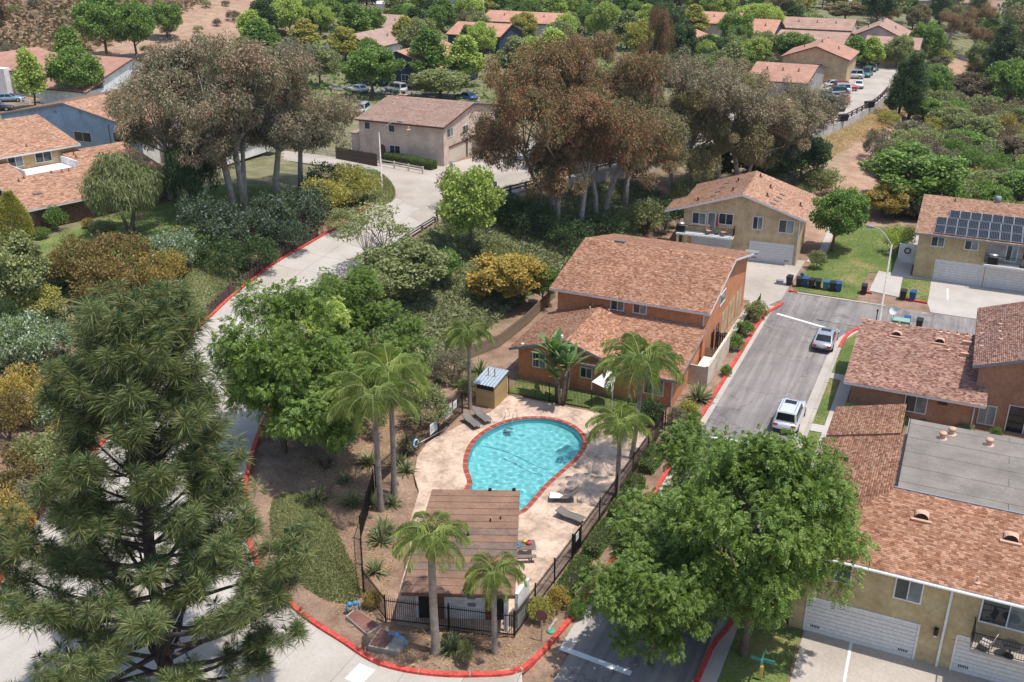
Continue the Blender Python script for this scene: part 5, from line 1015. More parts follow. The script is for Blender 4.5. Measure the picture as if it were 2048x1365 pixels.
r = np.random.default_rng(77)   # clipped cypress cone
n = 9000; t = r.uniform(0, 1, n); a = r.uniform(0, 2 * pi, n); rad_ = np.clip(np.sin(np.clip(t * 1.05, 0, 1) ** .75 * pi * .97), 0, 1) ** .75 * (1.05 - .25 * t); C = np.stack([rad_ * np.cos(a), rad_ * np.sin(a), .1 + t * 3.9], 1) + r.normal(0, .05, (n, 3)); D = np.stack([np.cos(a), np.sin(a), np.full(n, .9)], 1) + ru(r, n) * .6
tr = MB().tube([(0, 0, -.2), (0, 0, 1.2)], [.1, .07], 7).mesh('trunk'); proto('cypress', tr, leaves(C, D, ru(r, n), .17, .07), 4.0, 2.1, BARK, M_YELG)

_pc = {}
def place(sp, px, py, top, wpx, label, cat='tree', mat=None, group=None, tilt=0.0, name=None, at=None, h=None, w=None, zadd=0.0):
    p = np.array(at, float) if at is not None else G(px, py)
    if len(p) == 2: p = np.array([p[0], p[1], h1(*p)])
    p = p + np.array([0, 0, zadd])
    _pc[sp] = _pc.get(sp, -1) + 1; k = _pc[sp]; tm, cm, H0, W0 = PROTO[sp][k % len(PROTO[sp])]
    if h is None:
        lo, hi = .3, 60.
        for _ in range(40):
            md = (lo + hi) / 2
            if proj(p[0], p[1], p[2] + md)[1] > top: lo = md
            else: hi = md
        h = lo
    if w is None: w = wpx / FPX * proj(p[0], p[1], p[2] + h * .6)[2]
    nm = name or {'shrub': 'shrub', 'scrub': 'shrub', 'gum': 'gum_tree', 'conifer': 'conifer_tree', 'cypress': 'clipped_cypress', 'weep': 'weeping_tree'}.get(sp, 'tree')
    o = thing(nm, label, cat, p, k * 2.399, group, (w / W0, w / W0, h / H0))
    if tilt:                                    # lean in the picture plane
        M = Matrix.Rotation(tilt, 4, Vector((_sy * -1, _cy, 0)).normalized()) @ Matrix.Rotation(k * 2.399, 4, 'Z'); o.rotation_euler = M.to_euler()
    link('trunk', tm, o); link('crown', cm, o, mat); return o
T_ = place
# gum trees, left cluster
GL_ = 'grey red gum trees left of the road'; GR_ = 'reddish gum trees above the retaining wall'
T_('gum', 340, 400, 84, 250, 'leftmost grey gum tree overhanging the slate blue house', group=GL_)
T_('gum', 470, 422, 58, 330, 'broad grey pink gum tree with forked pale trunk by the road', tilt=-.10, group=GL_)
T_('gum', 490, 418, 46, 300, 'tallest grey gum tree in the left cluster', group=GL_)
T_('gum', 548, 400, 72, 310, 'gum tree with straight pale trunk right of the forked one', mat=M_EUCG, tilt=.05, group=GL_)
T_('gum', 600, 378, 104, 250, 'rightmost gum of the left cluster leaning over the flower bank', tilt=.06, group=GL_)
# right cluster
T_('gum', 1100, 440, 84, 260, 'dark red gum tree with long white trunk leaning left', mat=M_EUCR, tilt=-.17, group=GR_)
T_('gum', 1112, 462, 66, 270, 'tall red brown gum tree with upright white trunk', mat=M_EUCR, group=GR_)
T_('gum', 1158, 470, 150, 260, 'brown gum tree directly behind the orange building ridge', mat=M_EUCR, tilt=.06, group=GR_)
T_('gum', 1200, 440, 90, 270, 'red tinged gum tree in the middle of the right cluster', mat=M_EUCR, tilt=.07, group=GR_)
T_('gum', 1250, 420, 130, 250, 'olive brown gum tree right of the middle of the cluster', mat=M_EUCO, tilt=.08, group=GR_)
T_('gum', 1290, 300, -6, 100, 'slender dark red gum rising above all others', mat=M_EUCR, group=GR_)
T_('gum', 1180, 330, 62, 240, 'red brown gum tree at the back of the right cluster', mat=M_EUCR, group=GR_)
T_('gum', 1385, 400, 94, 250, 'silvery grey gum tree behind the tan building', mat=M_EUCG, group=GR_)
T_('gum', 1340, 405, 160, 200, 'olive gum tree between the red and silver gums', mat=M_EUCO, group=GR_)
T_('gum', 1480, 395, 116, 240, 'broad grey brown gum tree above the tan building roof', mat=M_EUC, group=GR_)
T_('gum', 1570, 372, 150, 190, 'dark grey gum at the right end of the cluster by the wall', mat=M_EUCG, group=GR_)
T_('gum', 1435, 402, 130, 230, 'brown grey gum right of the silvery one', mat=M_EUCO, group=GR_)
T_('gum', 1530, 388, 140, 220, 'grey gum between the broad gum and the wall end', group=GR_)
T_('round', 1545, 385, 285, 130, 'dark green tree under the gums behind the tan building', mat=M_DARK)
T_('round', 1600, 365, 265, 110, 'dark leafy tree at the foot of the rightmost gum', mat=M_DARK)
T_('round', 1420, 370, 290, 110, 'shaded dark tree beneath the silver gum', mat=M_DARK)
# large near street trees, lower right
T_('fern', 1488, 1310, 905, 390, 'big green street tree overhanging the near yellow roof')
T_('fern', 1525, 1215, 872, 350, 'tall green street tree leaning over the left roof slope', tilt=.03)
T_('fern', 1340, 1215, 985, 330, 'big bright green street tree covering the red kerb', tilt=-.02)
T_('fern', 1415, 1085, 862, 260, 'green street tree between the white car and the pool fence')
T_('fern', 1300, 1330, 1085, 280, 'low feathery street tree above the asphalt shadow')
# trees between road and pool
T_('fern', 570, 905, 588, 290, 'feathery green tree beside the curving concrete road')
T_('fern', 650, 935, 690, 280, 'dense feathery tree left of the tall palms', mat=M_GREEN)
T_('fern', 690, 730, 535, 190, 'fern leaved tree overhanging the middle of the curving road')
T_('fern', 760, 800, 620, 210, 'feathery tree between the road trees and the palm pair')
T_('fern', 650, 760, 590, 190, 'bright feathery tree at the road edge above the palms', mat=M_LIGHT)
T_('sparse', 752, 545, 404, 170, 'thin grey leaved tree beside the guardrail')
T_('round', 945, 512, 334, 140, 'light yellow green tree below the street sign', mat=M_LIGHT)
T_('round', 1012, 612, 506, 150, 'golden yellow blooming tree behind the orange building', mat=M_YELLOW)
T_('round', 1085, 615, 530, 70, 'small dark green tree touching the orange building corner', mat=M_GREEN)
T_('round', 812, 600, 486, 180, 'olive bush tree in the middle of the bank', mat=M_OLIVE)
T_('round', 730, 640, 540, 130, 'round olive green tree below the thin grey one', mat=M_OLIVE)
T_('sparse', 920, 420, 338, 110, 'bare twigged tree beside the road bend', mat=M_BROWNS)
T_('round', 870, 570, 500, 110, 'mid green bush tree beside the golden one', mat=M_GREEN)
# left bank
T_('weep', 262, 470, 303, 165, 'grey green weeping tree in front of the brown roofed house')
T_('weep', 390, 432, 280, 130, 'dark weeping tree behind the forked gum trunk', mat=M_DARK)
T_('cypress', 38, 498, 386, 66, 'clipped yellow green cypress cone at the left edge')
T_('round', 35, 640, 470, 150, 'olive tree at the left edge above the flowering bank', mat=M_OLIVE)
T_('round', 130, 575, 500, 90, 'small olive tree left of the copper bush', mat=M_OLIVE)
# named shrubs: (kind, px, py, top, width, material, label)
for a in (('scrub', 165, 580, 462, 130, M_COPPER, 'copper brown bush left of the pine top'), ('scrub', 250, 560, 452, 130, M_COPPER, 'large copper orange bush above the pine top'), ('scrub', 215, 610, 510, 150, M_COPPER, 'lower copper bush right behind the pine'),
          ('scrub', 330, 590, 490, 110, M_GOLD, 'yellow bronze bush beside the clipped mound'), ('scrub', 352, 540, 452, 120, M_FLOW, 'pale flowering bush above the clipped mound'), ('scrub', 70, 640, 560, 130, M_YELG, 'yellow green bush below the left edge tree'),
          ('scrub', 50, 740, 620, 150, M_FLOW, 'white flowering plumbago bush at the left edge'), ('scrub', 105, 720, 640, 100, M_FLOW, 'smaller white flowering bush beside the pine'), ('scrub', 20, 690, 600, 100, M_DARK, 'dark bush between the white blossoms'),
          ('scrub', 60, 840, 730, 140, M_YELLOW, 'golden yellow bush left of the pine trunk'), ('scrub', 20, 880, 780, 120, M_COPPER, 'rusty bush low at the left edge'), ('scrub', 150, 900, 830, 120, M_GOLD, 'yellowish bush in the shade of the pine'),
          ('scrub', 420, 480, 380, 120, M_DFLOW, 'dark bush with pale blossoms below the forked gum'), ('scrub', 480, 500, 410, 130, M_DFLOW, 'dark leafy bush above the timber stakes'), ('scrub', 545, 485, 385, 130, M_DFLOW, 'dark flowering bush under the straight gum trunk'),
          ('scrub', 610, 460, 360, 130, M_DFLOW, 'dark bush at the right end of the stake wall'), ('scrub', 445, 555, 470, 110, M_DARK, 'dark bush right of the clipped mound'), ('scrub', 520, 540, 470, 100, M_DARK, 'low dark bush along the stake wall'), ('scrub', 585, 505, 430, 90, M_DFLOW, 'low blossoming bush near the stake wall end'),
          ('scrub', 650, 430, 350, 110, M_YELG, 'bright yellow green bank shrub by the bend'), ('scrub', 705, 410, 325, 120, M_YELG, 'yellow green shrub beside the upper lamp post'), ('scrub', 660, 385, 320, 110, M_DARK, 'dark shrub behind the yellow green bank'), ('scrub', 725, 375, 330, 70, M_FLOW, 'whitish flowering shrub beside the upper lamp post'), ('scrub', 690, 465, 415, 90, M_OLIVE, 'grey olive shrub hanging over the red kerb'),
          ('scrub', 670, 905, 790, 130, M_GREEN, 'dark shrub with red blossoms beside the palms'), ('scrub', 730, 870, 770, 110, M_GREYS, 'grey shrub behind the two tall palms'), ('scrub', 850, 860, 765, 120, M_OLIVE, 'olive shrub behind the pool notice board'), ('scrub', 900, 760, 700, 100, M_GREYS, 'grey shrub on the bank above the timber wall'),
          ('scrub', 1330, 460, 390, 90, M_DARK, 'dark shrub left of the tan building balcony'), ('scrub', 1290, 470, 395, 110, M_OLIVE, 'grey green shrub at the foot of the gums'), ('scrub', 1200, 480, 420, 120, M_DARK, 'shaded shrub behind the orange roof ridge'), ('scrub', 1060, 470, 400, 130, M_DARK, 'dark shrub below the retaining wall'), ('scrub', 1010, 450, 385, 110, M_DARK, 'dark shrub at the start of the retaining wall'), ('scrub', 1140, 500, 430, 110, M_DARK, 'dark shrub between the white gum trunks'), ('scrub', 1380, 420, 350, 100, M_OLIVE, 'grey shrub behind the tan roof'), ('scrub', 1000, 530, 470, 90, M_OLIVE, 'olive shrub above the golden tree'),
          ('scrub', 95, 950, 860, 150, M_OLIVE, 'olive bush in the shade left of the pine'), ('scrub', 25, 985, 890, 150, M_COPPER, 'rust brown bush at the left edge beside the pine'), ('scrub', 130, 860, 770, 120, M_FLOW, 'pale flowering bush half hidden by the pine'), ('scrub', 15, 1080, 980, 140, M_GOLD, 'golden bush low on the left edge'), ('scrub', 190, 800, 700, 120, M_DARK, 'dark bush behind the pine crown'), ('scrub', 75, 1040, 960, 110, M_GREYS, 'grey bush left of the road under the pine'),
          ('shrub', 85, 478, 452, 36, M_GREEN, 'small round bush beside the clipped cypress'), ('shrub', 115, 462, 408, 48, M_GREEN, 'leafy bush against the brick wall'), ('shrub', 178, 458, 436, 30, M_GOLD, 'little yellow bush beside the brick wall'), ('shrub', 205, 462, 440, 60, M_OLIVE, 'low bush at the lawn edge on the left'),
          ('scrub', 1795, 508, 444, 66, M_LIGHT, 'light green shrub beside the solar building path'), ('shrub', 1633, 538, 497, 40, M_OLIVE, 'round clipped shrub on the tan building lawn'), ('shrub', 1812, 838, 808, 42, M_LIGHT, 'round green shrub before the brown building window'),
          ('shrub', 1848, 846, 826, 34, M_OLIVE, 'straggly shrub left of the brown building window'), ('shrub', 1925, 866, 845, 44, M_OLIVE, 'low shrub at the brown building downspout'), ('shrub', 1990, 878, 855, 30, M_GREEN, 'potted green shrub before the security door'),
          ('shrub', 1510, 640, 598, 50, M_OLIVE, 'shrub at the kerb end beside the driveway'), ('shrub', 1487, 672, 640, 42, M_GREEN, 'green shrub along the orange side fence'), ('shrub', 1470, 700, 668, 40, M_GREEN, 'low shrub outside the cream wall'), ('shrub', 1452, 752, 728, 26, M_GREEN, 'small shrub against the cream wall'), ('shrub', 1375, 835, 800, 46, M_YELG, 'yellowish shrub at the orange corner'), ('shrub', 1352, 852, 815, 44, M_GREYS, 'grey shrub by the fence corner'), ('shrub', 1300, 850, 795, 60, M_DARK, 'dark shrub under the large front window'), ('shrub', 1390, 845, 822, 30, M_GREEN, 'green clump beside the street steps'),
          ('scrub', 1640, 382, 330, 90, M_OLIVE, 'smooth grey green bush behind the tan building'), ('shrub', 1115, 1215, 1175, 60, M_GOLD, 'low yellow bush by the stop sign'), ('shrub', 745, 1215, 1180, 40, M_GOLD, 'dry yellow tuft beside the fence corner'), ('shrub', 1080, 1240, 1195, 60, M_YELG, 'flowering ground shrub near the red kerb'), ('shrub', 930, 1325, 1280, 40, M_OLIVE, 'small bush between the two front palms'), ('shrub', 1155, 335 + 900, 1195, 44, M_GREEN, 'hedge stub under the bright street tree'),
          ('shrub', 820, 905, 870, 50, M_GREYS, 'pale shrub at the pool fence'), ('shrub', 940, 790, 750, 50, M_OLIVE, 'olive shrub behind the pump shed')):
    T_(a[0], a[1], a[2], a[3], a[4], a[6], 'shrub', mat=a[5])
# red blossoms on the dark shrub
T_('round', 1690, 503, 376, 112, 'round dark green lawn tree beside the tan building', mat=M_GREEN, at=G(1663, 503), tilt=.09)
T_('round', 1815, 418, 296, 215, 'broad green tree above the dirt slope', mat=M_GREEN)
# upper left and far belt
for a in (('round', 215, 118, -12, 110, M_GREEN, 'large green tree on the dry hillside'), ('round', 275, 120, 2, 95, M_GREEN, 'second large green tree on the dry hillside'), ('round', 335, 80, 4, 72, M_GREEN, 'round tree at the hillside crest'), ('tall', 70, 218, 86, 62, M_LIGHT, 'slender light green tree before the white house'), ('tall', 150, 165, 46, 70, M_GREEN, 'bright tree behind the salmon roof at left'), ('round', 165, 212, 92, 100, M_GREEN, 'bushy tree between the white and slate blue houses'), ('round', -5, 95, -30, 60, M_EUCR, 'rust red tree at the upper left edge'),
          ('round', 545, 66, -8, 80, M_DARK, 'dark round tree at the hill foot'), ('round', 600, 72, -6, 80, M_DARK, 'spreading dark tree on the sandy slope'), ('round', 650, 60, -8, 80, M_GREEN, 'green tree right of the sandy slope'), ('tall', 712, 105, 6, 84, M_GREEN, 'tall green tree left of the white gable'), ('tall', 690, 128, 48, 66, M_YELG, 'yellow green tree before the white gable'), ('round', 748, 196, 92, 122, M_GREEN, 'bright round green tree by the white van street'), ('tall', 812, 112, 28, 60, M_YELG, 'yellow green tree right of the white gable'), ('tall', 858, 176, 54, 84, M_GREEN, 'tall green tree beside the dark blue house'), ('round', 880, 200, 136, 122, M_OLIVE, 'olive spreading tree behind the pink beige roof'), ('tall', 930, 172, 62, 80, M_LIGHT, 'light green tree right of the dark blue house'), ('tall', 885, 66, -6, 66, M_GREEN, 'tall dark green tree in front of the white building'), ('round', 640, 175, 90, 90, M_OLIVE, 'olive tree left of the bright round one'), ('round', 945, 80, 20, 60, M_GREYS, 'grey willow like tree in the far belt'),
          ('round', 1020, 90, 48, 90, M_OLIVE, 'olive tree behind the red gum top'), ('round', 1580, 135, 64, 90, M_GREEN, 'green tree left of the salmon gables'), ('round', 1500, 150, 96, 90, M_OLIVE, 'olive tree above the grey gum'), ('tall', 1385, 80, 8, 60, M_YELG, 'yellow green tree right of the slender gum'), ('tall', 1420, 110, 66, 66, M_LIGHT, 'light tree by the grey gum top'), ('round', 1500, 62, 6, 70, M_LIGHT, 'bright green tree before the dark walled house'), ('tall', 1585, 70, 10, 52, M_DARK, 'dark green tree right of the dark walled house'), ('gum', 1545, 60, -20, 70, M_EUCO, 'pale streaky gum behind the dark walled house'), ('tall', 1320, 120, 50, 50, M_LIGHT, 'light green tree beneath the slender red gum'), ('tall', 1705, 142, 66, 56, M_GREEN, 'parking lot tree with two dark crowns'), ('tall', 1738, 140, 70, 52, M_LIGHT, 'lighter parking lot tree beside the truck'), ('round', 1690, 46, 2, 90, M_EUCO, 'brown round tree beyond the salmon roofs'), ('gum', 1770, 62, -16, 60, M_EUCO, 'tall brown gum beyond the salmon roofs'), ('conifer', 1824, 60, -8, 34, M_DARK, 'narrow dark conifer on the horizon'),
          ('conifer', 1815, 245, 92, 90, M_DARK, 'dark conifer with a dead orange branch by the lot'), ('conifer', 1795, 235, 110, 70, M_DARK, 'dense dark tree at the parking lot edge'), ('round', 1845, 130, 44, 76, M_GREEN, 'yellow green crown behind the dark conifers'), ('round', 1860, 220, 130, 70, M_GREEN, 'leafy tree right of the dark conifer'), ('round', 1790, 150, 70, 60, M_OLIVE, 'grey olive tree above the lot edge'), ('gum', 1885, 120, 18, 90, M_EUCR, 'red brown gum above the canyon trail'), ('gum', 1940, 118, 8, 100, M_EUCR, 'rusty gum right of the canyon trail'), ('conifer', 1990, 190, 26, 90, M_DARK, 'tall grey green conifer at the upper right'), ('conifer', 2035, 200, 30, 90, M_OLIVE, 'second tall conifer at the right edge'), ('round', 1955, 160, 84, 66, M_OLIVE, 'pale green tree right of the canyon trail'), ('round', 1935, 215, 146, 92, M_BROWNS, 'brown grey thicket below the canyon trail'), ('round', 2010, 230, 120, 100, M_GREEN, 'dark green tree at the right edge of the canyon'), ('scrub', 1770, 350, 280, 90, M_GREYS, 'grey bare bush beside the dirt path'), ('scrub', 1745, 320, 250, 60, M_GREYS, 'thin grey bush under the wall end'), ('scrub', 1830, 320, 250, 110, M_OLIVE, 'tall olive shrub right of the dirt path'), ('scrub', 2005, 290, 225, 70, M_GOLD, 'pale straw coloured shrub in the canyon'), ('scrub', 1775, 250, 218, 50, M_YELG, 'yellow green bush at the wall end'),
          ('round', 1945, 300, 228, 90, M_OLIVE, 'light olive tree in the middle of the canyon')):
    T_(a[0], a[1], a[2], a[3], a[4], a[6], 'shrub' if a[0] == 'scrub' else 'tree', mat=a[5])
LMK = [(745, 80, 'white gable'), (800, 115, 'dark blue house'), (892, 14, 'flat white building'), (970, 55, 'long orange roof'), (1020, 38, 'small far white gable'), (1345, 78, 'solar roofed far house'), (1525, 58, 'dark walled house'), (1620, 130, 'nearest salmon roof'), (1640, 85, 'wide salmon roof'), (1750, 60, 'far salmon gable'), (1770, 90, 'low salmon roof'), (1758, 110, 'turquoise truck'), (1890, 170, 'canyon trail'), (1700, 330, 'dirt path'), (1940, 430, 'solar panels'), (1815, 200, 'dark conifers'), (1930, 60, 'rusty gum'), (2000, 100, 'tall conifer'), (1810, 360, 'broad green tree'), (1300, 50, 'slender red gum'), (430, 30, 'sandy slope'), (240, 40, 'hillside trees'), (100, 60, 'red scrub hill'), (60, 120, 'white house roof'), (640, 40, 'hill foot trees'), (745, 140, 'bright round tree'), (880, 165, 'olive spreading tree'), (1100, 20, 'far belt crest'), (1200, 40, 'red gum tops'), (1420, 60, 'yellow green street tree'), (1680, 20, 'brown round tree'), (1830, 20, 'narrow conifer'), (2000, 20, 'right horizon'), (1550, 100, 'grove by the gables'), (1930, 300, 'light olive tree'), (2010, 260, 'straw coloured shrub'), (1850, 270, 'tall olive shrub'), (1930, 190, 'brown thicket'), (1475, 15, 'pale streaky gum'), (560, 90, 'grey gum tops')]
CW = {'leaf_green': 'green', 'leaf_light': 'light green', 'leaf_olive': 'olive', 'leaf_dark': 'dark green', 'leaf_yellowgreen': 'yellow green', 'leaf_grey_scrub': 'grey', 'leaf_brown_scrub': 'brown', 'leaf_gold': 'golden', 'leaf_gum_olive': 'brownish', 'leaf_gum_grey': 'grey pink', 'leaf_gum_red': 'rusty', 'leaf_gum_silver': 'silver grey'}
SW = {'round': 'round', 'tall': 'upright', 'gum': 'open crowned', 'conifer': 'pointed', 'scrub': 'bushy', 'shrub': 'low'}
USED = {}
def autolabel(x, y, h, sp, mat, cat, base):
    px, py, _ = proj(x, y, h1(x, y) + h * .6); ds = sorted(LMK, key=lambda l: (l[0] - px) ** 2 + ((l[1] - py) * 1.8) ** 2)
    for l in ds[:5]:
        dx, dy = px - l[0], py - l[1]; where = ('left of' if dx < 0 else 'right of') if abs(dx) > 1.6 * abs(dy) else ('behind' if dy < 0 else 'in front of')
        for far in ('', 'well '):
            lab = '%s %s %s %s%s the %s' % (CW[mat.name], SW[sp], cat, far, where, l[2])
            if lab not in USED: USED[lab] = 1; return lab
    return base
def scatter(n, poly, sp, mats, hr, wr, label, cat, group, seed, avoid=(), mind=2.0):
    r = random.Random(seed); xs = [p[0] for p in poly]; ys = [p[1] for p in poly]; got = []; tries = 0
    while len(got) < n and tries < n * 60:
        tries += 1; x, y = r.uniform(min(xs), max(xs)), r.uniform(min(ys), max(ys))
        if not inpoly([x], [y], poly)[0]: continue
        if any((x - a) ** 2 + (y - b) ** 2 < mind ** 2 for a, b in got): continue
        if inpoly([x], [y], LOT)[0] or any(av(x, y) for av in avoid): continue
        h = r.uniform(*hr); px, py, _ = proj(x, y, h1(x, y) + h)
        if px < -60 or px > 2110 or py < -120: continue
        got.append((x, y)); s_ = r.choice(sp); mt = r.choice(mats); T_(s_, 0, 0, 0, 0, autolabel(x, y, h, s_, mt, cat, label), cat, mat=mt, group=group, at=(x, y), h=h, w=h * r.uniform(*wr))
boxes = [(o.location.x, o.location.y) for o in bpy.data.objects if o.get('group') == 'houses in the background']
nearh = lambda x, y: any(abs(x - a) < 11 and abs(y - b) < 11 for a, b in boxes) or (-80 < x < -58 and 108 < y < 134)
trail = [(4, 215), (-3, 235), (-5, 260), (-6, 285), (-4, 300)]; dpath = [(-12, 118), (-14, 128), (-12.5, 140), (-13, 150), (-13.5, 162), (-11, 175)]
scatter(165, [(-150, 178), (-70, 178), (-48, 205), (-45, 285), (-60, 380), (-215, 380), (-200, 300), (-160, 210)], ('round', 'tall', 'round', 'round'), (M_GREEN, M_LIGHT, M_OLIVE, M_LIGHT, M_GREEN, M_YELG, M_DARK), (6.5, 10.5), (.72, 1.0), 'green tree in the dense belt between the far houses', 'tree', 'trees between the far houses', 3, (nearh,), 6.0)
scatter(24, [(-52, 178), (-40, 190), (-44, 235), (-56, 240), (-62, 200)], ('round', 'round', 'tall'), (M_GREEN, M_OLIVE, M_DARK, M_LIGHT), (5, 8), (.7, 1.0), 'leafy tree in the grove left of the salmon gables', 'tree', 'trees left of the salmon gables', 4, (nearh,), 4.5)
scatter(50, [(-40, 280), (60, 330), (160, 420), (60, 520), (-120, 480), (-100, 390)], ('round', 'gum', 'round', 'conifer'), (M_DARK, M_OLIVE, M_EUCO, M_GREEN, M_EUC), (8, 14), (.7, .9), 'hazy tree on the far horizon behind the canyon', 'tree', 'trees on the far horizon', 5, (nearh,), 10)
scatter(210, [(-9, 128), (28, 124), (45, 150), (60, 250), (50, 300), (-12, 300), (-9, 215), (-8, 180)], ('scrub', 'scrub', 'shrub', 'scrub', 'round'), (M_OLIVE, M_OLIVE, M_GREEN, M_GREYS, M_YELG, M_OLIVE, M_BROWNS, M_GREEN, M_GOLD), (2.2, 5.0), (1.2, 1.7), 'wild canyon shrub right of the dirt path', 'shrub', 'wild shrubs filling the canyon', 6, (lambda x, y: pdist([x], [y], trail)[0] < 4 or pdist([x], [y], dpath)[0] < 4.5,), 2.7)
scatter(30, [(20, 250), (60, 250), (110, 300), (90, 380), (20, 340)], ('conifer', 'gum', 'round'), (M_DARK, M_OLIVE, M_EUCR, M_EUCG), (9, 14), (.55, .8), 'tall canyon tree near the upper right corner', 'tree', 'tall trees beyond the canyon trail', 7, (), 7)
scatter(30, [(-185, 150), (-165, 160), (-160, 210), (-200, 260), (-260, 250), (-230, 160)], ('scrub',), (M_GREYS, M_BROWNS, M_OLIVE), (1.6, 3), (1.2, 1.7), 'dry grey bush on the sandy hillside', 'shrub', 'bushes on the sandy hillside', 8, (), 5)
# ------------------------------------------------------------ palms
def palm_crown(seed, nf=21, L=2.9, hang=1.0, sp=72):
    r = np.random.default_rng(seed); out = []; m = MB()
    for i in range(nf):
        a = i * 2.399 + r.uniform(-.2, .2); e = rad(82 - sp * (i / nf) + r.uniform(-8, 8)); Lf = L * r.uniform(.85, 1.1); n = 14; p = np.zeros(3); pts = [p.copy()]; el = e
        for k in range(n): d = np.array([cos(el) * cos(a), cos(el) * sin(a), sin(el)]); p = p + d * Lf / n; pts.append(p.copy()); el -= rad(7.2 + 5 * k / n) * (1.0 if e > .5 else .75) * hang
        pts = np.array(pts); m.tube([tuple(q) for q in pts], list(np.linspace(.035, .006, n + 1)), 4, False)
        t = np.repeat(np.linspace(.12, .99, 74), 2); sg = np.tile([-1, 1], 74); idx = t * n; i0 = np.minimum(idx.astype(int), n - 1); f = (idx - i0)[:, None]; C = pts[i0] * (1 - f) + pts[i0 + 1] * f; D = nz(pts[i0 + 1] - pts[i0])
        S = nz(np.cross(D, np.array([0, 0, 1.0]) + D * .01)) * sg[:, None]; U = np.cross(S * sg[:, None], D)
        ln = .92 * np.sin(np.clip(t * .95 + .12, 0, 1) * pi) ** .55 * r.uniform(.8, 1.15, len(t)); dr = D * .5 + S * .8 + U * r.uniform(-.1, .45, len(t))[:, None]; dr = nz(dr)
        dr = nz(dr + np.array([0, 0, -.25])); mid = C + dr * (ln * .45)[:, None]; d2 = nz(dr * .7 + np.array([0, 0, -1.0]) * 1.05); tip = mid + d2 * (ln * .55)[:, None]; W = np.cross(dr, D); W = nz(W) * .026
        out.append(np.stack([C - W * .6, C + W * .6, mid + W, mid - W], 1)); out.append(np.stack([mid - W, mid + W, tip + W * .2, tip - W * .2], 1))
    return quads('fronds', np.concatenate(out), M_PALM), m.mesh('rachis', True)
PC = [palm_crown(1), palm_crown(2, 22, 3.1), palm_crown(3, 18, 2.7, 1.1), palm_crown(4, 20, 3.0, 1.05, 52)]
M_RACH = plain('rachis_green', srgb(132, 140, 84), .6)
def palm(px, py, top, crown, label, wscale=1.0, v=0, lean=0.0, r0=.19):
    p = G(px, py); lo, hi = .5, 30.
    for _ in range(40):
        md = (lo + hi) / 2
        if proj(p[0], p[1], p[2] + md)[1] > top: lo = md
        else: hi = md
    h = lo; o = thing('palm_tree', label, 'palm tree', p, v * 2.1, 'queen palms round the pool'); m = MB(); n = 26; rr = []
    pts = []
    for i in range(n + 1): t = i / n; pts.append((lean * sin(t * 2.2), 0, -.3 + (h + .3) * t)); rr.append(r0 * (1.35 - .35 * min(1, t * 6) - .25 * t) * (1 + .035 * (i % 2)))
    m.tube(pts, rr, 10); m.build('trunk', BARK_PALM, o, True)
    b = MB(); tx = pts[-1][0]; b.tube([(tx, 0, h - .75), (tx, 0, h - .5), (tx, 0, h), (tx, 0, h + .35)], [r0 * .8, r0 * 1.35, r0 * 1.1, r0 * .5], 10)
    for k in range(14): a = k * 2.4; z = h - .6 + (k % 5) * .17; b.bar((tx + cos(a) * r0 * .9, sin(a) * r0 * .9, z), (tx + cos(a) * r0 * 2.0, sin(a) * r0 * 2.0, z + .28), .06, .03)
    b.build('boot', bark('bark_boot', (112, 84, 64), (150, 122, 100)) if 'bark_boot' not in bpy.data.materials else bpy.data.materials['bark_boot'], o, True)
    c = link('fronds', PC[v % 4][0], o, None, (tx, 0, h + .25), (0, 0, v * 1.3), wscale * 1.28); link('rachis', PC[v % 4][1], c, M_RACH)
    return o
palm(762, 1022, 806, 0, 'left tall palm of the pair beside the pool', .96, 1, -.25, .2)
palm(788, 988, 762, 0, 'right tall palm of the pair beside the pool', 1.0, 0, .15, .2)
palm(940, 818, 678, 0, 'palm standing by the pump shed', .72, 2, 0, .16)
palm(1262, 918, 738, 0, 'tallest slim palm in front of the orange wing', 1.05, 0, .35, .17)
palm(1234, 992, 862, 0, 'shorter palm with dark sheath by the right loungers', .7, 1, .05, .18)
palm(872, 1306, 1095, 0, 'large front palm shading the pool house roof', .72, 3, -.05, .24)
palm(990, 1306, 1160, 0, 'smaller front palm before the pool house door', .62, 2, .03, .17)
# giant bird of paradise clump
def blade_leaf(out, base, d, L, W, up, bend=.3, n=5):
    d = d / np.linalg.norm(d); s = np.cross(d, up); s /= np.linalg.norm(s) + 1e-9; p = base.copy(); dd = d.copy(); pr = None
    for i in range(n + 1):
        t = i / n; w = W * (sin(pi * min(1, .12 + t * .86)) ** .7) / 2; a, b = p - s * w, p + s * w
        if pr is not None: out.append(np.stack([pr[0], pr[1], b, a]))
        pr = (a, b); p = p + dd * L / n; dd = dd + np.array([0, 0, -bend / n]); dd /= np.linalg.norm(dd)
bp_ = G(1122, 806); ban = thing('banana_plant', 'giant bird of paradise clump with split paddle leaves behind the pool', 'banana plant', bp_)
r = np.random.default_rng(9); lv = []; st = MB()
for i in range(8):
    a = r.uniform(0, 2 * pi); b = np.array([cos(a), sin(a), 0]) * r.uniform(.1, .8); h = r.uniform(1.6, 3.6); t = b + np.array([cos(a) * .4, sin(a) * .4, h]); st.tube([tuple(b), tuple((b + t) / 2), tuple(t)], [.14, .12, .09], 8)
    for k in range(7):
        aa = r.uniform(0, 2 * pi); pet = t + np.array([cos(aa) * .25, sin(aa) * .25, r.uniform(.4, 1.0)]); st.tube([tuple(t), tuple(pet)], [.04, .025], 5, False); blade_leaf(lv, pet, np.array([cos(aa), sin(aa), r.uniform(.6, 2.4)]), r.uniform(1.3, 2.0), r.uniform(.42, .6), np.array([0, 0, 1.0]), r.uniform(.4, 1.0))
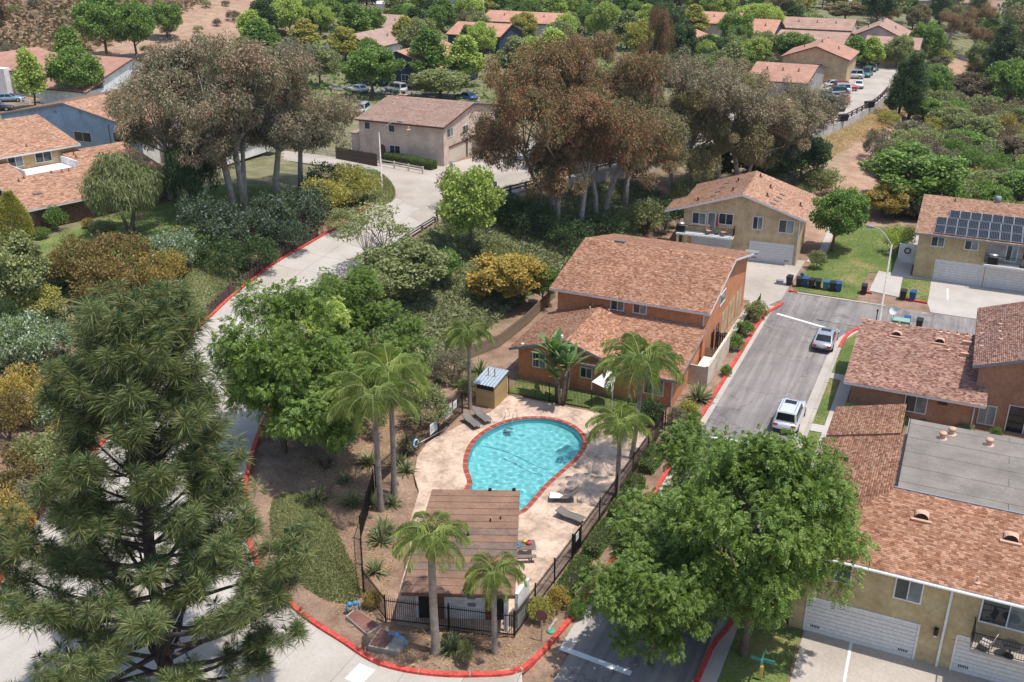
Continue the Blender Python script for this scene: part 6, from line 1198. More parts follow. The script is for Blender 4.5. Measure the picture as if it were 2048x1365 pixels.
link('leaves', quads('leaves', np.array(lv), M_BAN), ban); st.build('stem', bark('bark_banana', (108, 92, 76), (150, 132, 112)), ban, True)
# spiky plants
def spiky(seed, n=46, L=1.0):
    r = np.random.default_rng(seed); lv = []
    for i in range(n): a = i * 2.4; e = r.uniform(.15, 1.4); blade_leaf(lv, np.array([cos(a) * .06, sin(a) * .06, 0]), np.array([cos(a) * cos(e), sin(a) * cos(e), sin(e)]), L * r.uniform(.7, 1.15), .09, np.array([0, 0, 1.0]), r.uniform(.3, .9), 4)
    return quads('blades', np.array(lv), M_BLADE)
SPK = [spiky(1), spiky(2, 60, 1.1), spiky(3, 36, .9)]
for i, (px, py, s, lab) in enumerate(((636, 1000, .95, 'spiky plant in the dark planter near the mound'), (702, 1010, .85, 'spiky plant beside a tan grass tuft'), (655, 930, .9, 'spiky plant under the red blossom shrub'), (690, 965, .8, 'spiky plant left of the palm pair'), (738, 930, 1.0, 'spiky plant directly behind the left palm'), (828, 830, 1.1, 'large spiky plant above the pool fence signs'), (762, 1085, 1.05, 'spiky plant inside the fence below the palms'), (768, 1065, .9, 'upper of two touching spiky plants'), (750, 1145, .95, 'lowest spiky plant near the fence corner'), (800, 930, .9, 'spiky plant behind the right tall palm'), (812, 945, .8, 'spiky plant beside the shaded deck edge'), (915, 775, 1.0, 'spiky plant behind the pump shed'), (960, 745, 1.1, 'tall spiky plant over the pump shed'), (1398, 800, 1.3, 'big spiky plant outside the orange wing'), (880, 765, .9, 'spiky plant on the bank near the timber wall'), (784, 1010, .8, 'spiky plant at the foot of the palm pair'), (905, 1300, .8, 'spiky tuft between the front palms'), (610, 1000, .8, 'spiky plant at the edge of the clipped mound'), (1375, 820, .8, 'spiky clump at the street corner of the wing'), (745, 1010, .8, 'spiky plant left of the palm trunks'))):
    p = G(px, py); o = thing('spiky_plant', lab, 'plant', p, i * 1.1, 'spiky bird of paradise plants', s * 1.15); link('blades', SPK[i % 3], o)
p = G(705, 1005); o = thing('grass_tuft', 'tan ornamental grass tuft in the dark planter', 'grass tuft', p, 0, None, .8); link('blades', SPK[0], o, M_DRY)
# ------------------------------------------------------------ clipped hedges and mounds
def hedge_leaf(P_, N_, rng, n, L, W): i = rng.integers(0, len(P_), n); j = ru(rng, n) * .03; return leaves(P_[i] + j, N_[i] + ru(rng, n) * .75, ru(rng, n), L * rng.uniform(.7, 1.3, n), W)
def hedge(a, b, w, h, label, mat=None, z=0.0):
    a, b = np.array(a[:2], float), np.array(b[:2], float); L = np.linalg.norm(b - a); ang = math.atan2(*(b - a)[::-1]); c = (a + b) / 2; rng = np.random.default_rng(int(abs(a[0] * 100)) % 999)
    o = thing('hedge', label, 'hedge', (c[0], c[1], z), ang); core = MB().box(-L / 2 + .08, -w / 2 + .08, 0, L / 2 - .08, w / 2 - .08, h - .1).build('branches', BARK_D, o)
    n = int(min(14000, (2 * L * h + L * w) * 420)); q = rng.uniform(-1, 1, (n, 3)); P_ = np.stack([q[:, 0] * L / 2, q[:, 1] * w / 2, (q[:, 2] + 1) / 2 * h], 1); f = rng.integers(0, 5, n); N_ = np.zeros((n, 3)); pr = np.array([w, w, L, L, L * w / h]); f = rng.choice(5, n, p=[.1, .1, .27, .27, .26])
    for k, (ax, s) in enumerate(((0, -1), (0, 1), (1, -1), (1, 1), (2, 1))): m = f == k; lim = (L / 2, w / 2, h)[ax]; P_[m, ax] = lim * (s if ax < 2 else 1); N_[m, ax] = s
    ed = np.minimum(1, np.maximum(np.abs(P_[:, 1]) / (w / 2), 0) ** 6 * (P_[:, 2] / h) ** 6); P_[:, 2] -= ed * .08; P_ += rng.normal(0, .035, P_.shape)
    link('foliage', quads('foliage', leaves(P_, N_ + ru(rng, n) * .8, ru(rng, n), .11 * rng.uniform(.7, 1.3, n), .065), mat or M_HEDGE), o); return o
def mound(pts_px, hgt, label, mat, n=16000, L=.16, W=.05):
    poly = np.array([G(*q)[:2] for q in pts_px]); c = poly.mean(0); cl = np.array(catmull(poly, 6, True)); rng = np.random.default_rng(len(label)); o = thing('clipped_mound', label, 'shrub', (c[0], c[1], 0)); m = MB(); rings = 7; N = len(cl); vs = []
    prof = lambda k: hgt * (1 - k ** 3.2)
    for i in range(rings + 1):
        k = i / rings
        for q in cl: x, y = c + (q - c) * k; vs.append((x - c[0], y - c[1], h1(x, y) + prof(k) - .05))
    m.add(vs, [(i * N + j, (i + 1) * N + j, (i + 1) * N + (j + 1) % N, i * N + (j + 1) % N) for i in range(rings) for j in range(N)]); m.build('branches', mat, o, True)
    k = rng.uniform(0, 1, n) ** .5; j = rng.integers(0, N, n); f = rng.uniform(0, 1, n)[:, None]; q = c + ((cl[j] * (1 - f) + cl[(j + 1) % N] * f) - c) * k[:, None]; z = hz(q[:, 0], q[:, 1]) + prof(k) - .04
    C = np.stack([q[:, 0] - c[0], q[:, 1] - c[1], z], 1); D = ru(rng, n) + np.array([0, 0, .7]); D[:, :2] += (q - c) / (np.linalg.norm(q - c, axis=1)[:, None] + .1) * k[:, None] * .8; link('foliage', quads('foliage', leaves(C, D, ru(rng, n), L * rng.uniform(.6, 1.3, n), W), mat), o)
mound([(545, 1000), (600, 985), (645, 1010), (690, 1100), (722, 1180), (705, 1210), (640, 1195), (585, 1150), (548, 1090)], .75, 'long clipped olive mound on the slope beside the red kerb', M_MOUND, 20000)
mound([(365, 560), (400, 500), (445, 505), (478, 545), (455, 590), (425, 625), (375, 640)], 1.1, 'smooth clipped dark mound above the timber stakes', M_MOUND, 14000)
mound([(700, 350), (745, 345), (780, 365), (790, 395), (765, 412), (720, 405)], 1.3, 'brownish clipped dome around the upper lamp post', M_MOUND, 9000, .2, .07)
mound([(1580, 395), (1640, 380), (1660, 365), (1650, 345), (1620, 350), (1590, 370)], 1.4, 'clipped grey green mound behind the tan building', M_OLIVE, 8000, .2, .07)
hedge((-5.1, 71.6), (-0.9, 71.4), 1.15, 1.0, 'long clipped hedge along the brown building front')
hedge((-16.35, 57.5), (-16.35, 60.5), .95, .85, 'upper clipped hedge between fence and red kerb'); hedge((-16.35, 51.2), (-16.35, 55.9), .9, .8, 'middle clipped hedge between fence and red kerb'); hedge((-16.4, 46.9), (-16.35, 50.2), .9, .8, 'lower clipped hedge beside the pool gate'); hedge((-16.5, 42.2), (-16.4, 45.9), .9, .8, 'front clipped hedge behind the stop sign')
a, b = P(775, 322, 4), P(868, 340, 4); hedge(a, b, 1.2, 1.1, 'clipped hedge in front of the pink beige house', z=4.0)
# ------------------------------------------------------------ ground covers nobody could count
def cover(name, label, poly, dens, L, W, mat, seed, up=.6, avoid=None, cap=60000, rows=None):
    rng = np.random.default_rng(seed); q = np.array(poly); x0, y0 = q.min(0); x1, y1 = q.max(0); n = int(min(cap, (x1 - x0) * (y1 - y0) * dens)); xy = rng.uniform((x0, y0), (x1, y1), (n, 2)); k = inpoly(xy[:, 0], xy[:, 1], poly)
    if avoid is not None: k &= ~avoid(xy[:, 0], xy[:, 1])
    patch = np.sin(xy[:, 0] * .7 + seed) * np.cos(xy[:, 1] * .55) + rng.normal(0, .6, n); k &= patch > -.9; xy = xy[k]; n = len(xy); s = rng.uniform(.5, 1.4, n); hgt = np.abs(np.sin(xy[:, 0] * 1.9) * np.cos(xy[:, 1] * 1.7)) * L * .8
    C = np.stack([xy[:, 0], xy[:, 1], hz(xy[:, 0], xy[:, 1]) + hgt], 1); D = ru(rng, n); D[:, 2] = np.abs(D[:, 2]) * up + .1; tag(link(name, quads(name, leaves(C, D, ru(rng, n), L * s, W * s, .25), mat)), label, 'ground cover', kind='stuff')
roadp = ROAD_L + ROAD_R[::-1]
cover('ground_cover', 'grey green ground cover on the bank between road and orange building', [(-51, 92), (-49.5, 72), (-46, 60), (-42, 51), (-38.5, 58), (-37.5, 66), (-37, 88), (-33, 104), (-33, 122), (-40, 125), (-46.5, 110), (-49, 103)], 200, .55, .1, M_COVER, 1, .8, cap=190000)
cover('ground_cover', 'dark leafy ground cover on the left road bank', [(-62, 98), (-61, 80), (-60, 66), (-56, 54), (-53.5, 46), (-58, 40), (-70, 45), (-78, 58), (-70, 66), (-66, 80), (-68, 95)], 60, .4, .14, M_DARK, 2, .8, cap=50000)
cover('dry_grass', 'dry straw grass on the slope under the wall end', [(-20.5, 158), (-18, 172), (-16, 188), (-10, 190), (-12, 175), (-15.5, 160), (-18, 150), (-24, 148)], 60, .5, .05, M_DRY, 3, 1.2)
cover('hill_scrub', 'dense dry reddish scrub covering the hillside', [(-190, 120), (-178, 165), (-190, 215), (-200, 300), (-260, 340), (-360, 330), (-360, 120)], 6.0, 1.7, .75, M_SCRUB, 4, .8, cap=90000)
cover('leaf_litter', 'scattered dry litter and weeds around the pool planters', [(-33, 40), (-28, 36.5), (-22, 34.2), (-16.2, 36), (-16.2, 40), (-18, 38.4), (-24.5, 36.6), (-27, 42), (-32.5, 50), (-33, 60), (-37, 58), (-38, 48)], 60, .16, .04, M_DRY, 5, .5)
cover('canyon_cover', 'low green brown scrub on the canyon floor', [(-9, 130), (28, 125), (60, 250), (40, 320), (-10, 310), (-8, 200)], 8, .7, .22, M_OLIVE, 6, .9, lambda x, y: (pdist(x, y, trail) < 3) | (pdist(x, y, dpath) < 3.5), 50000)
cover('ground_cover', 'green understorey among the far houses', [(-150, 140), (-66, 136), (-60, 180), (-40, 200), (-40, 300), (-60, 380), (-200, 380), (-165, 200)], 2.2, .9, .5, M_GREEN, 7, .8, lambda x, y: inpoly(x, y, LOT), 34000)
r = np.random.default_rng(91); V = []
for i in range(170):
    x, y = (r.uniform(-170, 34), r.uniform(335, 480)) if i < 120 else (r.uniform(-225, -60), r.uniform(305, 400))
    if any(abs(x - o.location.x) < 9 and -14 < y - o.location.y < 9 for o in bpy.data.objects if o.name.startswith('distant_house')): continue
    s_ = r.uniform(3.2, 5.5); c = clumps(r, (s_, s_, s_ * .9), 14, .55, -.6); V.append(foliage(r, c, s_ * .38, 12, 1.5, 1.0, .1) + np.array([x, y, h1(x, y) + s_ * 1.15]))
tag(link('far_woodland', quads('far_woodland', np.concatenate(V), leafm('leaf_far_wood', LG((70, 88, 56), (100, 116, 72), (124, 134, 86), (86, 96, 66), (118, 106, 84)), .25, .6, 0, big=(.03, (.75, .85, .8), (1.2, 1.15, .95))))), 'far off wood that closes the view along the horizon', 'woodland', kind='stuff')
# ------------------------------------------------------------ the big long-needled pine
def pine(px, py, top, label):
    p = P(px, py, .3); p[2] = h1(p[0], p[1]); lo, hi = 5., 40.
    for _ in range(40):
        md = (lo + hi) / 2
        if proj(p[0], p[1], p[2] + md)[1] > top: lo = md
        else: hi = md
    H = lo; o = thing('pine_tree', label, 'pine tree', p); r = np.random.default_rng(31); wood = MB(); tw = MB(); tips = []
    tr = [(0, 0, -.5), (.25, .15, H * .25), (.35, .2, H * .5), (1.0, .4, H * .75), (1.7, .75, H * .95)]; wood.tube(tr, [.42, .34, .26, .15, .05], 10)
    ax = lambda z: np.array([np.interp(z, [q[2] for q in tr], [q[0] for q in tr]), np.interp(z, [q[2] for q in tr], [q[1] for q in tr]), z])
    nb = 116
    for i in range(nb):
        t = .1 + .88 * ((i + .5) / nb) ** 1.05; z = H * t; a = i * 2.399 + r.uniform(-.4, .4)
        L = (4.6 * (1 - t) ** .42 + .9) * r.uniform(.8, 1.15) if t > .45 else r.uniform(4.6, 8.2)
        st = ax(z); el = rad(8 + 45 * t * t + r.uniform(-10, 12)); n = 6; q = st.copy(); pts = [q.copy()]
        for k in range(n): d = np.array([cos(a) * cos(el), sin(a) * cos(el), sin(el)]); q = q + d * L / n; pts.append(q.copy()); el += rad(r.uniform(-2, 9)); a += r.uniform(-.18, .18)
        rb = .13 * (1 - t) + .035; wood.tube(pts, list(np.linspace(rb, .018, n + 1)), 6, False)
        for k in range(int(4 + L * 2.0)):
            f = r.uniform(.52, 1.0) if k else 1.0; ii = min(int(f * n), n - 1); base = pts[ii] + (pts[ii + 1] - pts[ii]) * (f * n - ii); aa = a + r.uniform(-1.5, 1.5); ll = r.uniform(.35, 1.15)
            e = base + np.array([cos(aa) * ll * .8, sin(aa) * ll * .8, ll * r.uniform(.25, .9)]); md = (base + e) / 2 + np.array([0, 0, -.08]); tw.tube([tuple(base), tuple(md), tuple(e)], [.026, .02, .014], 5, False); tips.append(e)
    tips.append(ax(H * .97)); tips = np.array(tips); V = []
    for e in tips:
        n = 118; s = r.uniform(1.0, 1.5); axis = np.array([r.normal() * .2, r.normal() * .2, 1.0]); axis /= np.linalg.norm(axis); k = r.uniform(0, 1, n); B = e + np.outer((k - .55) * .42 * s, axis); D = ru(r, n); D -= np.outer(D @ axis, axis) * .8; D = nz(D) + np.outer(.95 * k - .25, axis); V.append(leaves(B, D, ru(r, n), (.56 - .16 * k) * s * r.uniform(.8, 1.15, n), .03, .12))
    wood.build('trunk', BARK_D, o, True); tag(tw.build('twigs', bark('bark_twig', (96, 80, 66), (130, 112, 94)), o, True), kind='stuff'); nd = link('needles', quads('needles', np.concatenate(V), M_PINE), o)
    c = [];
    for e in tips[::2]:
        n = 26; D = ru(r, n) * .25 + np.array([0, 0, 1.0]); c.append(leaves(np.repeat(e[None] + np.array([[0, 0, .08]]), n, 0), D, ru(r, n), .4 * r.uniform(.7, 1.1, n), .024))
    link('new_shoots', quads('shoots', np.concatenate(c), leafm('pine_shoots', LG((62, 96, 70), (82, 116, 84), (70, 104, 66)), .25, .45, 0)), o); return o
pine(340, 1430, 668, 'huge long needled pine covering the lower left of the view')
# ------------------------------------------------------------ iron fences
PICK = MB().box(-.011, -.011, .08, .011, .011, 1.62).add([(-.011, -.011, 1.62), (.011, -.011, 1.62), (.011, .011, 1.62), (-.011, .011, 1.62), (0, 0, 1.70)], [(0, 1, 4), (1, 2, 4), (2, 3, 4), (3, 0, 4)]).mesh('picket'); POST = MB().box(-.035, -.035, 0, .035, .035, 1.78).mesh('post')
def iron_fence(pts, label, step=.115, h=1.0, mat=None):
    o = thing('iron_fence', label, 'fence', (*pts[0], h1(*pts[0]))); z0 = o.location.z; cnt = 0; m = mat or BLACK
    for i in range(len(pts) - 1):
        a, b = np.array(pts[i], float), np.array(pts[i + 1], float); L = np.linalg.norm(b - a); n = int(L / step); ang = math.atan2(*(b - a)[::-1])
        za, zb = h1(*a), h1(*b); A = np.array([*(a - pts[0]), za - z0]); B = np.array([*(b - pts[0]), zb - z0])
        rl = MB(); [rl.bar(A + np.array([0, 0, z * h]), B + np.array([0, 0, z * h]), .04, .04) for z in (.22, 1.45)]; rl.build('rail', m, o)
        for k in range(int(L / 2.4) + 1): f = k / max(1, int(L / 2.4)); link('post', POST, o, m, A + (B - A) * f, (0, 0, ang), (1, 1, h))
        for k in range(1, n): link('picket', PICK, o, m, A + (B - A) * k / n, (0, 0, ang), (1, 1, h))
    return o
iron_fence([(-24.5, 36.75), (-17.6, 38.5)], 'black iron fence in front of the pool house'); iron_fence([(-17.58, 38.55), (-17.35, 46.3)], 'black iron fence right of the pool house'); iron_fence([(-17.3, 47.6), (-17.1, 57.0), (-17.0, 63.6)], 'black iron fence along the street side of the pool')
iron_fence([(-16.9, 63.9), (-23, 64.65), (-29.9, 64.4)], 'black iron fence between pool and orange wing'); iron_fence([tuple(G(*q)[:2]) for q in ((772, 1243), (728, 1185), (722, 1080), (748, 985))], 'bent iron fence left of the pool house'); iron_fence([tuple(G(*q)[:2]) for q in ((752, 975), (815, 915), (878, 872), (925, 828))], 'iron fence with notice boards left of the pool')
iron_fence([(-15.85, 80.6), (-15.8, 92.2)], 'low iron fence along the orange side path', h=.7)
gt = iron_fence([(-17.34, 46.35), (-17.3, 47.55)], 'dark mesh gate in the pool fence', .06); gt.name = 'pool_gate'; gt['category'] = 'gate'; MB().box(-.04, .02, .1, .04, 1.2, .25).build('kick_plate', BLACK, gt); MB().box(.05, .35, 1.0, .07, .8, 1.5).build('gate_sign', WHITE, gt)
# ------------------------------------------------------------ retaining wall and rails
WP = catmull(WALLP, 5); rw = thing('retaining_wall', 'pale concrete retaining wall holding up the parking lot', 'wall', (*WALLP[0], 0)); fence = thing('guard_fence', 'brown timber guard rail on top of the retaining wall', 'fence', (*WALLP[0], 0)); O = np.array([*WALLP[0], 0]); s = np.concatenate([[0], np.cumsum([np.linalg.norm(WP[i + 1] - WP[i]) for i in range(len(WP) - 1)])]); n = int(s[-1] / 2.6); wx = np.interp(np.linspace(0, s[-1], n + 1), s, [q[0] for q in WP]); wy = np.interp(np.linspace(0, s[-1], n + 1), s, [q[1] for q in WP])
WALLC = rough_mat('retaining_concrete', srgb(168, 160, 152), srgb(202, 194, 186), .7, 6, .9, .2, .01); RAILB = rough_mat('rail_timber', srgb(74, 56, 48), srgb(104, 80, 68), 2, 14, .9, .3, .01)
for i in range(n):
    a, b = np.array([wx[i], wy[i], 0]) - O, np.array([wx[i + 1], wy[i + 1], 0]) - O; d = (b - a) / np.linalg.norm(b - a); nn = np.array([d[1], -d[0], 0]) * .28; a2, b2 = a + d * .03, b - d * .03
    MB().slab([tuple(a2 + [0, 0, -.4]), tuple(b2 + [0, 0, -.4]), tuple(b2 + [0, 0, 4.12]), tuple(a2 + [0, 0, 4.12])], tuple(nn)).build('panel', WALLC, rw)
    c = a + nn * .5; e = b + nn * .5
    MB().box(c[0] - .11, c[1] - .11, 3.2, c[0] + .11, c[1] + .11, 5.05).build('post', RAILB, fence)
    for z in (4.55, 4.95): MB().bar(tuple(c + [0, 0, z]), tuple(e + [0, 0, z]), .12, .16).build('rail', RAILB, fence)
def guard(path, label, z=None):
    o = thing('guardrail', label, 'guardrail', (*path[0], 0)); O = np.array([*path[0], 0]); q = [np.array([x, y, (h1(x, y) if z is None else z)]) - O for x, y in path]
    for i, p in enumerate(q): MB().box(p[0] - .12, p[1] - .12, p[2] - .3, p[0] + .12, p[1] + .12, p[2] + .8).build('post', WOOD, o)
    for i in range(len(q) - 1):
        for k, zz in enumerate((.5, .78)): MB().bar(q[i] + [-.15, 0, zz], q[i + 1] + [-.15, 0, zz], .05, .16).build('rail', STEEL if k else DARKWOOD, o)
guard([tuple(RR[i] + [.45, 0]) for i in range(70, 108, 4)], 'steel guardrail on timber posts along the outer road edge')
ts = thing('stake_wall', 'row of weathered timber stakes behind the red kerb', 'stake wall', (*RL[58], 0)); O = np.array([*RL[58], 0]); r_ = random.Random(2); L_s = np.array(catmull([RL[i] for i in range(56, 93, 3)], 12)); sl_s = np.concatenate([[0], np.cumsum(np.hypot(*np.diff(L_s, axis=0).T))]); sm = MB().tube([(0, 0, -.3), (0, 0, .95), (0, 0, 1.0)], [.13, .125, .09], 8).mesh('stake')
for k in range(int(sl_s[-1] / .29)):
    t = k * .29; x = np.interp(t, sl_s, L_s[:, 0]) - .42; y = np.interp(t, sl_s, L_s[:, 1]); link('stake', sm, ts, DARKWOOD, (x - O[0], y - O[1], h1(x + .4, y)), (r_.uniform(-.06, .06), r_.uniform(-.06, .06), r_.uniform(0, 3)), (1, 1, r_.uniform(.72, 1.05)))
def rail_fence(a, b, n, label, mat, z, h=1.0, rails=(.45, .85)):
    o = thing('rail_fence', label, 'fence', (a[0], a[1], z)); d = np.array(b[:2]) - np.array(a[:2])
    for i in range(n + 1): x, y = d * i / n; MB().box(x - .09, y - .09, 0, x + .09, y + .09, h).build('post', mat, o, bevel=.01)
    for zz in rails: MB().bar((0, 0, zz), (d[0], d[1], zz), .05, .14).build('rail', mat, o)
rail_fence(P(630, 308, 4), P(846, 349, 4), 8, 'white two rail fence along the upper road', plain('fence_white', srgb(210, 196, 182), .7), 4.02)
rail_fence(P(60, 212, 4.5), P(10, 200, 4.5), 3, 'white rail fence before the left car port', WHITE, 4.4)
def board_fence(path, label, h, mat, z=None, w=.16):
    o = thing('board_fence', label, 'fence', (*path[0][:2], 0)); O = np.array(path[0][:2]); bm = MB().box(-w / 2 + .006, -.015, 0, w / 2 - .006, .015, h).mesh('board'); r = random.Random(len(label))
    for i in range(len(path) - 1):
        a, b = np.array(path[i][:2]), np.array(path[i + 1][:2]); L = np.linalg.norm(b - a); ang = math.atan2(*(b - a)[::-1]); n = int(L / w)
        for k in range(n): q = a + (b - a) * (k + .5) / n; link('board', bm, o, mat, (*(q - O), (h1(*q) if z is None else z)), (0, 0, ang), (1, 1, r.uniform(.96, 1.03)))
        rl = MB(); zz = (h1(*a) if z is None else z); z2 = (h1(*b) if z is None else z)
        for f in (.25, .8): rl.bar((*(a - O), zz + h * f), (*(b - O), z2 + h * f), .06, .08)
        rl.build('rail', mat, o)
board_fence([(-37.3, 65.6), (-34.6, 72.5), (-34.4, 78), (-34.8, 86)], 'weathered board fence on the bank behind the orange wing', 1.25, WOOD); board_fence([P(672, 318, 4), P(755, 334, 4)], 'brown board fence beside the pink beige house', 1.7, DARKWOOD, 4.0, .2); board_fence([(-31.5, 93.5), (-31.3, 103.8), (-28.6, 104.6)], 'olive board fence behind the orange building', 1.4, WOOD); board_fence([(-17.2, 79.9), (-16.1, 79.9)], 'short brown board fence at the patio end', 1.8, DARKWOOD); board_fence([(-17.2, 76.4), (-16.1, 76.4)], 'grey board divider inside the patio', 1.7, WOOD)
CREAM = stucco('stucco_cream', (196, 180, 156), (214, 200, 178)); gw = thing('garden_wall', 'tall cream wall enclosing the patio by the street', 'wall', (-16, 72, 0)); MB().box(-.08, .4, 0, .08, 8.0, 1.75).build('panel', CREAM, gw); MB().box(-1.5, .4, 0, -.085, .55, 1.75).build('panel', CREAM, gw); MB().box(-.11, .4, 1.755, .11, 8.0, 1.83).build('coping', CREAM, gw); MB().box(-1.25, .6, .05, -.1, 4.3, .9).build('white_planter', CANVAS, gw)
# ------------------------------------------------------------ lamp posts
def lamp(base, h, arm, label, r=.11, mat=None):
    o = thing('street_lamp', label, 'street lamp', base); m = MB(); m.tube([(0, 0, 0), (0, 0, .35), (0, 0, .36), (0, 0, h)], [.17, .16, r, r * .62], 10); m.build('pole', mat or WALLC, o, True); a = np.array([*arm, 0]); L = np.linalg.norm(a); u = a / L
    m = MB(); m.tube([tuple(u * L * t + np.array([0, 0, h - .1 + 1.45 * sin(min(1, t * 1.05) * pi / 2)])) for t in np.linspace(0, 1, 9)], .045, 8); m.build('arm', mat or STEEL, o, True)
    e = u * L + np.array([0, 0, h + 1.35]); m = MB(); pts = [tuple(e + u * t) for t in (-.1, .05, .3, .55, .65)]; m.tube(pts, [.05, .1, .16, .13, .03], 10); hd = m.build('head', GREYTRIM, o, True); m = MB(); c = e + u * .32; m.lathe([(.13, 0), (.1, -.09), (.01, -.12)], 12, (c[0], c[1], c[2] - .1)); m.build('lens', WHITE, hd, True)
lamp((-4.6, 90.7, .03), 8.2, (-1.75, .1), 'street lamp with curved arm beside the brown building', .1, WALLC); p = P(765, 392, 4.0); lamp((p[0], p[1], 4), 7.6, (2.3, .45), 'street lamp standing in the clipped dome above the road', .11, WALLC)
# ------------------------------------------------------------ cars
def car_proto(kind):
    S = dict(sedan=(4.65, 1.8, .88, 1.42, (.85, -1.95), (.15, -1.25)), suv=(4.7, 1.9, 1.0, 1.72, (.95, -2.2), (.3, -1.95)), van=(4.9, 1.9, 1.0, 1.85, (1.5, -2.3), (.75, -2.15)))[kind]; L, W, zs, zt, (b0, b1), (t0, t1) = S; hw = W / 2; hl = L / 2
    m = MB(); secs = []; ys = [(-hl, .72, .42, zs - .28), (-hl + .12, .9, .3, zs - .06), (-hl + .6, .98, .25, zs), (-.8, 1.0, .24, zs + .02), (.6, 1.0, .24, zs + .02), (hl - 1.1, .99, .24, zs - .03), (hl - .45, .96, .25, zs - .12), (hl - .12, .86, .3, zs - .22), (hl, .62, .4, zs - .36)]
    for y, k, zl, zh in ys:
        w = hw * k; secs.append([(-w * .8, y, zl), (-w, y, zl + .16), (-w * 1.0, y, (zl + zh) / 2 + .05), (-w * .95, y, zh - .07), (-w * .82, y, zh), (0, y, zh + .035), (w * .82, y, zh), (w * .95, y, zh - .07), (w, y, (zl + zh) / 2 + .05), (w, y, zl + .16), (w * .8, y, zl)])
    k = len(secs[0]); vs = [p for s in secs for p in s]; fs = [(i * k + j, i * k + (j + 1) % k, (i + 1) * k + (j + 1) % k, (i + 1) * k + j) for i in range(len(secs) - 1) for j in range(k)]; fs += [tuple(range(k))[::-1], tuple(range((len(secs) - 1) * k, len(secs) * k))]; m.add(vs, fs); body = m.mesh('body', True)
    bw, tw_ = hw * .88, hw * .74; q = dict(fl=(-bw, b0, zs - .04), fr=(bw, b0, zs - .04), rl=(-bw, b1, zs - .04), rr=(bw, b1, zs - .04), tfl=(-tw_, t0, zt - .03), tfr=(tw_, t0, zt - .03), trl=(-tw_, t1, zt - .03), trr=(tw_, t1, zt - .03)); ym = (t0 + t1) / 2
    c = MB(); c.add([q[x] for x in ('fl', 'fr', 'rr', 'rl', 'tfl', 'tfr', 'trr', 'trl')] + [(-tw_, ym, zt + .01), (tw_, ym, zt + .01), (0, ym, zt + .04), (0, t0, zt), (0, t1, zt)], [(0, 1, 5, 11, 4), (1, 2, 6, 9, 5), (2, 3, 7, 12, 6), (3, 0, 4, 8, 7), (4, 11, 10, 8), (11, 5, 9, 10), (8, 10, 12, 7), (10, 9, 6, 12)]); cab = c.mesh('cabin', False, .05)
    def fq(A, B, C_, D_, u0, u1, v0, v1, off):
        A, B, C_, D_ = map(np.array, (A, B, C_, D_)); f = lambda u, v: (A * (1 - u) + B * u) * (1 - v) + (D_ * (1 - u) + C_ * u) * v; P4 = [f(u0, v0), f(u1, v0), f(u1, v1), f(u0, v1)]; nrm = np.cross(P4[1] - P4[0], P4[3] - P4[0]); nrm /= np.linalg.norm(nrm); return MB().slab([tuple(p_ + nrm * off) for p_ in P4], tuple(-nrm * .03))
    G_ = [('windshield', fq(q['fr'], q['fl'], q['tfl'], q['tfr'], .07, .93, .1, .93, .016)), ('rear_window', fq(q['rl'], q['rr'], q['trr'], q['trl'], .08, .92, .2, .92, .016))]
    for lo, hi in ((.08, .46), (.5, .9)): G_.append(('side_window', fq(q['fr'], q['rr'], q['trr'], q['tfr'], 1 - hi, 1 - lo, .16, .9, -.016))); G_.append(('side_window', fq(q['rl'], q['fl'], q['tfl'], q['trl'], lo, hi, .16, .9, -.016)))
    gl = [(nm, mb.mesh(nm)) for nm, mb in G_]; wh = MB(); wh.tube([(-.11, 0, 0), (-.1, 0, 0), (.1, 0, 0), (.11, 0, 0)], [.28, .33, .33, .28], 16); wm = wh.mesh('tyre'); rm = MB().tube([(-.115, 0, 0), (.115, 0, 0)], [.2, .2], 12).mesh('rim')
    return dict(kind=kind, L=L, W=W, zs=zs, zt=zt, body=body, cab=cab, gl=gl, wm=wm, rm=rm, t0=t0, t1=t1, hw=hw, hl=hl)
CARP = {k: car_proto(k) for k in ('sedan', 'suv', 'van')}
TAIL = plain('tail_lamp', (.45, .02, .015), .25, 0, .6); HEADL = plain('head_lamp', (.75, .76, .78), .15, 0, .7)
_paint = {}
def carpaint(c):
    if c not in _paint: _paint[c] = plain('car_paint_%d_%d_%d' % c, srgb(*c), .28, .35 if max(c) < 235 else 0.0, .55, .03, .7)
    return _paint[c]
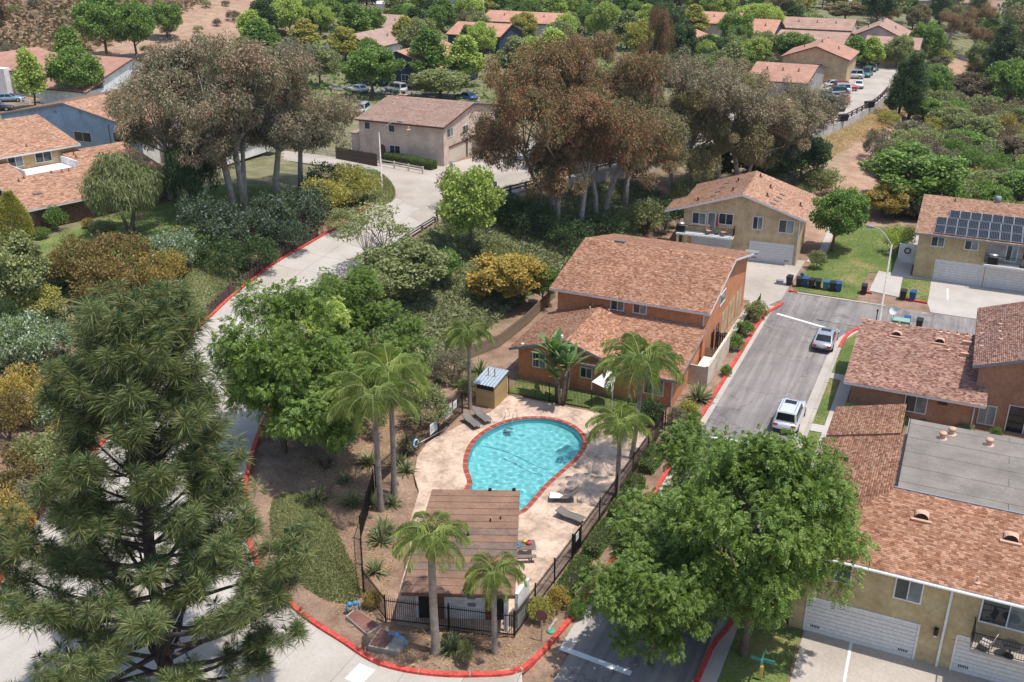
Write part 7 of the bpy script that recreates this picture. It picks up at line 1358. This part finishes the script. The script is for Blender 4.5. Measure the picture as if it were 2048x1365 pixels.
def car(kind, x, y, z, heading, col, label, group=None, detail=False, scale=1.0, cat='car', sunroof=False):
    k = CARP[kind]; o = thing('parked_car', label, cat, (x, y, z), heading, group, scale); pm = carpaint(col); link('body', k['body'], o, pm); cb = link('cabin', k['cab'], o, pm)
    for nm, me in k['gl']: link(nm, me, cb, CARGLASS)
    for sx in (-1, 1):
        for yy in (k['hl'] - .92, -k['hl'] + .95): w = link('wheel', k['wm'], o, DARK, (sx * (k['hw'] - .1), yy, .33)); link('rim', k['rm'], w, STEEL)
        MB().cbox((sx * k['hw'] * .62, k['hl'] - .1, k['zs'] - .3), .36, .14, .13).build('headlight', HEADL, o, bevel=.02); MB().cbox((sx * k['hw'] * .68, -k['hl'] + .05, k['zs'] - .2), .34, .12, .15).build('tail_light', TAIL, o, bevel=.02); MB().cbox((sx * (k['hw'] + .06), .75, k['zs'] + .08), .16, .1, .12).build('mirror', pm, o, bevel=.02)
    MB().cbox((0, -k['hl'] - .005, .62), .34, .02, .16).build('number_plate', WHITE, o); MB().cbox((0, -k['hl'] + .06, .42), k['W'] * .8, .16, .1).build('bumper', DARK, o, bevel=.02)
    if sunroof: MB().box(-.42, k['t0'] - .75, k['zt'] + .02, .42, k['t0'] - .2, k['zt'] + .045).build('sunroof', CARGLASS, cb)
    if kind == 'suv':
        for sx in (-1, 1): MB().bar((sx * k['hw'] * .58, k['t0'] - .2, k['zt'] + .05), (sx * k['hw'] * .58, k['t1'] + .2, k['zt'] + .05), .04).build('roof_rail', STEEL, cb)
    return o
sv = (P(1640, 712)[:2] + P(1672, 715)[:2]) / 2
car('sedan', -8.55, 85.3, .04, 0.0, (168, 172, 178), 'silver sedan parked at the stop line corner', sunroof=True); car('suv', -8.75, 69.2, .04, 0.0, (226, 228, 230), 'white hatchback parked beside the sidewalk grass strip', sunroof=True, scale=1.0)
a = P(1437, 522); car('sedan', a[0], 102.4, .04, pi * .5, (232, 232, 230), 'white car parked before the tan building balcony')
LOTZ = 4.055; GP = 'cars in the upper parking lot'
for k_, px, py, hd, col, lab in (('sedan', 1655, 228, .5, (26, 28, 34), 'nearest black sedan in the upper parking lot'), ('sedan', 1674, 219, .4, (30, 32, 40), 'second black sedan in the upper parking lot'), ('sedan', 1657, 208, 1.9, (58, 104, 156), 'blue sedan in the upper parking lot'), ('sedan', 1664, 200, 1.9, (150, 156, 160), 'grey sedan behind the blue one'), ('suv', 1668, 192, 1.9, (52, 74, 80), 'dark teal car in the parking row'), ('suv', 1676, 186, 1.9, (222, 224, 226), 'white car behind the dark teal one'), ('sedan', 1687, 206, 3.2, (170, 30, 34), 'red sedan seen from behind in the lot'), ('suv', 1690, 181, -1.25, (176, 34, 36), 'red car parked sideways in the lot'), ('sedan', 1673, 176, -1.25, (228, 228, 228), 'white sedan half hidden behind the red car'), ('sedan', 1717, 175, .1, (230, 230, 232), 'white sedan alone in the middle of the lot'), ('suv', 1703, 157, 1.8, (190, 194, 192), 'silver sport utility in the lot'), ('van', 1733, 153, 3.1, (62, 116, 118), 'teal pickup with canopy in the lot'), ('sedan', 1745, 142, 3.1, (92, 122, 130), 'grey teal sedan behind the pickup'), ('sedan', 1734, 126, 1.6, (226, 226, 226), 'white sedan below the parking lot trees'), ('sedan', 1712, 134, 1.8, (60, 66, 90), 'dark blue car under the lot trees'), ('sedan', 1432, 262, .9, (44, 60, 92), 'dark blue car glimpsed behind the gums'), ('sedan', 1445, 268, .9, (210, 212, 214), 'pale car glimpsed behind the gums')):
    p = P(px, py, LOTZ); car(k_, p[0], p[1], LOTZ, hd, col, lab, GP)
p = P(1758, 119, LOTZ); o = thing('box_truck', 'turquoise flatbed truck with white box at the far lot end', 'truck', (p[0], p[1], LOTZ), 3.0); TQ = carpaint((86, 196, 206)); MB().box(-1, 1.4, .5, 1, 3.2, 2.3).build('cab', TQ, o, bevel=.08); MB().box(-1.05, -3.2, .8, 1.05, 1.3, 3.1).build('cargo_box', WHITE, o, bevel=.03); MB().box(-.85, 3.19, 1.4, .85, 3.23, 2.1).build('windshield', CARGLASS, o); MB().box(-.9, -3.3, .5, .9, 3.1, .78).build('chassis', DARK, o)
for sx in (-1, 1):
    for yy in (2.3, -2.0): w = link('wheel', CARP['suv']['wm'], o, DARK, (sx * .9, yy, .42), scale=1.25)
p = P(1750, 130, LOTZ); o = thing('motorbike', 'dark motorbike parked beside the white sedan', 'motorcycle', (p[0], p[1], LOTZ), 1.2)
for yy in (-.65, .65): m = MB(); m.tube([(.29 * 0 - .05, yy + .0, .3), (.05, yy, .3)], [.3, .3], 14); m.build('wheel', DARK, o)
MB().box(-.13, -.5, .35, .13, .45, .75).build('body', BLACK, o, bevel=.06); MB().box(-.12, -.6, .75, .12, 0, .85).build('seat', DARK, o, bevel=.03); MB().bar((-.35, .5, 1.0), (.35, .5, 1.0), .035).build('handlebar', STEEL, o)
for px, py, lab in ((1685, 243, 'black dumpster behind the timber rail'), (1738, 216, 'black dumpster near the far wall end')): p = P(px, py, LOTZ); o = thing('dumpster', lab, 'dumpster', (p[0], p[1], LOTZ), .9, None, .8); MB().add([(-.85, -.55, .1), (.85, -.55, .1), (.85, .55, .1), (-.85, .55, .1), (-1, -.65, 1.2), (1, -.65, 1.2), (1, .65, 1.3), (-1, .65, 1.3)], [(0, 3, 2, 1), (4, 5, 6, 7), (0, 1, 5, 4), (1, 2, 6, 5), (2, 3, 7, 6), (3, 0, 4, 7)]).build('body', BLACK, o, bevel=.03); MB().box(-1.03, -.68, 1.3, 1.03, .68, 1.36).build('lid', DARK, o)
for k_, px, py, z, hd, col, lab in (('van', 792, 187, 4.1, 1.25, (224, 224, 222), 'white sport utility parked beyond the pink beige roof'), ('sedan', 716, 186, 4.1, 1.25, (230, 230, 230), 'white sedan beside the bright round tree'), ('sedan', 932, 200, 4.1, 1.25, (50, 92, 150), 'blue car behind the pink beige roof'), ('sedan', 22, 208, 4.4, -.9, (128, 164, 186), 'pale blue car before the white house'), ('sedan', -2, 226, 4.5, -.9, (26, 30, 38), 'black car at the left edge'), ('sedan', 72, 240, 4.8, -.6, (178, 58, 50), 'red car between the left houses'), ('van', 728, 226, 4.1, .3, (214, 222, 226), 'white camper van left of the pink beige house')): p = P(px, py, z); car(k_, p[0], p[1], max(z, h1(p[0], p[1])), hd, col, lab, 'cars on the upper streets')
rd = [tuple(P(a, b, 4.2)[:2]) for a, b in ((640, 178), (800, 192), (960, 205), (960, 196), (800, 180), (640, 168))]; sheet('upper_street', rd, 4.32, ASPH, 'narrow grey street beyond the pink beige house', 'street', .4)
# ------------------------------------------------------------ wheeled bins
def bin_tree(): pass
BB = MB().add([(-.24, -.27, .08), (.24, -.27, .08), (.24, .24, .08), (-.24, .24, .08), (-.3, -.36, .95), (.3, -.36, .95), (.3, .33, .98), (-.3, .33, .98)], [(0, 3, 2, 1), (4, 5, 6, 7), (0, 1, 5, 4), (1, 2, 6, 5), (2, 3, 7, 6), (3, 0, 4, 7)]).mesh('body', bevel=.03); BL = MB().add([(-.32, -.4, .96), (.32, -.4, .96), (.32, .38, .99), (-.32, .38, .99), (-.27, -.34, 1.03), (.27, -.34, 1.03), (.27, .36, 1.07), (-.27, .36, 1.07)], [(0, 3, 2, 1), (4, 5, 6, 7), (0, 1, 5, 4), (1, 2, 6, 5), (2, 3, 7, 6), (3, 0, 4, 7)]).mesh('lid', bevel=.015); BW = MB().tube([(-.04, 0, 0), (.04, 0, 0)], [.12, .12], 12).mesh('wheel'); BH = MB().bar((-.25, .42, 1.0), (.25, .42, 1.0), .035).mesh('handle')
BKB = plain('bin_black', (.022, .02, .02), .5); BBL = plain('bin_blue', srgb(36, 78, 132), .45); BTQ = plain('bin_teal', srgb(40, 104, 136), .45)
for i, (px, py, m, lab) in enumerate(((1578, 571, BKB, 'leftmost black bin of the row beside the driveway'), (1597, 574, BKB, 'second black bin, next to the small blue hydrant'), (1609, 574, BBL, 'blue bin squeezed between two black bins'), (1622, 577, BKB, 'black bin right of the squeezed blue bin'), (1635, 579, BKB, 'black bin left of the teal bin'), (1651, 581, BTQ, 'teal bin in the middle of the row'), (1664, 583, BKB, 'last black bin of the row'), (1676, 584, BBL, 'bright blue bin at the right end of the row'), (1727, 589, BKB, 'lone black bin beside the walkway slab'), (1805, 600, BKB, 'black bin before the small grass square'), (1824, 602, BBL, 'dark blue bin before the small grass square'), (1812, 655, BBL, 'blue bin behind the brown building roof'), (1837, 659, BKB, 'dark bin behind the brown building roof'))):
    p = P(px, py); o = thing('wheeled_bin', lab, 'bin', (p[0], p[1], .03), (-.15 + .3 * ((i * 37) % 10) / 10), 'wheeled rubbish bins', .98); link('body', BB, o, m); link('lid', BL, o, m); link('handle', BH, o, m)
    for sx in (-.25, .25): link('wheel', BW, o, DARK, (sx, .26, .12))
# ------------------------------------------------------------ poolside furniture
SLING = plain('lounger_sling', srgb(112, 106, 100), .7); FRM = plain('lounger_frame', srgb(86, 74, 68), .5, .3)
def lounger(x, y, heading, label, back=.45, arms=False, towel=False):
    o = thing('sun_lounger', label, 'sun lounger', (x, y, .05), heading, 'loungers round the pool'); n = 12; prof = []
    for i in range(n + 1): t = i / n; yy = -.95 + 1.9 * t; prof.append((yy, .34 + .03 * sin(t * 6) + (max(0, t - .62) / .38) * back))
    m = MB(); vs = [(sx * .31, a, b) for a, b in prof for sx in (-1, 1)]; m.add(vs, [(2 * i, 2 * i + 1, 2 * i + 3, 2 * i + 2) for i in range(n)]); m.build('sling', SLING, o, True)
    for sx in (-1, 1): m = MB(); m.tube([(sx * .33, a, b - .01) for a, b in prof], .022, 6); m.build('frame', FRM, o, True)
    for yy in (-.7, .45):
        for sx in (-1, 1): MB().bar((sx * .3, yy, 0), (sx * .32, yy + .05, .36), .035).build('leg', FRM, o)
    if arms:
        for sx in (-1, 1): MB().box(sx * .36 - .03, .0, .56, sx * .36 + .03, .5, .59).build('armrest', FRM, o); MB().bar((sx * .36, .05, .34), (sx * .36, .05, .56), .03).build('arm_post', FRM, o)
        MB().bar((-.32, .9, .02), (.32, .9, .02), .03).build('wheel_bar', FRM, o)
    if towel: MB().add([(-.36, -.9, .37), (.34, -.95, .38), (.36, -.3, .40), (.05, -.05, .42), (-.3, -.35, .39), (-.42, -.5, .2)], [(0, 1, 2, 3, 4), (0, 4, 5)]).build('towel', CANVAS, o)
    return o
def lng(foot, head, label, **k): a, b = P(*foot), P(*head); d = b - a; c = (a + b) / 2; return lounger(c[0], c[1], math.atan2(d[1], d[0]) - pi / 2, label, **k)
lng((962, 866), (925, 836), 'left of the two loungers beside the palm and pump shed', back=.25); lng((984, 856), (946, 826), 'right of the two loungers beside the pump shed', back=.25)
lng((1100, 1002), (1155, 1003), 'lounger with armrests and a white towel', back=.6, arms=True, towel=True); lng((1170, 1052), (1112, 1030), 'flat grey lounger near the pool gate', back=.2)
lng((1212, 853), (1250, 855), 'upper grey lounger behind the shorter palm', back=.3); lng((1212, 868), (1258, 866), 'lower grey lounger behind the shorter palm', back=.3); lng((1276, 860), (1318, 850), 'grey lounger against the far fence corner', back=.35)
tb = P(1078, 1112); o = thing('picnic_table', 'grey picnic table with bench beside the pool house', 'picnic table', (tb[0] - 1.0, tb[1] - .6, .05), rad(28)); TBL = rough_mat('table_wood', srgb(104, 94, 88), srgb(132, 120, 112), 2, 14, .8, .2, .005)
for k in range(5): MB().box(-.95, -.4 + k * .162, .72, .95, -.25 + k * .162, .76).build('plank', TBL, o)
for sy in (-.78, .72):
    for k in range(2): MB().box(-.95, sy + k * .15, .42, .95, sy + .14 + k * .15, .46).build('bench_plank', TBL, o)
for x in (-.65, .65): MB().bar((x, -.62, .02), (x, -.2, .7), .06, .09).build('leg', FRM, o); MB().bar((x, .66, .02), (x, .25, .7), .06, .09).build('leg', FRM, o); MB().bar((x, -.8, .39), (x, .9, .39), .05, .07).build('brace', FRM, o)
tx, ty = tb[0] - 1.0, tb[1] - .6; c_, s_2 = cos(rad(28)), sin(rad(28)); on = lambda a, b: (tx + a * c_ - b * s_2, ty + a * s_2 + b * c_, .815)
o = thing('beach_bag', 'red and yellow beach bag on the picnic table', 'bag', on(.55, .15)); m = MB(); m.lathe([(.02, 0), (.15, .02), (.18, .1), (.12, .2), (.06, .22)], 12); m.build('bag', plain('red_bag', srgb(196, 60, 70), .6), o, True); m = MB(); m.lathe([(.02, 0), (.15, .02), (.17, .12), (.02, .2)], 10, (-.28, .08, 0)); m.build('pouch', plain('yellow_bag', srgb(206, 190, 70), .6), o, True)
o = thing('swim_ring', 'blue swim ring lying on the picnic table', 'toy', on(-.25, .0)); m = MB(); m.tube([(.22 * cos(t), .22 * sin(t), .05) for t in np.linspace(0, 2 * pi, 18)], .06, 8); m.build('ring', plain('ring_blue', srgb(60, 130, 180), .4), o, True)
# life rings, hook pole, notice boards on the left fence
fa, fb = G(752, 975), G(925, 828); fd = (fb - fa)[:2]; fd /= np.linalg.norm(fd); fn_ = np.array([fd[1], -fd[0]]); fang = math.atan2(fd[1], fd[0])
def fence_pt(px):
    best = min(np.linspace(0, 1, 400), key=lambda t: abs(proj(*(fa + (fb - fa) * t + np.array([0, 0, 1.0])))[0] - px)); q = fa + (fb - fa) * best; return q[0] + fn_[0] * .08, q[1] + fn_[1] * .08, h1(q[0], q[1])
def board(px, w, h, z, border, fill, label):
    x, y, zz = fence_pt(px); o = thing('notice_board', label, 'sign', (x, y, zz), fang); MB().box(-w / 2, -.03, z, w / 2, 0, z + h).build('panel', border, o); MB().box(-w / 2 + .07, -.034, z + .07, w / 2 - .07, -.031, z + h - .07).build('print_area', fill, o)
    for k in range(6): MB().box(-w / 2 + .14, -.037, z + h - .2 - k * (h - .3) / 6, w / 2 - .14 - .1 * (k % 2), -.035, z + h - .17 - k * (h - .3) / 6).build('printed_line', GREYTRIM, o)
REDS = plain('sign_red', srgb(206, 92, 84), .6); PALE = plain('sign_pale', srgb(206, 218, 224), .6)
board(893, 1.35, 1.1, .75, REDS, PALE, 'large red bordered pool notice on the fence'); board(865, 1.0, .8, .6, WHITE, PALE, 'pale blue pool notice left of the life ring'); board(908, .5, .6, 1.1, WHITE, PALE, 'small white notice right of the red bordered one')
def ring(px, z, m1, label):
    x, y, zz = fence_pt(px); o = thing('life_ring', label, 'life ring', (x + fn_[0] * .06, y + fn_[1] * .06, zz + z), fang); m = MB(); m.tube([(.27 * cos(t), 0, .27 * sin(t)) for t in np.linspace(0, 2 * pi, 20)], .065, 8); m.build('ring', m1, o, True)
    for k in range(4): a = k * pi / 2; m = MB(); m.tube([(.27 * cos(a + t), 0, .27 * sin(a + t)) for t in (-.14, 0, .14)], .07, 8); m.build('band', WHITE, o, True)
ring(879, 1.15, plain('ring_orange', srgb(220, 130, 100), .5), 'orange and white life ring on the pool fence'); ring(828, .95, plain('ring_skyblue', srgb(110, 176, 220), .5), 'blue life ring at the lower end of the pool fence')
x, y, zz = fence_pt(828); x2, y2, z2 = fence_pt(880); o = thing('rescue_pole', 'long pale rescue pole hung on the pool fence', 'pole', (x, y, zz)); m = MB(); m.tube([(fn_[0] * .1, fn_[1] * .1, .85), (x2 - x + fn_[0] * .5, y2 - y + fn_[1] * .5, .55)], .022, 6); m.build('pole', STEEL, o, True); m = MB(); m.tube([(x2 - x + fn_[0] * .5 + .15 * cos(t), y2 - y + fn_[1] * .5 + .15 * sin(t), .55) for t in np.linspace(0, pi * 1.5, 8)], .018, 6); m.build('hook', STEEL, o, True)
# ------------------------------------------------------------ small street things
def sign_post(base, h, label, name='street_sign'): o = thing(name, label, 'sign', base); MB().box(-.03, -.03, 0, .03, .03, h).build('post', STEEL, o); return o
p = G(1083, 1283); o = sign_post(tuple(p), 1.95, 'stop sign seen from behind at the pool corner', 'stop_sign'); m = MB(); m.slab([(.36 * cos(pi / 8 + k * pi / 4), -.04, 1.75 + .36 * sin(pi / 8 + k * pi / 4)) for k in range(8)], (0, .01, 0)); m.build('plate', RUST, o)
GRN = plain('sign_green', srgb(30, 96, 70), .5); p = P(953, 395, 4.05); o = sign_post(tuple(p), 3.0, 'green street name sign at the road bend'); MB().box(-.65, -.02, 2.9, .65, .02, 3.15).build('blade', GRN, o); MB().box(-.02, -.55, 2.62, .02, .55, 2.86).build('blade', GRN, o)
p = P(978, 400, 4.05); o = sign_post(tuple(p), 2.6, 'grey back of a diamond warning sign'); m = MB(); m.slab([(.55, 0, 2.6), (0, 0, 3.15), (-.55, 0, 2.6), (0, 0, 2.05)], (0, .02, 0)); m.build('plate', GREYTRIM, o); p = P(990, 402, 4.05); o = sign_post(tuple(p), 2.3, 'small blue sign right of the diamond sign'); MB().box(-.25, -.02, 1.7, .25, .02, 2.3).build('plate', plain('sign_blue', srgb(80, 130, 168), .5), o)
p = P(902, 345, 4.05); o = sign_post(tuple(p), 1.5, 'small pale sign before the beige garage'); MB().box(-.3, -.02, 1.0, .3, .02, 1.5).build('plate', WHITE, o)
p = P(1748, 668); o = thing('thin_post', 'thin black post behind the brown building', 'post', (p[0], p[1], .03)); m = MB(); m.tube([(0, 0, 0), (0, 0, 2.3)], [.05, .045], 8); m.build('pole', BLACK, o); MB().box(-.08, -.08, 2.2, .08, .08, 2.35).build('cap', BLACK, o)
p = P(1783, 658); o = thing('satellite_dish', 'pale satellite dish behind the brown building roof', 'satellite dish', (p[0], p[1], .03)); m = MB(); m.lathe([(.02, 0), (.25, .04), (.42, .14)], 18); d = m.build('dish', WHITE, o, True, rot=(rad(-60), 0, rad(150)), loc=(0, 0, 1.75)); MB().bar((0, 0, 0), (0, 0, 1.75), .06).build('mast', STEEL, o)
p = P(1798, 660); o = thing('utility_box', 'pale green utility box behind the brown building roof', 'utility box', (p[0], p[1], .03)); MB().box(-.75, -.45, 0, .75, .45, .95).build('cabinet', plain('box_green', srgb(120, 164, 140), .6), o, bevel=.04); MB().box(-.8, -.5, .95, .8, .5, 1.02).build('lid', plain('box_green2', srgb(128, 172, 148), .6), o, bevel=.02)
p = P(1603, 560); o = thing('fire_hydrant', 'small teal hydrant behind the bins', 'hydrant', (p[0], p[1], .05)); m = MB(); m.lathe([(.16, 0), (.11, .05), (.11, .55), (.17, .58), (.15, .72), (.02, .82)], 12); m.build('barrel', BTQ, o, True); MB().bar((-.24, 0, .5), (.24, 0, .5), .12).build('outlet', BTQ, o)
p = P(1559, 569); o = thing('utility_box', 'low grey meter box at the driveway corner', 'utility box', (p[0], p[1], .03)); MB().box(-.35, -.25, 0, .35, .25, .4).build('cabinet', GREYTRIM, o, bevel=.03); MB().box(-.37, -.27, .4, .37, .27, .44).build('lid', GREYTRIM, o)
p = G(1103, 1264); o = thing('valve_lid', 'green plastic valve box lid in the planter', 'lid', tuple(p)); m = MB(); m.lathe([(.26, -.1), (.26, .1), (.22, .14), (.02, .15)], 14); m.build('lid', plain('lid_green', srgb(86, 150, 118), .6), o, True)
# meter boxes, plates and blue valves near the corner
pa, pb, pc, pd = [G(*q) for q in ((736, 1300), (797, 1312), (818, 1290), (762, 1263))]; o = thing('meter_vault', 'concrete meter vault with rusty lid and blue valve', 'vault', (pa[0], pa[1], 0)); loc3 = lambda q, z: (q[0] - pa[0], q[1] - pa[1], z)
MB().prism([loc3(q, 0)[:2] for q in (pa, pb, pc, pd)], -.1, .26).build('vault_box', CONC2, o)
mid1, mid2 = pa * .42 + pb * .58, pd * .42 + pc * .58; ic = (pa + mid1 + mid2 + pd) / 4; MB().prism([loc3(ic + (q - ic) * .88, 0)[:2] for q in (pa, mid1, mid2, pd)], .262, .29).build('lid', RUST, o)
v = (mid1 + pb + pc + mid2) / 4; m = MB(); q0 = loc3(v, .26); m.tube([(q0[0] - .45, q0[1], .26), (q0[0] - .45, q0[1], .85), (q0[0] + .45, q0[1], .85), (q0[0] + .45, q0[1], .26)], .055, 8); m.build('pipe', BLUEP, o, True); m = MB(); m.lathe([(.02, 0), (.14, .02), (.14, .2), (.02, .26)], 12, (q0[0], q0[1], .8)); m.build('valve', BLUEP, o, True)
qa = [G(*q) for q in ((692, 1238), (716, 1258), (735, 1275), (763, 1258), (742, 1238), (712, 1222))]; o2 = thing('access_plate', 'rusty access plate beside the blue valve', 'plate', (qa[0][0], qa[0][1], 0)); MB().prism([(q[0] - qa[0][0], q[1] - qa[0][1]) for q in (qa[0], qa[2], qa[3], qa[5])], -.05, .2).build('frame', CONC2, o2); cc = (qa[0] + qa[2] + qa[3] + qa[5]) / 4; MB().prism([tuple((cc + (q - cc) * .9 - qa[0])[:2]) for q in (qa[0], qa[2], qa[3], qa[5])], .202, .23).build('lid', RUST, o2)
p = G(706, 1226); o = thing('backflow_valve', 'blue backflow valve behind the access plate', 'valve', tuple(p), .8); m = MB(); m.tube([(-.35, 0, 0), (-.35, 0, .6), (.35, 0, .6), (.35, 0, 0)], .07, 8); m.build('pipe', BLUEP, o, True)
for x in (-.15, .15): m = MB(); m.lathe([(.02, 0), (.13, .02), (.13, .22), (.02, .28)], 10, (x, 0, .5)); m.build('valve', BLUEP, o, True)
# steps down to the street
for (px, py), lab in (((1392, 838), 'concrete steps with yellow edges beside the orange wing'), ((1318, 908), 'concrete steps with yellow edges beside the hedge')):
    p = P(px, py); o = thing('steps', lab, 'steps', (p[0], p[1], .0))
    for k in range(3): MB().box(-.6 + k * .42, -.5, 0, -.2 + k * .42, .5, .3 - k * .1).build('step', CONC, o); MB().box(-.25 + k * .42, -.5, .3 - k * .1, -.19 + k * .42, .5, .305 - k * .1 + .004).build('edge', plain('edge_yellow', srgb(206, 186, 120), .7) if 'edge_yellow' not in bpy.data.materials else bpy.data.materials['edge_yellow'], o)
# street name post with turquoise blades under the big tree
p = P(1520, 1362); o = sign_post((p[0], p[1], .05), 1.4, 'turquoise crossed street name blades at the bottom edge'); TEAL = plain('sign_teal', srgb(48, 138, 130), .5); MB().box(-.6, -.02, 1.2, .6, .02, 1.4).build('blade', TEAL, o); MB().box(-.02, -.6, 1.42, .02, .6, 1.62).build('blade', TEAL, o); MB().box(-.08, -.08, .2, .08, .08, .9).build('sleeve', plain('sleeve_yellow', srgb(214, 170, 40), .6), o)
p = P(1441, 1362); 
# red kerb lettering
def text(s, loc, rz, size, mat, parent, rx=0.0):
    c = bpy.data.curves.new('lettering', 'FONT'); c.body = s; c.size = size; c.align_x = 'CENTER'; c.extrude = .002; ob = bpy.data.objects.new('lettering', c); COL.objects.link(ob); ob.location = loc; ob.rotation_euler = (rx, 0, rz); c.materials.append(mat); ob.parent = parent; return ob
kb = [o_ for o_ in bpy.data.objects if o_.get('label', '').startswith('long red painted kerb')][0]; a, b = P(1097, 1266, .17), P(1120, 1232, .17); c_m = (a + b) / 2; text('NO PARKING', (c_m[0] - .03, c_m[1] - .02, .178), math.atan2(b[1] - a[1], b[0] - a[0]), .17, ROADPAINT, kb)
# ------------------------------------------------------------ balcony things
def chair(x, y, z, rz, label, mat):
    o = thing('patio_chair', label, 'chair', (x, y, z), rz); MB().box(-.25, -.25, .4, .25, .25, .45).build('seat', mat, o); MB().slab([(-.25, .24, .45), (.25, .24, .45), (.25, .36, 1.0), (-.25, .36, 1.0)], (0, .03, 0)).build('backrest', mat, o)
    for a in (-1, 1):
        for b in (-1, 1): MB().box(a * .23 - .02, b * .23 - .02, 0, a * .23 + .02, b * .23 + .02, .4).build('leg', FRM, o)
        MB().box(a * .27 - .025, -.22, .62, a * .27 + .025, .25, .65).build('armrest', FRM, o)
def loc2w(ox, oy, rot, x, y): return ox + x * cos(rot) - y * sin(rot), oy + x * sin(rot) + y * cos(rot)
q = loc2w(-21, 105, rad(4), -3.2, -.75); chair(q[0], q[1], 2.72, .6, 'left pinkish chair on the tan building balcony', plain('chair_salmon', srgb(206, 160, 140), .7)); q = loc2w(-21, 105, rad(4), -1.6, -.75); chair(q[0], q[1], 2.72, -.6, 'right pinkish chair on the tan building balcony', bpy.data.materials['chair_salmon'])
def umbrella(x, y, z, col, label): o = thing('closed_umbrella', label, 'umbrella', (x, y, z)); MB().tube([(0, 0, 0), (0, 0, 2.3)], .025, 8).build('pole', STEEL, o); MB().lathe([(.05, .85), (.16, 1.0), (.13, 1.5), (.05, 2.25), (.01, 2.3)], 12).build('canopy', col, o, True); MB().lathe([(.25, 0), (.25, .06), (.04, .1)], 12).build('base', DARK, o)
q = loc2w(-21, 105, rad(4), -2.4, -.5); umbrella(q[0], q[1], 2.72, plain('umbrella_red', srgb(160, 40, 44), .7), 'closed red umbrella on the tan building balcony')
def grill(x, y, z, label): o = thing('barbecue_grill', label, 'grill', (x, y, z)); MB().box(-.45, -.28, .1, .45, .28, .75).build('cabinet', BLACK, o, bevel=.02); MB().tube([(-.42, 0, .82), (-.4, 0, .82), (.4, 0, .82), (.42, 0, .82)], [.1, .27, .27, .1], 14).build('lid', STEEL, o, True); MB().box(.46, -.2, .7, .8, .2, .74).build('side_shelf', STEEL, o)
q = loc2w(-21, 105, rad(4), -6.3, -.8); grill(q[0], q[1], 2.72, 'silver grill at the left end of the tan balcony')
hx = 8 + (P(1985, 520, 3)[0] - 8); grill(P(1985, 522, 2.9)[0], 106.3, 2.72, 'black grill on the solar building balcony'); umbrella(P(2045, 520, 3)[0], 106.4, 2.72, plain('umbrella_navy', (.02, .025, .04), .7), 'closed dark umbrella on the solar building balcony')
x = P(1970, 1300, 2.6)[0]; chair(x, 44.6, 2.6, -1.9, 'pale chair on the near yellow balcony', plain('chair_grey', srgb(180, 168, 164), .7)); o = thing('bistro_table', 'round dark table on the near yellow balcony', 'table', (x + 1.05, 44.55, 2.6)); MB().lathe([(.02, .7), (.42, .7), (.42, .73), (.02, .73)], 18).build('top', DARK, o); MB().cyl((0, 0, 0), .04, .7).build('leg', FRM, o); MB().lathe([(.25, 0), (.25, .03), (.03, .05)], 14).build('base', FRM, o)
# ------------------------------------------------------------ thin haze
hm = bpy.data.materials.new('haze_air'); hm.use_nodes = True; nt = hm.node_tree; nt.nodes.clear(); ou = nt.nodes.new('ShaderNodeOutputMaterial'); pv = nt.nodes.new('ShaderNodeVolumePrincipled'); pv.inputs['Color'].default_value = (.84, .91, 1, 1); pv.inputs['Density'].default_value = 0.0001; pv.inputs['Anisotropy'].default_value = .2; nt.links.new(pv.outputs[0], ou.inputs['Volume'])
tag(MB().box(-1520, -210, -30, 1520, 2220, 80).build('haze', hm), 'thin pale haze over the whole neighbourhood', 'haze', kind='stuff')
